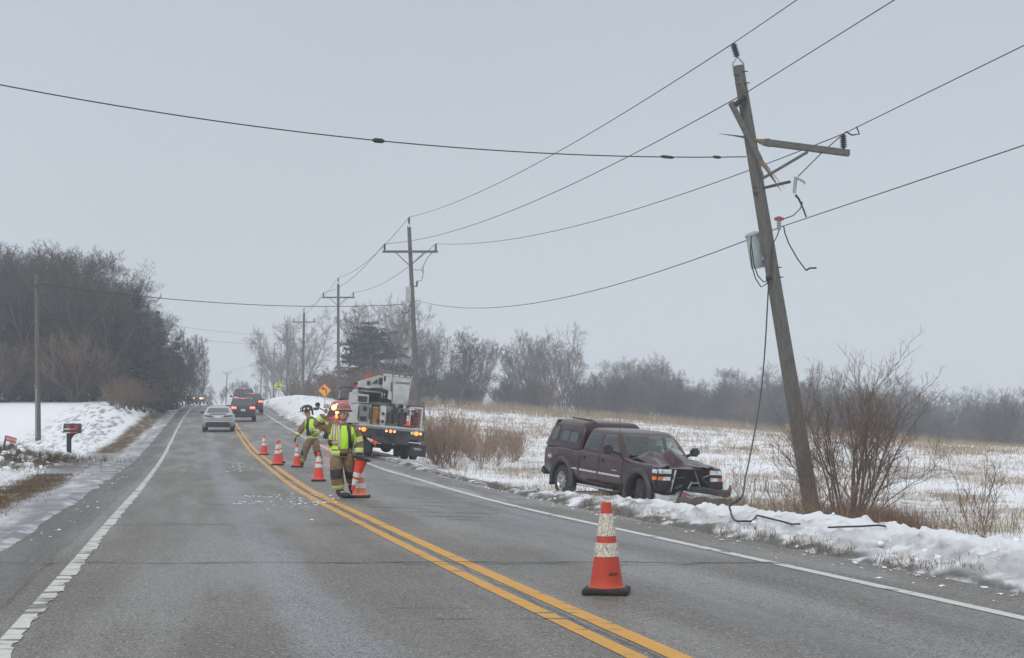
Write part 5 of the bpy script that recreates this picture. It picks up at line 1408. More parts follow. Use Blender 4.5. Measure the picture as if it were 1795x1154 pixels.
def shrink(poly, d=.018):
    cx_ = sum(p[0] for p in poly) / len(poly); cy_ = sum(p[1] for p in poly) / len(poly); out = []
    for x, y in poly: L_ = math.hypot(x - cx_, y - cy_); out.append((cx_ + (x - cx_) * (1 - d / L_), cy_ + (y - cy_) * (1 - d / L_)))
    return out
keep = []
for f in cab.f:
    c_ = sum((Vector(cab.v[i]) for i in f), Vector()) / len(f); n_ = (Vector(cab.v[f[1]]) - Vector(cab.v[f[0]])).cross(Vector(cab.v[f[-1]]) - Vector(cab.v[f[0]])); ax = abs(n_.x) > n_.length * .62
    cut_ = (not ax and c_.y > .2 and in_poly((c_.x, c_.z), shrink(WS))) or (not ax and c_.y < -.6 and in_poly((c_.x, c_.z), shrink(RW_))) or (ax and (in_poly((c_.y, c_.z), shrink(SW1)) or in_poly((c_.y, c_.z), shrink(SW2))))
    if not cut_: keep.append(f)
cab.f = keep; cab.m = [0] * len(keep)
for i, f in enumerate(low.f):
    c_ = sum((Vector(low.v[k]) for k in f), Vector()) / len(f)
    if -.95 < c_.y < 1.2 and c_.z > 1.2 and abs(c_.x) < .86: low.m[i] = 1
body_o = low.build("body", [M['maroon'], M['void']], pk, fixn=True); cab_o = cab.build("cab", M['maroon'], pk, fixn=True); top_o = top.build("topper", M['maroon'], pk, fixn=True)
for x_ in (-.42, .42):
    for y_ in (.22, -.62):
        h = MB(); h.box((x_, y_, 1.36), (.5, .16, .34), bev=.05); h.box((x_, y_ - .01, 1.60), (.26, .11, .17), bev=.05); h.build("seat", M['grey_paint'], pk)
h = MB(); h.tube([(-.42 + .19 * math.cos(a), .78 - .05 * math.sin(a), 1.36 + .17 * math.sin(a)) for a in np.linspace(0, 6.283, 17)], .015, 5); h.build("steering_wheel", M['black'], pk)
# near-black block paints the engine bay's shade where the bonnet has lifted
h = MB(); h.box((0, 1.85, 1.0), (1.60, 1.20, .20), bev=.02); h.build("engine_bay", M['void'], pk)
part(pk, "windscreen", 'glass_clear', SC, [WS], 'front', r=.05, off=.012, skirt=-.011)
part(pk, "rear_window", 'glass_smoke', SC, [RW_], 'rear', r=.05, off=.012, skirt=-.011)
for sd in ('right', 'left'):
    part(pk, "side_window", 'glass_smoke', SC, [SW1], sd, r=.05, off=.007, skirt=-.006)
    part(pk, "side_window", 'glass_clear', SC, [SW2], sd, r=.05, off=.007, skirt=-.006)
    for sw_ in (SW1, SW2):
        pass
    f = part(pk, "topper_window", 'flare', ST, [[(-2.78, 1.40), (-2.36, 1.40), (-2.30, 1.86), (-2.58, 1.86)], [(-2.26, 1.42), (-1.22, 1.40), (-1.22, 1.74), (-2.16, 1.76)]], sd, r=.07, off=.006)
    if f:
        part(f, "pane", 'glass_tint', ST, [[(-2.73, 1.45), (-2.41, 1.44), (-2.35, 1.81), (-2.57, 1.81)]], sd, r=.05, off=.012)
        part(f, "pane", 'glass_tint', ST, [[(-2.20, 1.46), (-1.76, 1.45), (-1.73, 1.71), (-2.11, 1.72)]], sd, r=.03, off=.012)
        part(f, "pane", 'glass_tint', ST, [[(-1.71, 1.45), (-1.28, 1.44), (-1.28, 1.70), (-1.68, 1.71)]], sd, r=.03, off=.012)
    s = 1 if sd == 'right' else -1
    # door seams and cab gap
    part(pk, "door_seam", 'void', SL, [[(-.99, .52), (-.955, .52), (-.955, 1.285), (-.99, 1.285)], [(.02, .56), (.036, .56), (.036, 1.27), (.02, 1.27)], [(1.20, .60), (1.216, .60), (1.216, 1.24), (1.20, 1.24)]], sd, off=.004, rings=2)
    for y0, y1 in ((-1.50, -1.06), (-.93, -.02), (.07, 1.15)):
        part(pk, "side_moulding", 'chrome', SL, [[(y0, .765), (y1, .765), (y1, .812), (y0, .812)]], sd, off=.022, rings=2, r=.01)
    for y in (-.80, .17):
        part(pk, "door_handle", 'black', SL, [[(y - .09, 1.06), (y + .09, 1.06), (y + .09, 1.15), (y - .09, 1.15)]], sd, off=.02, r=.03)
    part(pk, "badge", 'chrome', SL, [[(.72, .90), (.98, .90), (.98, .925), (.72, .925)]], sd, off=.01, rings=2)
    # flares follow the arches
    for wy_, rr_ in ((WY[0], .52), (WY[1], .50)):
        h = MB(); out, inn = [], []
        for k in range(25):
            a = R(-12 + 204 * k / 24)
            for rad, xx, L_ in ((rr_ + .13, 0.985, out), (rr_ - .01, 1.03, inn)): L_.append(Vector((s * xx, wy_ + math.cos(a) * rad, .44 + math.sin(a) * rad)))
        mid_ = [Vector((s * 1.055, (o_.y + i_.y) / 2, (o_.z + i_.z) / 2)) for o_, i_ in zip(out, inn)]
        back = [Vector((s * .90, p.y, p.z)) for p in inn]
        h.grid([out, mid_, inn, back]); h.build("wheel_flare", M['flare'], pk)
        h = MB(); h.tube([(s * .995, wy_, .5), (s * .30, wy_, .5)], rr_ - .015, 20); h.build("wheel_well", M['void'], pk) if False else None
    # mirrors
    h = MB(); h.beam((s * .95, .98, 1.32), (s * 1.18, .92, 1.38), .07, .06); h.build("mirror_arm", M['black'], pk)
    h = MB(); h.box((s * 1.25, .90, 1.42), (.26, .15, .21), bev=.05); h.build("wing_mirror", M['dark_plastic'], pk)
    # running board
    h = MB(); h.beam((s * 1.03, -.85, .42), (s * 1.03, 1.30, .42), .16, .05, bev=.015); rb_ = h.build("running_board", M['dark_plastic'], pk)
    h = MB(); h.beam((s * 1.115, -.80, .43), (s * 1.115, 1.05, .43), .03, .035); h.build("trim", M['chrome'], rb_)
    part(pk, "tail_light", 'red_lens', SL, [rect(min(s * .80, s * .93), .80, max(s * .80, s * .93), 1.15)], 'rear', off=.012)
for s in (1, -1):
    wheel(pk, s * .86, WY[1], .41, .41, .27, 'rim', 8)
    wheel(pk, s * .86, WY[0], .40, .41, .27, 'rim', 8, rot=R(-31))
    h = MB(); h.box((s * .88, WY[1] - .62, .42), (.28, .03, .34), bev=.01); h.build("mud_flap", M['black'], pk)
# painted 4 4 decal at the rear of the bed
text_part("decal", "44", .17, M['plate_white'], pk, (1.006, -2.62, 1.0), (math.pi / 2, 0, math.pi / 2), .004, 1.2)
h = MB(); h.box((0, -3.10, .60), (1.9, .20, .22), bev=.04); h.build("rear_bumper", M['dark_plastic'], pk)
# tilted topper hatch hanging open at the back
h = MB(); h.beam((0, -2.63, 1.93), (0, -3.16, 1.36), 1.62, .05, up=(1, 0, 0)) if False else h.prism([(-2.60, 1.97), (-2.66, 1.99), (-3.20, 1.38), (-3.15, 1.35)], -.80, .80, 'yz'); h.build("topper_hatch", M['car_dark'], pk)
# roof rack rail of the topper
h = MB(); h.tube([(.55, -2.3, 2.05), (.55, -1.2, 2.03), (.5, -1.1, 1.98)], .02, 6); h.build("roof_rail", M['black'], pk)
# crumpled bonnet
def bonnet(u, v):
    """u across -1..1 (vehicle left to right), v 0 windscreen .. 1 nose"""
    x = u * .86; y = 1.22 + 1.46 * v; z = 1.285 - .03 * v - .055 * v * v - .05 * u * u
    fold = lambda c, w: max(0.0, 1 - abs(c) / w)
    ridge = fold(u + .02 - .30 * (v - .4), .62)
    z += .22 * ridge * fold(v - .34, .36) ** .8 + .05 * fold(v - .30, .28)
    z += .20 * fold(u - .66, .42) * fold(v - .40, .42)                 # passenger edge sprung up off the wing
    z -= .13 * fold(u - .34 + .2 * v, .18) * fold(v - .55, .45)        # crease between the two
    dent = fold(u - .12, .62) ** 1.2 * float(sm(v, .45, 1.0))
    z -= .16 * dent; y -= .34 * dent
    z += .022 * math.sin(u * 13 + v * 5) * float(sm(v, .25, .7)) + .014 * math.sin(u * 27 - v * 11) * float(sm(v, .4, .9))
    z -= .04 * float(sm(u, -.5, -1)) * v
    return Vector((x, y, z))
G = [[bonnet(-1 + 2 * i / 44, j / 30) for j in range(31)] for i in range(45)]
G2 = [[p - Vector((0, .0, .035)) for p in row] for row in G]
h = MB(); h.grid(G); h.grid(G2); h.grid([[a, b] for a, b in zip([r_[-1] for r_ in G], [r_[-1] for r_ in G2])]); h.grid([G[0], G2[0]]); h.grid([G[-1], G2[-1]]); h.build("bonnet", M['maroon'], pk, smooth=28)
h = MB(); h.beam((-.8, 1.22, 1.305), (.8, 1.22, 1.305), .10, .02); h.build("cowl", M['black'], pk)
# nose: near-black patch paints the dark of the hole where the grille was, lamps at the ends
part(pk, "painted_grille_hole", 'void', SL, [[(-.60, .67), (.56, .67), (.56, 1.105), (-.60, 1.105)]], 'front', off=.01)
for s in (-1, 1):
    hl_ = part(pk, "headlight", 'lamp_clear', SL, [[(s * .54, 1.0), (s * .88, 1.0), (s * .88, 1.10), (s * .54, 1.105)][::s]], 'front', off=.03, r=.012)
    part(pk, "headlight_surround", 'black', SL, [[(s * .50, .68), (s * .885, .68), (s * .885, 1.105), (s * .50, 1.105)][::s]], 'front', off=.014)
    part(pk, "indicator", 'lamp_clear', SL, [[(s * .56, .84), (s * .76, .84), (s * .76, .925), (s * .56, .93)][::s]], 'front', off=.03, r=.01)
    part(pk, "indicator", 'amber_lens', SL, [[(s * .765, .84), (s * .89, .845), (s * .89, .925), (s * .765, .925)][::s]], 'front', off=.03, r=.01)
    part(pk, "indicator", 'amber_lens', SL, [[(2.60, .84), (2.70, .845), (2.70, .925), (2.60, .925)]], 'right' if s > 0 else 'left', off=.012)
    part(pk, "headlight", 'lamp_clear', SL, [[(2.58, 1.01), (2.70, 1.0), (2.70, 1.08), (2.58, 1.095)]], 'right' if s > 0 else 'left', off=.012)
h = MB(); h.beam((.46, 2.80, 1.10), (.60, 2.84, .58), .035, .03); h.build("grille_bar", M['chrome'], pk)
h = MB(); h.beam((-.08, 2.78, 1.08), (-.26, 2.84, .62), .035, .03); h.beam((-.02, 2.80, .80), (-.18, 2.82, .81), .03, .03); h.build("grille_bar", M['chrome'], pk)
h = MB(); h.box((.70, 2.66, .72), (.50, .20, .36), bev=.06); h.box((-.72, 2.66, .74), (.46, .20, .32), bev=.06); h.box((0, 2.60, .60), (1.5, .14, .24), bev=.04); h.build('lower_fascia', M['black'], pk)
for k_, (x_, y_, z_, rx_, rz2) in enumerate(((.34, 2.78, .70, 40, 25), (.05, 2.82, .74, -30, 60), (-.36, 2.80, .86, 20, -40), (.30, 2.76, .92, 70, 10), (-.42, 2.74, .95, -55, 20), (.62, 2.84, .62, 15, 35))):
    h = MB(); h.box((x_, y_, z_), (.20, .015, .07), Matrix.Rotation(R(rz2), 3, 'Y') @ Matrix.Rotation(R(rx_), 3, 'X'), bev=.003); h.build('torn_trim', M[('dark_plastic', 'galv', 'black')[k_ % 3]], pk)
# bumper bent back in a V where it met the pole
def ribbon(name, pts_, hgt, th, m, tw=None):
    Gf, Gb, Gl, Gu = [], [], [], []
    for i, p in enumerate(pts_):
        p = Vector(p); t = (tw[i] if tw else 0); up = Vector((0, math.sin(t), math.cos(t)))
        hh = hgt[i] if hasattr(hgt, "__len__") else hgt
        f = Vector((0, math.cos(t), -math.sin(t)))
        sec = [p - up * hh / 2 - f * th, p - up * hh * .46, p - up * hh * .2 + f * th * .7, p + up * hh * .2 + f * th * .8, p + up * hh * .46 + f * th * .2, p + up * hh / 2 - f * th]
        Gf.append(sec)
    h = MB(); h.grid(Gf, closed=True); h.add(Gf[0], [list(range(6))]); h.add(Gf[-1], [list(range(6))[::-1]]); return h.build(name, M[m], pk, smooth=35)
ribbon("front_bumper", [(.92, 2.70, .40), (.90, 2.92, .385), (.74, 3.0, .37), (.54, 2.96, .39), (.40, 2.84, .47), (.24, 2.70, .56)], [.25, .26, .27, .26, .20, .12], .05, 'bent_chrome', [.1, .15, .2, .25, .1, -.2])
ribbon("front_bumper", [(.14, 2.70, .50), (-.12, 2.82, .50), (-.40, 2.94, .46), (-.70, 3.0, .41), (-.92, 2.94, .39), (-1.06, 2.70, .42)], [.12, .17, .19, .20, .20, .18], .05, 'bent_chrome', [0, .1, .15, .2, .2, .2])
ribbon("bumper_cap", [(.05, 2.74, .64), (-.3, 2.86, .64), (-.66, 2.94, .58), (-.95, 2.94, .56), (-1.12, 2.78, .60), (-1.20, 2.66, .70)], [.10, .16, .17, .20, .22, .14], .06, 'dark_plastic', [0, 0, 0, .1, .1, 0])
h = MB(); h.box((.10, 2.83, .52), (.31, .012, .16), Matrix.Rotation(R(-8), 3, 'Y') @ Matrix.Rotation(R(-12), 3, 'X'), bev=.004); pl_ = h.build("number_plate", M['plate_white'], pk)
text_part("digits", "822", .105, M['ink'], pl_, (.045, 2.842, .52), (math.pi / 2 - R(12), R(8), math.pi), .003)
h = MB(); h.box((.19, 2.833, .525), (.12, .012, .13), Matrix.Rotation(R(-8), 3, 'Y') @ Matrix.Rotation(R(-12), 3, 'X')); h.build("plate_stripe", M['plate_red'], pl_)
h = MB()
for (x, y, z, sx2, sy2, sz2) in ((0, 2.3, .78, 1.1, .5, .34), (0, 2.5, .5, 1.5, .3, .18), (-.3, 2.62, .9, .3, .1, .2), (.2, 2.60, .74, .25, .12, .2)): h.box((x, y, z), (sx2, sy2, sz2), bev=.03)
h.build("radiator", M['dark_metal'], pk)
h = MB(); h.tube([(.75, .62, 1.36), (.77, .60, 1.9), (.78, .58, 2.22)], .006, 5); h.build("aerial", M['black'], pk)
h = MB(); h.box((0, -.2, .50), (1.5, 4.6, .22), bev=.05); h.box((0, WY[1], .40), (1.5, .2, .2), bev=.08); h.box((0, .3, .34), (.9, 2.6, .16), bev=.04); h.build('underbody', M['void'], pk)  # frame and axle blocks, added near-black to darken the underside
FWD = -154.0
pk.rotation_mode = 'XYZ'
pkx, pky = 2.05 - .02, 39.95
pk.rotation_euler = (R(-3.3), R(-2.2), R(FWD)); pk.location = (pkx + .95, pky + .38, -.75)
# splintered stump and earth under the nose
lg = MB(); A_, B_ = P(1188, 879, 36.9), P(1284, 884, 36.4); A_.z -= .02
lg.tube([A_ + (B_ - A_) * i / 8 + Vector((0, 0, .03 * math.sin(i * 2.1))) for i in range(9)], [.10, .12, .13, .14, .13, .13, .12, .11, .08], 9)
lg_o = lg.build("broken_log", M['bark']); tag(lg_o, "brown splintered log lying under the pickup's crushed nose", "log")
fr = MB()
for i in range(26):
    a = rt.uniform(0, 6.28); d_ = (B_ - A_).normalized(); s0 = B_ + Vector((0, math.cos(a) * .09, math.sin(a) * .09)) - d_ * .15
    fr.tube([s0, s0 + d_ * rt.uniform(.15, .45) + Vector((0, rt.uniform(-.1, .1), rt.uniform(-.12, .12)))], [.016, .003], 4)
fr_o = fr.build("frayed_end", M['split_wood'], lg_o)

# ------------------------------------------------------------------ bucket truck (rear view, built from its base at the back)
bt = empty("bucket_truck"); tag(bt, "white utility bucket truck with folded boom stopped on the right shoulder", "truck")
ZX, ZY, ZS, ZA = 676.0, 1078.0, 314.0, R(5.5)
def T(X, Yz, y=0.0):
    dx, dy = X - ZX, ZY - Yz
    return Vector(((dx * math.cos(ZA) - dy * math.sin(ZA)) / ZS, y, (dx * math.sin(ZA) + dy * math.cos(ZA)) / ZS))
def tbox(name, m, x0, x1, z0, z1, y0, y1, bev=.02, parent=bt):
    h = MB(); h.box(((x0 + x1) / 2, (y0 + y1) / 2, (z0 + z1) / 2), (abs(x1 - x0), abs(y1 - y0), abs(z1 - z0)), bev=bev); return h.build(name, M[m], parent)
tbox("rear_apron", 'dark_metal', -1.20, 1.16, .70, 1.06, 0, .25)
tbox("step_bumper", 'dark_metal', -.72, .62, .50, .74, -.06, .3)
tbox("deck", 'white_paint', -1.18, 1.14, 1.06, 1.14, .02, 3.6)
tbox("chassis", 'dark_metal', -.5, .5, .62, .95, .3, 7.0)
tbox("tow_hitch", 'black', -.12, .10, .62, .80, -.16, -.05)
# left cabinets: side of the body and stepped boxes
cb1 = tbox("cabinet", 'white_paint', -1.27, -.80, 1.14, 1.86, .08, 3.4)
tbox("cabinet_door", 'grey_paint', -1.22, -.86, 1.20, 1.78, .05, .085, .006, cb1); tbox("latch", 'black', -1.08, -.96, 1.60, 1.74, .03, .06, .005, cb1); tbox("tag", 'black', -1.16, -.94, 1.24, 1.40, .035, .06, .005, cb1)
tbox("cabinet", 'white_paint', -1.30, -.86, 1.86, 2.20, .6, 3.3); tbox("louvre", 'dark_metal', -1.25, -.92, 1.92, 2.12, .57, .605, .005, cb1)
tbox("cabinet", 'grey_paint', -.80, -.50, 1.14, 1.80, .9, 3.2)
# ribbed golden hose reel
h = MB(); pr = [(.001, 0)]
for k in range(14): z = .015 + k * .043; pr += [(.12, z), (.145, z + .015), (.145, z + .027), (.12, z + .042)]
pr += [(.10, .62), (.001, .63)]; h.lathe(pr, 18, Matrix.Translation((-.62, .22, 1.14))); h.build("hose_reel", M['gold'], bt)
tbox("rear_post", 'white_paint', -.46, -.25, 1.14, 1.84, .10, .5); tbox("bay_wall", 'grey_paint', -.25, .18, 1.14, 1.80, 1.2, 1.3)
tbox("bay_shelf", 'green', -.24, .18, 1.14, 1.23, .12, .9); tbox("bay_side", 'grey_paint', -.23, .0, 1.25, 1.84, .30, .36); tbox("tool_box", 'dark_plastic', .0, .18, 1.24, 1.72, .25, .7)
for k in range(5):
    h = MB(); h.tube([(-.18 + k * .07, .2, 1.24), (-.16 + k * .06, .3, 1.62 + .07 * (k % 3))], .016, 6); h.build("tool_handle", M[('black', 'bag_red', 'dark_metal')[k % 3]], bt)
tbox("rear_column", 'dark_metal', .22, .52, 1.14, 1.66, .22, .6); tbox("column_cap", 'grey_paint', .20, .54, 1.66, 1.80, .18, .62)
# right cage with a rust-red bag
cg = MB()
for x in (.60, 1.02):
    for y in (.06, 1.6): cg.box((x, y, 1.49), (.045, .045, .70))
for y in (.06, 1.6): cg.box((.81, y, 1.865), (.465, .05, .05))
for x in (.60, 1.02): cg.box((x, .83, 1.865), (.05, 1.49, .046))
cg.build("side_rack", M['white_paint'], bt)
h = MB(); h.ball((.83, .5, 1.42), .2, 12, sq=(.85, 1, 1.3)); h.ball((.78, .45, 1.28), .15, 10); h.ball((.90, .42, 1.60), .10, 9); h.build("tool_bag", M['bag_red'], bt)
h = MB(); h.ball((.70, .3, 1.64), .07, 9); h.build("work_light", M['galv'], bt)
tbox("rack_back", 'grey_paint', .62, 1.0, 1.14, 1.80, 1.5, 1.56)
tbox("rust_tray", 'bag_red', .58, 1.05, 1.89, 1.95, .1, 1.5)
h = MB(); h.tube([(.4, .14, 1.18), (.52, .10, 1.24), (.62, .08, 1.17), (.78, .1, 1.2)], .05, 7); h.build("rope_coil", M['bag_red'], bt)
# turret, pedestal and folded boom
tbox("pedestal", 'grey_paint', -1.12, -.30, 1.80, 2.42, 1.9, 2.8, .05); tbox("pedestal_panel", 'dark_metal', -1.02, -.38, 1.98, 2.28, 1.87, 1.91, .01); tbox("panel_divider", 'grey_paint', -.86, -.82, 1.98, 2.28, 1.85, 1.88, .005)
tbox("cross_bar", 'grey_paint', -1.0, .10, 1.84, 1.96, 1.0, 1.3, .03); tbox("upper_frame", 'grey_paint', -1.2, -.2, 2.36, 2.48, 1.6, 2.0, .03)
h = MB(); h.prism([(-.26, 1.90), (.14, 1.88), (.16, 2.0), (-.12, 2.40), (-.22, 2.40)], 1.1, 1.35, 'xz'); h.build("boom_knuckle", M['dark_metal'], bt)
h = MB(); h.tube([(-.30, 1.2, 1.80), (-.30, 1.1, 2.2), (-.38, 1.1, 2.5), (-.28, 1.1, 2.62)], .022, 6); h.build("hydraulic_hose", M['black'], bt)
h = MB(); h.prism([(-1.24, 2.46), (-.85, 2.44), (-.36, 2.52), (-.34, 2.90), (-.46, 2.95), (-.62, 2.90), (-1.22, 2.66)], 1.3, 1.75, 'xz'); h.build("boom", M['white_paint'], bt)
tbox("boom_panel", 'dark_metal', -.92, -.80, 2.56, 2.70, 1.26, 1.31, .005); tbox("boom_end", 'dark_metal', -.50, -.36, 2.62, 2.86, 1.24, 1.32, .01)
h = MB(); h.prism([(-.74, 2.62), (-.56, 2.66), (-.56, 2.80)], 1.25, 1.31, 'xz'); h.build("boom_gusset", M['dark_metal'], bt)
h = MB(); h.beam((-1.36, 1.5, 2.58), (-1.22, 1.5, 2.57), .12, .08); h.build("boom_tip", M['dark_metal'], bt)
tbox("upper_boom", 'white_paint', -.72, -.32, 2.44, 2.56, 1.9, 4.6, .03)
for x in (-.92, -.80):
    h = MB(); h.lathe([(.001, .17), (.03, .17), (.06, 0), (.001, 0)], 8, Matrix.Translation((x, 1.5, 2.78 + (x + .92) * .45))); h.build("marker_cone", M['cone_orange'], bt)
# bucket with platform bracket
BX = .25
h = MB(); Gk = []
for z, hw, hd in ((1.94, .25, .28), (1.98, .275, .30), (2.90, .325, .345), (2.92, .345, .37), (2.97, .345, .37), (2.97, .32, .34), (2.86, .31, .33)):
    Gk.append([Vector((x + BX, y + .62, z)) for x, y in rounded([(-hw, -hd), (hw, -hd), (hw, hd), (-hw, hd)], .06, 3)])
h.grid(Gk, closed=True); h.add(Gk[0], [list(range(len(Gk[0])))]); bk = h.build("bucket", M['white_paint'], bt)
text_part("lettering", "HI-RANGER", .10, M['ink'], bk, (BX + .02, .268, 2.70), (math.pi / 2 + .06, 0, 0), .002, 1.0)
for x in (-.12, .12, .30, .36, .52):
    tbox("bucket_hook", 'black', x - .012, x + .012, 2.90, 3.01, .22, .27, .003)
h = MB(); h.prism([(-.42, 2.98), (-.06, 3.0), (-.08, 2.70), (-.14, 2.70), (-.14, 2.38), (-.08, 2.32), (-.06, 2.06), (-.20, 2.10), (-.20, 2.40), (-.42, 2.46)], .45, .62, 'xz'); h.build("bucket_bracket", M['white_paint'], bt)
tbox("bracket_gap", 'black', -.20, -.10, 2.40, 2.70, .52, .60, .005); tbox("bracket_gap", 'black', -.40, -.16, 2.28, 2.40, .5, .6, .005); tbox("bracket_slot", 'black', -.40, -.34, 2.72, 2.90, .43, .46, .003)
tbox("bucket_post", 'dark_metal', .26, .38, 1.80, 2.0, .5, .6, .01); tbox("bucket_post", 'white_paint', .14, .18, 1.80, 2.0, .45, .5, .005)
# cab ahead of the body
tbox("cab", 'white_paint', -1.16, 1.0, .95, 2.46, 4.4, 6.2, .12); tbox("cab_window", 'glass', -.8, .8, 1.75, 2.2, 4.36, 4.405, .02); tbox("bonnet", 'white_paint', -1.0, .95, .8, 1.5, 6.2, 7.6, .15)
tbox("roof_beacon_board", 'cone_orange', -1.25, -.82, 2.56, 2.66, 3.8, 3.9, .01)
h = MB(); h.tube([(-1.1, 4.9, 2.46), (-1.3, 4.8, 2.50), (-1.58, 4.7, 2.48), (-1.66, 4.7, 2.38)], .022, 6); ma_ = h.build("mirror_arm", M['black'], bt)
h = MB(); h.box((-1.64, 4.7, 2.20), (.15, .12, .40), bev=.05); h.build("mirror", M['dark_plastic'], ma_)
h = MB(); h.box((-1.64, 4.63, 2.20), (.10, .012, .32), bev=.004); h.build("mirror_glass", M['galv'], ma_)
for x0, x1, z in ((-1.27, -.80, 1.86), (-1.30, -.86, 2.20)):
    tbox("edge_trim", 'dark_metal', x0 + .01, x1 - .01, z - .02, z + .015, .0, .06, .004)
for x in (-1.24, -.83): tbox("grab_handle", 'black', x - .015, x + .015, 1.3, 1.75, .02, .06, .006)
for k, (x, z) in enumerate(((-.52, 1.30), (-.36, 1.55), (-.36, 1.28), (.08, 1.92), (.30, 1.72), (-.12, 1.90))): tbox("fitting", ('black', 'dark_metal', 'red_lens', 'galv', 'black', 'dark_metal')[k], x - .05, x + .05, z - .05, z + .05, .04, .12, .01)
for k in range(3):
    h = MB(); h.tube([(-.9 + k * .25, 1.2, 1.96), (-.8 + k * .22, 1.0, 2.1 + .05 * k), (-.62 + k * .2, 1.1, 2.22), (-.45 + k * .12, 1.3, 2.45)], .018, 6); h.build("hydraulic_hose", M['black'], bt)
tbox("ladder_rail", 'galv', -1.15, -.2, 2.30, 2.34, .9, .94, .005); tbox("rear_sill", 'grey_paint', -1.18, 1.12, 1.00, 1.07, -.03, .02, .005); tbox("apron_panel", 'black', -.55, .42, .78, .98, -.025, .0, .005)
tbox("side_marker", 'white_paint', .55, 1.05, .60, .64, -.04, .1, .005)
# lamps
def tl(x, z, r, m, name):
    h = MB(); h.lathe([(.001, 0), (r * 1.25, 0), (r * 1.25, .02), (r, .03), (r * .7, .055), (.001, .065)], 16, Matrix.Translation((x, 0, z)) @ Matrix.Rotation(R(90), 4, 'X')); h.build(name, M[m], bt)
for x, r, m in ((-1.0, .066, 'amber_on'), (.87, .066, 'amber_on'), (-.05, .05, 'amber_on'), (-.20, .035, 'tail_core'), (.09, .035, 'tail_core'), (-1.15, .03, 'tail_core'), (1.02, .035, 'tail_core'), (-.86, .035, 'red_lens'), (.72, .05, 'lamp_clear'), (-1.24, .02, 'tail_core')): tl(x, .95, r, m, "tail_light")
tl(-1.14, .78, .035, 'lamp_clear', "reverse_light"); tl(-1.08, .66, .03, 'lamp_clear', "reverse_light")
for x in (-.98, .98):
    tbox("mud_flap", 'black', x - .30, x + .30, .14, .56, .10, .13, .005)
for s in (-1, 1):
    for x in (.66, .98): wheel(bt, s * x, 1.35, .48, .48, .27, 'galv', 6)
    wheel(bt, s * .95, 6.4, .48, .48, .27, 'galv', 6)
text_part("lettering", "TEREX", .10, M['plate_white'], bt, (.96, .095, .40), (math.pi / 2, 0, 0), .002)
h = MB(); h.box((-.02, 1.35, .40), (1.2, .16, .16), bev=.05); h.ball((-.02, 1.35, .40), .22, 10); h.build("axle", M['dark_metal'], bt)
btY = 56.5; btx = at_px(683, btY)
bt.location = (btx, btY, float(zr(btY)) - .03); bt.rotation_euler = (0, R(5.0), R(10.3))
# ------------------------------------------------------------------ traffic cones
def cone(h, px=None, Y=None, label=None, style='new', loc=None, rz=0.0, name="traffic_cone", rot=None, group=None):
    x = at_px(px, Y) if loc is None else loc[0]
    root = empty(name, loc if loc is not None else (x, Y, float(zr(Y)) + .005), rz); 
    if rot is not None: root.rotation_euler = rot
    k = h / .711; body = {'new': 'cone_bright', 'old': 'cone_orange', 'faded': 'cone_faded'}[style]
    r0, r1 = .132 * k, .028 * k if style != 'old' else .035 * k
    zb, zt = .045 * k, h
    rad = lambda z: r0 + (r1 - r0) * (z - zb) / (zt - zb)
    b = MB(); pr = [(r0 * 1.16, zb - .008 * k), (r0 * 1.12, zb + .006 * k), (r0 * 1.0, zb + .012 * k)]
    for i in range(13): z = zb + .015 * k + (zt - zb - .02 * k) * i / 12; pr.append((rad(z), z))
    pr += [(r1 * .9, zt - .002), (r1 * .6, zt), (r1 * .55, zt - .02 * k)]
    b.lathe(pr, 28); b.build("cone_body", M[body], root)
    m = MB(); w = .178 * k; poly = rounded([(-w, -w), (w, -w), (w, w), (-w, w)], .03 * k, 4)
    G = [[Vector((x_ * t, y_ * t, z)) for x_, y_ in poly] for t, z in ((.97, 0), (1.0, .008 * k), (1.0, .030 * k), (.95, .042 * k), (.80, .046 * k), (.55, .05 * k))]
    m.grid(G, closed=True); m.add(G[0], [list(range(len(poly)))]); m.build("base", M['rubber'], root)
    bands = ((.445, .622), (.285, .395)) if style == 'old' else ((.47, .60), (.33, .43)) if style == 'new' else ((.52, .70), (.36, .455), (.17, .26))
    for a, c in bands:
        a, c = a * k * (.711 / .711), c * k; q = MB(); q.lathe([(rad(a) - .002, a), (rad(a) + .004 * k, a + .002), (rad((a + c) / 2) + .004 * k, (a + c) / 2), (rad(c) + .004 * k, c - .002), (rad(c) - .002, c)], 28)
        q.build("reflective_band", M['cracked_band' if style == 'old' else 'band_white'], root)
    if style == 'old':
        q = MB()
        for i in range(7):
            x_ = .03 + i * .010; z = .145 + .004 * math.sin(i * 2.2); rr = rad(z) + .0015; a0 = math.asin(x_ / rr) - math.pi / 2
            q.tube([(rr * math.cos(a0), rr * math.sin(a0), z), (rr * math.cos(a0 + .05), rr * math.sin(a0 + .05), z + .018 + .01 * (i % 2))], .0028, 4)
        q.build("ink_scrawl", M['ink'], root)
    tag(root, label, "traffic cone", group); return root
cone(.716, 1063, 2800 * H / (1040.5 - 738), "large worn orange cone alone in the right lane, nearest the viewer", 'old', rz=R(-9))
Yf = 2800 * H / (873 - 738)
cone(.70, 630, Yf + .05, "faded pale-orange cone standing beside the walking firefighter's boot", 'faded', rz=R(-5))
cone(.655, 558.5, 2800 * H / (844 - 738), "bright orange cone just left of the walking firefighter's legs", rz=R(8))
cone(.675, 521, 2800 * H / (820 - 738), "bright orange cone at the feet of the firefighter in the black helmet", rz=R(3))
cone(.74, 486.5, 2800 * H / (817 - 738), "tall orange cone beside the yellow lines, another close behind it", rz=R(5))
cone(.72, 490, 50.5, "orange cone nearly hidden behind the tall one beside the yellow lines", rz=R(2))
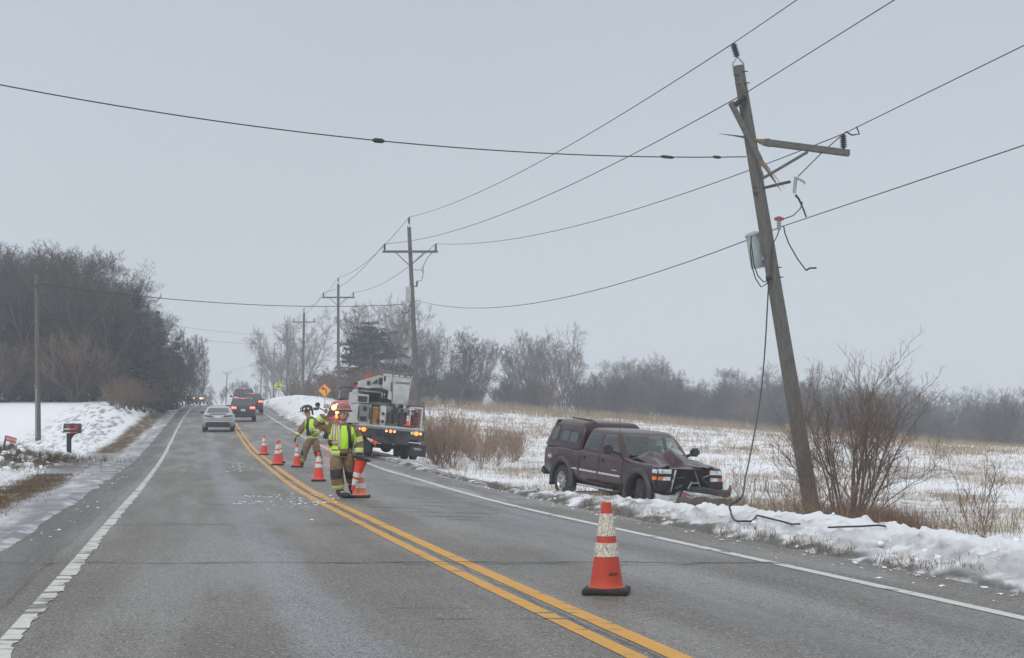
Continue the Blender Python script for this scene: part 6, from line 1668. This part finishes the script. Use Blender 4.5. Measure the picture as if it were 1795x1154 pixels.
cone(.74, 463, 59.5, "farthest small orange cone of the row along the yellow lines", rz=R(4))
M_bt = Matrix.Translation(bt.location) @ bt.rotation_euler.to_matrix().to_4x4()
def on_truck(x, y, z): return tuple(M_bt @ Vector((x, y, z)))
cone(.46, loc=on_truck(.56, .10, 1.17), label="small orange cone standing on the bucket truck's rear deck", style='new')
cone(.46, loc=on_truck(-.50, -.10, .46), rot=(R(10), R(-58), 0), label="orange cone lying slung below the truck's left tail lights", style='new')

# ------------------------------------------------------------------ signs, mailbox, markers
def diamond_sign(px, py, Y, side, m, label, foot_row=None):
    x = at_px(px, Y); z = H + (HY - py) / F * Y; z0 = gz(x, Y)
    root = empty("warning_sign", (x, Y, z0), R(3)); tag(root, label, "road sign"); zc = z - z0; d = side / math.sqrt(2)
    h = MB(); h.prism(rounded([(0, zc - d), (d, zc), (0, zc + d), (-d, zc)], .05, 4), -.02, .0, 'xz'); pnl = h.build("panel", M[m], root)
    h = MB(); o_, i_ = rounded([(0, zc - d * .95), (d * .95, zc), (0, zc + d * .95), (-d * .95, zc)], .05, 4), rounded([(0, zc - d * .90), (d * .90, zc), (0, zc + d * .90), (-d * .90, zc)], .05, 4)
    h.grid([[Vector((a[0], -.0225, a[1])) for a in o_], [Vector((a[0], -.0225, a[1])) for a in i_]], closed=True); h.build("border", M['ink'], pnl)
    h = MB(); h.box((0, .03, (zc + d * .6 - .3) / 2), (.06, .05, zc + d * .6 + .3)); h.build("post", M['galv'], root)
    return root, pnl, zc, d
r_, pn, zc, d = diamond_sign(569, 684.5, 125, .76, 'sign_orange', "orange diamond sign with a black left-curving arrow on a post")
h = MB()
cpts = [(.13, -.26), (.13, -.12), (.12, .0), (.07, .09), (-.02, .13), (-.10, .14)]
up_, dn_ = [], []
for i, p in enumerate(cpts):
    a = Vector(cpts[max(0, i - 1)]); b_ = Vector(cpts[min(len(cpts) - 1, i + 1)]); t = (b_ - a).normalized(); n_ = Vector((-t.y, t.x)); up_.append(Vector(p) + n_ * .042); dn_.append(Vector(p) - n_ * .042)
h.grid([[Vector((p.x, -.024, zc + p.y)) for p in up_], [Vector((p.x, -.024, zc + p.y)) for p in dn_]])
h.prism([(-.08, zc + .27), (-.08, zc + .01), (-.27, zc + .14)], -.026, -.0205); h.build("arrow", M['ink'], pn)
r_, pn, zc, d = diamond_sign(488, 676, 175, .76, 'sign_lime', "yellow-green diamond sign with a black arrow above a small bus")
h = MB(); h.prism([(-.14, zc + .26), (.14, zc + .26), (0, zc + .42)], -.026, -.0205); h.box((0, -.023, zc + .22), (.10, .006, .10)); h.build("arrow", M['ink'], pn)
h = MB(); h.prism(rounded([(-.15, zc - .18), (.15, zc - .18), (.15, zc + .12), (-.15, zc + .12)], .04), -.026, -.0205)
for x in (-.30, .30, -.22, .22): h.tube([(x, -.026, zc - .08), (x, -.0205, zc - .08)], .035, 10)
h.tube([(-.10, -.026, zc - .22), (-.10, -.0205, zc - .22)], .045, 10); h.tube([(.10, -.026, zc - .22), (.10, -.0205, zc - .22)], .045, 10); sy_ = h.build("bus_symbol", M['ink'], pn)
h = MB(); h.box((0, -.0275, zc + .0), (.22, .002, .12)); h.build("bus_window", M['plate_white'], sy_)
# house number
x = at_px(3, 52); nz_ = gz(x, 52)
nr = empty("house_number_sign", (x, 52, nz_)); tag(nr, "small red house number plate N3193 on a leaning black post", "sign")
zt_ = H + (HY - 764) / F * 52 - nz_; xt = at_px(10.5, 52) - x
h = MB(); h.beam((0, 0, -.2), (xt, 0, zt_), .035, .05); h.build("post", M['post_dark'], nr)
pa = R(16); cxn, czn = at_px(20, 52) - x, H + (HY - 770.5) / F * 52 - nz_
h = MB(); h.box((cxn, -.035, czn), (.36, .012, .175), Matrix.Rotation(pa, 3, 'Y'), bev=.004); pl2 = h.build("plate", M['sign_red'], nr)
text_part("digits", "N3193", .125, M['plate_white'], pl2, (cxn, -.045, czn), (math.pi / 2, pa, 0), .002)
# mailbox
mx, mY = at_px(122, 58), 58.0; mz = gz(mx, mY)
mb_ = empty("mailbox", (mx, mY, mz), R(4)); tag(mb_, "black roadside mailbox with red and white stickers on a dark post", "mailbox")
s_ = F / mY; mh = H + (HY - 742) / F * mY - mz
h = MB(); h.box((-.02, 0, mh * .36), (.15, .15, mh * .72 + .3), bev=.01); h.build("post", M['post_dark'], mb_)
h = MB(); h.prism([(-.09, mh * .52), (.06, mh * .46), (.16, mh * .60), (.34, mh * .66), (.34, mh * .70), (-.09, mh * .70)], -.06, .06, 'xz'); h.build("bracket", M['post_dark'], mb_)
h = MB(); G = []
sec = [(-.16, 0), (.16, 0), (.16, .20), (.145, .29), (.09, .345), (0, .36), (-.09, .345), (-.145, .29), (-.16, .20)]
for xx in (-.19, .40): G.append([Vector((xx, a, mh - .37 + b_)) for a, b_ in sec])
h.grid(G, closed=True); h.add(G[0], [list(range(9))]); h.add(G[1], [list(range(9))[::-1]]); bx_ = h.build("box", M['black'], mb_)
for xx in (-.04, .27):
    h = MB(); h.tube([(xx, -.172, mh - .14), (xx, -.158, mh - .14)], .062, 16); em = h.build("emblem", M['sign_red'], bx_)
    h = MB(); h.tube([(xx, -.177, mh - .15), (xx, -.171, mh - .15)], .026, 12); h.build("dot", M['black'], em)
for z_, h_ in ((mh - .215, .05), (mh - .345, .045)):
    h = MB(); h.box((-.055, -.163, z_), (.21, .010, h_)); h.build("sticker", M['cream'], bx_)
    h = MB(); h.box((.18, -.163, z_), (.25, .010, h_ * (1.4 if z_ > mh - .3 else 1))); h.build("sticker", M['sign_red'], bx_)
h = MB(); h.box((-.24, -.05, mh - .32), (.12, .03, .03)); h.build("latch", M['black'], bx_)
# marker posts
for px, Y, label, hh, m in ((292, 140, "thin grey marker post on the snowy left bank", .75, 'galv'),):
    x = at_px(px, Y); o = MB(); o.box((0, 0, hh / 2), (.07, .05, hh), bev=.01); o.prism([(-.035, hh), (.035, hh), (0, hh + .06)], -.02, .02)
    q = o.build("marker_post", M[m]); q.location = (x, Y, gz(x, Y)); tag(q, label, "marker post")

# ------------------------------------------------------------------ people
def skin_mesh(name, chains, m, parent, sub=2, root=0, mats=None, classify=None):
    """chains: lists of (x, y, z, rx[, ry]); shared coordinates weld, so the figure stays one surface"""
    me = bpy.data.meshes.new(name); vs = []; es = []; rad = []; idx = {}
    for ch in chains:
        prev = None
        for p in ch:
            key = tuple(round(c, 4) for c in p[:3])
            if key not in idx: idx[key] = len(vs); vs.append(p[:3]); rad.append((p[3], p[4] if len(p) > 4 else p[3]))
            i = idx[key]
            if prev is not None and prev != i: es.append((prev, i))
            prev = i
    me.from_pydata(vs, es, []); o = bpy.data.objects.new(name, me); COL.objects.link(o)
    md = o.modifiers.new("skin", 'SKIN')
    if not me.skin_vertices: 
        bm = bmesh.new(); bm.from_mesh(me); bm.verts.layers.skin.verify(); bm.to_mesh(me); bm.free()
    for i, sv in enumerate(me.skin_vertices[0].data): sv.radius = rad[i]; sv.use_root = (i == root)
    md.use_smooth_shade = True
    sd_ = o.modifiers.new("sub", 'SUBSURF'); sd_.levels = sub; sd_.render_levels = sub
    dg = bpy.context.evaluated_depsgraph_get(); dg.update()
    me2 = bpy.data.meshes.new_from_object(o.evaluated_get(dg)); bpy.data.objects.remove(o); bpy.data.meshes.remove(me)
    me2.materials.clear()
    for mm in (mats or [m]): me2.materials.append(M[mm])
    if classify:
        mi = [0] * len(me2.polygons)
        for p in me2.polygons: mi[p.index] = classify(p.center)
        me2.polygons.foreach_set("material_index", mi)
    else: me2.polygons.foreach_set("material_index", [0] * len(me2.polygons))
    me2.polygons.foreach_set("use_smooth", [True] * len(me2.polygons)); me2.name = name
    o2 = bpy.data.objects.new(name, me2); COL.objects.link(o2); o2.parent = parent
    return o2
def seg_t(p, a, b):
    a, b = Vector(a), Vector(b); d = b - a; t = (p - a).dot(d) / d.length_squared; return t, (p - (a + d * max(0, min(1, t)))).length
def finger_chain(base, dirv, curl, L, r):
    """short bent finger: base, direction, curl direction"""
    b = Vector(base); d = Vector(dirv).normalized(); c = Vector(curl).normalized(); out = [(*b, r * 1.05)]
    p = b; 
    for k, (seg, bend) in enumerate(((.42, .12), (.32, .38), (.26, .45))):
        d = (d * (1 - bend) + c * bend).normalized(); p = p + d * L * seg; out.append((*p, r * (1 - .12 * k)))
    return out
def hand(parent, wrist, direction, palm_side, across, curl=1.0, m='glove', size=.19):
    """palm and five separate bent fingers; across points towards the thumb"""
    w = Vector(wrist); d = Vector(direction).normalized(); a = Vector(across); a = (a - d * a.dot(d)).normalized(); n = Vector(palm_side); n = (n - d * n.dot(d) - a * n.dot(a)).normalized()
    L = size
    pal = [[(*w, .030, .026), (*(w + d * L * .22), .040, .024), (*(w + d * L * .48), .043, .022)]]
    o = skin_mesh("glove", pal, m, parent, sub=1)
    for k, (off, ln) in enumerate(((.032, .40), (.011, .46), (-.011, .42), (-.032, .33))):
        f = skin_mesh("finger", [finger_chain(w + d * L * .46 + a * off, d * 1.0 + a * off * 3, n * curl + d * (1 - curl), L * ln, .0105)], m, o, sub=1)
    skin_mesh("thumb", [finger_chain(w + d * L * .18 + a * .034, d * .55 + a * .85, n * .7 + d * .5, L * .40, .0125)], m, o, sub=1)
    return o

# --- firefighter in front: strides to the right, right arm raised, a cone in the other hand
f1 = empty("person", (at_px(602, Yf), Yf, 0.0)); tag(f1, "firefighter in a lime vest with one arm raised, carrying a cone upside down", "person")
hip = (-.02, .02, .86); che = (-.02, .03, 1.12); nk = (-.01, .01, 1.30)
LS, RS = (-.19, .02, 1.235), (.165, .02, 1.235)              # image-left and image-right shoulder
LE, LW = (-.43, -.04, 1.29), (-.27, -.13, 1.47)
RE, RW = (.235, .03, .97), (.245, -.05, .745)
LH, LK, LA = (-.11, .02, .80), (-.10, -.11, .455), (-.055, -.04, .11)
RH, RK, RA = (.07, .03, .80), (.105, .03, .45), (.105, .30, .22)
body = [[(*hip, .13, .11), (*che, .15, .11), (*nk, .065), (0, -.01, 1.375, .055), (.0, -.02, 1.42, .075, .085), (.0, -.02, 1.50, .08, .095), (.0, -.01, 1.56, .06, .07)],
        [(*che, .15, .11), (*LS, .06), (*LE, .045), (*LW, .033)], [(*che, .15, .11), (*RS, .06), (*RE, .045), (*RW, .033)],
        [(*hip, .13, .11), (*LH, .085), (*LK, .06), (*LA, .045), (.06, -.20, .055, .035)], [(*hip, .13, .11), (*RH, .085), (*RK, .06), (*RA, .045), (.14, .30, .10, .035)]]
skin_mesh("body", body, 'skin', f1, sub=2)
def cls_trousers1(p):
    for K, A in ((LK, LA), (RK, RA)):
        t, d_ = seg_t(p, K, A)
        if d_ < .16:
            if -.18 < t < .28 and p.y < K[1] + .1: return 1
            if .62 < t < .70 or .78 < t < .86: return 2
            if .70 <= t <= .78: return 3
    return 0
skin_mesh("trousers", [[(-.02, .02, .90, .16, .13), (-.02, .02, .80, .165, .135), (*LH, .125, .12), (-.105, -.05, .62, .118), (*LK, .110), (-.08, -.08, .27, .112), (-.058, -.045, .135, .105)],
                       [(-.02, .02, .80, .165, .135), (*RH, .12), (.09, .03, .62, .11), (*RK, .098), (.105, .18, .32, .092), (.105, .28, .235, .088)]], 'coat', f1, 3, mats=['coat', 'boot', 'lime_band', 'silver_band'], classify=cls_trousers1)
skin_mesh("boot", [[(-.055, -.035, .17, .075), (-.05, -.04, .085, .07), (-.01, -.10, .062, .062, .058), (.075, -.19, .055, .056, .05), (.115, -.225, .055, .045, .042)]], 'boot', f1, 2)
skin_mesh("boot", [[(.105, .27, .26, .07), (.105, .31, .18, .068), (.12, .30, .10, .06), (.15, .27, .03, .05)]], 'boot', f1, 2)
def cls_coat1(p):
    for S, E, Wr in ((LS, LE, LW), (RS, RE, RW)):
        t, d_ = seg_t(p, E, Wr)
        if d_ < .14 and t > .04:
            if .48 < t < .58 or .70 < t < .80: return 1
            if .58 <= t <= .70: return 2
            return 0
        t, d_ = seg_t(p, S, E)
        if d_ < .13 and .30 < t < .95:
            return 1 if (.62 < t < .72 or .82 < t < .92) else 2 if .72 <= t <= .82 else 0
    if .73 < p.z < .768 or .80 < p.z < .838: return 1
    if .768 <= p.z <= .80: return 2
    return 0
skin_mesh("coat", [[(-.055, .03, .715, .225, .17), (-.05, .03, .80, .220, .165), (-.025, .03, .95, .205, .155), (-.02, .03, 1.10, .215, .155), (-.015, .02, 1.21, .175, .12), (-.01, .01, 1.30, .095, .09), (-.005, .0, 1.345, .085)],
                   [(-.02, .03, 1.10, .215, .155), (*LS, .105), (-.31, -.01, 1.27, .098), (*LE, .09), (-.35, -.085, 1.38, .082), (*LW, .075)],
                   [(-.02, .03, 1.10, .215, .155), (*RS, .105), (.205, .03, 1.10, .095), (*RE, .088), (.242, -.01, .85, .080), (*RW, .074)]], 'coat', f1, 3, mats=['coat', 'lime_band', 'silver_band'], classify=cls_coat1)
# vest panels lie over the coat; the front hangs open over a lime bib
def shell(name, m, poly, dirY=-1, off=.014, parent=f1, target="coat", thick=.012):
    tgt = [o for o in parent.children if o.name.split('.')[0] == target][0]
    bv = BVHTree.FromPolygons([v.co for v in tgt.data.vertices], [list(p.vertices) for p in tgt.data.polygons])
    xs = [p[0] for p in poly]; zs = [p[1] for p in poly]; poly = dens(poly, 5); k = len(poly)
    cx_, cz_ = sum(p[0] for p in poly) / k, sum(p[1] for p in poly) / k
    h = MB(); vs = []; fs = []; last = Vector((cx_, -.15, cz_))
    def pt(x, z, o_):
        nonlocal last
        p, n_, i, dd = bv.ray_cast(Vector((x, 3 * dirY, z)), Vector((0, -dirY, 0)))
        if p is None: return Vector((x, last.y, z))
        last = p; return Vector((x, p.y + dirY * o_, z))
    vs.append(pt(cx_, cz_, off))
    for r_i in range(1, 7):
        for x, z in poly: vs.append(pt(cx_ + (x - cx_) * r_i / 6, cz_ + (z - cz_) * r_i / 6, off))
    for x, z in poly: vs.append(pt(x, z, off - thick))
    for j in range(k): fs.append((0, 1 + j, 1 + (j + 1) % k))
    for r_i in range(6):
        for j in range(k): fs.append((1 + r_i * k + j, 1 + (r_i + 1) * k + j, 1 + (r_i + 1) * k + (j + 1) % k, 1 + r_i * k + (j + 1) % k))
    h.add(vs, fs); return h.build(name, M[m], parent, smooth=60)
v1 = shell("vest", 'lime', [(-.235, .86), (-.06, .86), (-.055, 1.06), (-.075, 1.20), (-.10, 1.315), (-.16, 1.30), (-.195, 1.16), (-.225, 1.02)])
shell("band", 'rust_band', [(-.232, .925), (-.062, .925), (-.060, .965), (-.230, .965)], off=.022); shell("band", 'silver_band', [(-.233, .968), (-.06, .968), (-.058, 1.0), (-.230, 1.0)], off=.022); shell("band", 'rust_band', [(-.230, 1.003), (-.058, 1.003), (-.057, 1.018), (-.229, 1.018)], off=.022)
shell("strap", 'silver_band', [(-.150, 1.02), (-.118, 1.02), (-.115, 1.28), (-.145, 1.29)], off=.022); shell("strap", 'rust_band', [(-.166, 1.02), (-.151, 1.02), (-.146, 1.29), (-.158, 1.29)], off=.022); shell("strap", 'rust_band', [(-.117, 1.02), (-.104, 1.02), (-.102, 1.28), (-.114, 1.28)], off=.022)
shell("bib", 'lime', [(-.035, .87), (.085, .87), (.09, 1.10), (.06, 1.28), (-.02, 1.27), (-.045, 1.12)], off=.008)
shell("waist_flap", 'coat', [(-.04, .74), (.10, .74), (.09, .865), (-.035, .865)], off=.01); shell("belt", 'boot', [(-.035, .745), (.07, .745), (.07, .80), (-.035, .80)], off=.018)
shell("vest_edge", 'silver_band', [(-.055, .90), (-.034, .90), (-.034, 1.10), (-.045, 1.29), (-.075, 1.29), (-.06, 1.1)], off=.024); shell("vest_edge", 'rust_band', [(-.064, .90), (-.056, .90), (-.061, 1.1), (-.076, 1.29), (-.09, 1.29), (-.07, 1.1)], off=.024)
shell("coat_edge", 'boot', [(.095, .70), (.135, .70), (.13, 1.10), (.085, 1.29), (.065, 1.28), (.10, 1.1)], off=.018)
shell("vest", 'lime', [(.14, .92), (.20, .95), (.20, 1.10), (.165, 1.24), (.13, 1.26), (.14, 1.1)], off=.016); shell("band", 'silver_band', [(.14, .97), (.205, .98), (.205, 1.01), (.14, 1.0)], off=.024)
# head: face features and red helmet
def face(parent, c, s=1.0, yaw=0.0):
    Mx = Matrix.Translation(Vector(c)) @ Matrix.Rotation(yaw, 4, 'Z')
    def pp(x, y, z): return Mx @ Vector((x * s, y * s, z * s))
    h = MB(); h.tube([pp(0, -.098, .02), pp(0, -.118, -.012), pp(0, -.10, -.025)], [.009 * s, .016 * s, .012 * s], 8); h.build("nose", M['skin'], parent)
    for q in (-1, 1):
        h = MB(); h.ball(pp(q * .032, -.088, .022), .010 * s, 8, sq=(1.3, .8, .8)); h.build("eye", M['ink'], parent)
        h = MB(); h.ball(pp(q * .082, .0, .0), .028 * s, 8, sq=(.45, .8, 1.1)); h.build("ear", M['skin'], parent)
    h = MB(); h.tube([pp(-.026, -.091, -.055), pp(0, -.098, -.058), pp(.026, -.091, -.055)], .006 * s, 6); h.build("mouth", M['rust_band'], parent)
face(f1, (.0, -.025, 1.46))
def helmet(parent, c, m, s=1.0, yaw=0.0, tilt=0.0, front='cream', peak=.16, back=.20):
    T_ = Matrix.Translation(Vector(c)) @ Matrix.Rotation(yaw, 4, 'Z') @ Matrix.Rotation(tilt, 4, 'X') @ Matrix.Diagonal((s, s * 1.16, s, 1))
    h = MB(); pr = [(.138, -.01), (.140, .02), (.136, .06), (.118, .105), (.085, .135), (.045, .150), (.001, .155)]; h.lathe(pr, 24, T_)
    G = []
    for k in range(32):
        a = 2 * math.pi * k / 32; y = math.sin(a); x = math.cos(a); ext_ = .035 + (.035 if y < 0 else .0) * abs(y) ** 3 + (back - .11) * max(0, y) ** 3
        G.append([T_ @ Vector((x * .137, y * .137, .012)), T_ @ Vector((x * (.137 + ext_), y * (.137 + ext_), -.012 - .015 * max(0, y))), T_ @ Vector((x * (.137 + ext_), y * (.137 + ext_), -.022 - .015 * max(0, y))), T_ @ Vector((x * .13, y * .13, -.004))])
    h.grid([list(r_) for r_ in zip(*G)], closed=True); hm = h.build("helmet", M[m], parent)
    h = MB(); h.tube([T_ @ Vector((0, math.sin(a) * .142 * math.cos(.0), .02 + math.cos(a) * .135)) for a in np.linspace(-1.3, 1.3, 11)], .010 * s, 6)
    for q in (-1, 1): h.tube([T_ @ Vector((q * (.03 + .05 * math.cos(a)), math.sin(a) * .135, .02 + math.cos(a) * .118)) for a in np.linspace(-1.2, 1.2, 9)], .007 * s, 5)
    h.build("ridge", M[m], hm)
    return hm, T_
hm, T_ = helmet(f1, (0, -.0, 1.56), 'helmet_red', .84, 0, R(-4))
h = MB(); h.prism(rounded([(-.045, .02), (.045, .02), (.05, .09), (0, .125), (-.05, .09)], .012, 3), -.150, -.138); 
for i in range(len(h.v)): h.v[i] = tuple(T_ @ (Vector(h.v[i]) - Vector((0, .0, .0))))
h.build("helmet_shield", M['helmet_red'], hm)
h = MB(); h.tube([T_ @ Vector((math.sin(a) * .165, -math.cos(a) * .165, -.015)) for a in np.linspace(-.75, .75, 11)], .016, 6); h.build("visor_edge", M['cream'], hm)
h = MB(); h.tube([(.075, -.05, 1.50), (.06, -.075, 1.40), (.0, -.09, 1.365), (-.06, -.075, 1.40), (-.075, -.05, 1.50)], .008, 5); h.build("chin_strap", M['boot'], hm)
hand(f1, (-.262, -.14, 1.485), (.10, -.05, 1.0), (0, -1, .15), (1, 0, 0), .30, m='glove_pale', size=.20)
hand(f1, (.247, -.055, .735), (.03, -.05, -1.0), (-.9, -.3, 0), (0, -1, 0), .9)
# the cone he carries, tip down
hb_ = Vector((.345, -.16, .715)); tip_ = Vector((.185, -.19, .17)); dv = (tip_ - hb_).normalized()
c_ = cone(.60, loc=tuple(Vector(f1.location) + hb_), style='new', label="bright orange cone carried upside down in the firefighter's hand", rot=dv.to_track_quat('Z', 'Y').to_euler())

f1.scale = (1.13, 1.08, 1.0)
# --- second firefighter: walks left, seen from behind and the side, black helmet
Y2 = 2800 * H / (820 - 738)
f2 = empty("person", (at_px(545, Y2), Y2, float(zr(Y2)))); tag(f2, "firefighter in a black helmet walking left behind the cones", "person")
hip2 = (.05, 0, .86); che2 = (.03, 0, 1.20); nk2 = (-.03, -.01, 1.42)
aS, aE, aW = (-.12, -.05, 1.31), (-.26, -.10, 1.08), (-.375, -.14, .89)
bS, bE, bW = (.15, .02, 1.34), (.25, -.06, 1.07), (.13, -.19, 1.0)
aH, aK, aA = (-.01, -.03, .82), (-.17, -.02, .45), (-.235, .02, .12)
bH, bK, bA = (.10, .03, .82), (.17, -.02, .43), (.27, .06, .12)
body = [[(*hip2, .13, .11), (*che2, .14, .12), (*nk2, .065), (-.06, -.02, 1.47, .055), (-.085, -.03, 1.53, .075, .085), (-.10, -.03, 1.60, .085, .095), (-.10, -.03, 1.66, .06)],
        [(*che2, .14, .12), (*aS, .06), (*aE, .045), (*aW, .034)], [(*che2, .14, .12), (*bS, .06), (*bE, .045), (*bW, .034)],
        [(*hip2, .13, .11), (*aH, .085), (*aK, .06), (*aA, .045), (-.36, .0, .05, .035)], [(*hip2, .13, .11), (*bH, .085), (*bK, .06), (*bA, .045), (.17, .02, .05, .035)]]
skin_mesh("body", body, 'skin', f2, 2)
def cls_t2(p):
    for K, A in ((aK, aA), (bK, bA)):
        t, d_ = seg_t(p, K, A)
        if d_ < .15:
            if -.15 < t < .30 and (K is bK or p.x < K[0] - .02): return 1
            if .64 < t < .72 or .80 < t < .88: return 2
    return 0
skin_mesh("trousers", [[(.05, 0, .92, .16, .14), (.05, 0, .82, .165, .14), (*aH, .125), (-.09, -.03, .63, .118), (*aK, .105), (-.21, .0, .27, .095), (-.235, .02, .13, .092)],
                       [(.05, 0, .82, .165, .14), (*bH, .125), (.14, .0, .62, .115), (*bK, .102), (.22, .02, .27, .095), (.265, .06, .13, .092)]], 'coat', f2, 3, mats=['coat', 'boot', 'lime_band'], classify=cls_t2)
skin_mesh("boot", [[(-.235, .02, .16, .07), (-.245, .02, .08, .068), (-.31, .0, .06, .058), (-.39, -.02, .05, .045)]], 'boot', f2, 2)
skin_mesh("boot", [[(.265, .06, .16, .07), (.26, .06, .08, .068), (.20, .04, .06, .058), (.12, .02, .05, .045)]], 'boot', f2, 2)
def cls_c2(p):
    for S, E, Wr in ((aS, aE, aW), (bS, bE, bW)):
        t, d_ = seg_t(p, E, Wr)
        if d_ < .13 and t > .05: return 1 if (.45 < t < .56 or .68 < t < .80) else 2 if .56 <= t <= .68 else 0
    if .80 < p.z < .835 or .865 < p.z < .90: return 1
    if .835 <= p.z <= .865: return 2
    if p.x > .02 and 1.0 < p.z < 1.04: return 1
    return 0
skin_mesh("coat", [[(.055, 0, .79, .20, .16), (.05, 0, .90, .20, .16), (.04, 0, 1.05, .20, .16), (.03, 0, 1.20, .205, .16), (.0, -.005, 1.34, .165, .125), (-.03, -.01, 1.43, .10, .10), (-.04, -.01, 1.47, .085)],
                   [(.03, 0, 1.20, .205, .16), (*aS, .10), (-.19, -.075, 1.19, .092), (*aE, .086), (-.32, -.12, .98, .08), (*aW, .072)],
                   [(.03, 0, 1.20, .205, .16), (*bS, .105), (.21, -.02, 1.20, .095), (*bE, .088), (.19, -.13, 1.03, .08), (*bW, .074)]], 'coat', f2, 3, mats=['coat', 'lime_band', 'silver_band'], classify=cls_c2)
shell("vest", 'lime', [(-.02, .95), (.20, .93), (.21, 1.06), (.14, 1.12), (.10, 1.30), (.08, 1.42), (.0, 1.44), (-.03, 1.30)], parent=f2, off=.014)
shell("band", 'rust_band', [(-.02, 1.05), (.20, 1.03), (.20, 1.055), (-.02, 1.075)], parent=f2, off=.022); shell("band", 'silver_band', [(-.02, 1.077), (.20, 1.057), (.20, 1.105), (-.02, 1.125)], parent=f2, off=.022); shell("band", 'rust_band', [(-.02, 1.127), (.20, 1.107), (.20, 1.12), (-.02, 1.14)], parent=f2, off=.022)
shell("coat_opening", 'boot', [(-.12, .92), (-.03, .92), (-.035, 1.36), (-.09, 1.36)], parent=f2, off=.012)
shell("vest", 'lime', [(-.165, 1.05), (-.12, 1.05), (-.10, 1.38), (-.13, 1.38)], parent=f2, off=.012)
face(f2, (-.105, -.035, 1.57), 1.0, R(-75))
hm2, T2 = helmet(f2, (-.10, -.03, 1.655), 'helmet_black', 1.0, R(-78), R(10), back=.22)
for a in (-1.25, -.55, .15, .85):
    h = MB(); h.prism([(-.030, .028), (.030, .028), (.0, .085)], -.148, -.140)
    rz_ = Matrix.Rotation(a + .9, 4, 'Z')
    for i in range(len(h.v)): h.v[i] = tuple(T2 @ (rz_ @ (Vector(h.v[i]) + Vector((0, .012 if h.v[i][2] > .05 else 0, 0)))))
    h.build("reflector", M['reflect'], hm2)
h = MB(); h.prism(rounded([(-.04, .01), (.04, .01), (.045, .09), (0, .13), (-.045, .09)], .012, 3), -.150, -.140)
for i in range(len(h.v)): h.v[i] = tuple(T2 @ Vector(h.v[i]))
h.build("helmet_shield", M['ink'], hm2)
h = MB(); h.prism([(-.11, -.02), (.11, -.02), (.12, -.16), (-.12, -.16)], .10, .125)
for i in range(len(h.v)): h.v[i] = tuple(T2 @ Vector(h.v[i]))
h.build("neck_flap", M['boot'], hm2)
hand(f2, (-.38, -.145, .88), (-.30, -.15, -1.0), (.6, -.2, 0), (-.2, -1, 0), .7)
hand(f2, (.12, -.20, 1.0), (-1.0, -.3, -.05), (0, .7, -.6), (0, 0, 1), .8)

f2.scale = (1.08, 1.05, 1.0)
# ------------------------------------------------------------------ air
hz = MB(); hz.box((0, 310, 14), (900, 680, 44))
M['haze'] = bpy.data.materials.new("haze_air"); M['haze'].use_nodes = True
hn = M['haze'].node_tree; hn.nodes.clear()
ho = hn.nodes.new("ShaderNodeOutputMaterial"); hv = hn.nodes.new("ShaderNodeVolumePrincipled")
hv.inputs["Color"].default_value = (.80, .86, .93, 1); hv.inputs["Density"].default_value = HAZE_DENSITY
hn.links.new(hv.outputs[0], ho.inputs["Volume"])
tag(hz.build("haze", M['haze'], smooth=0), kind="stuff")
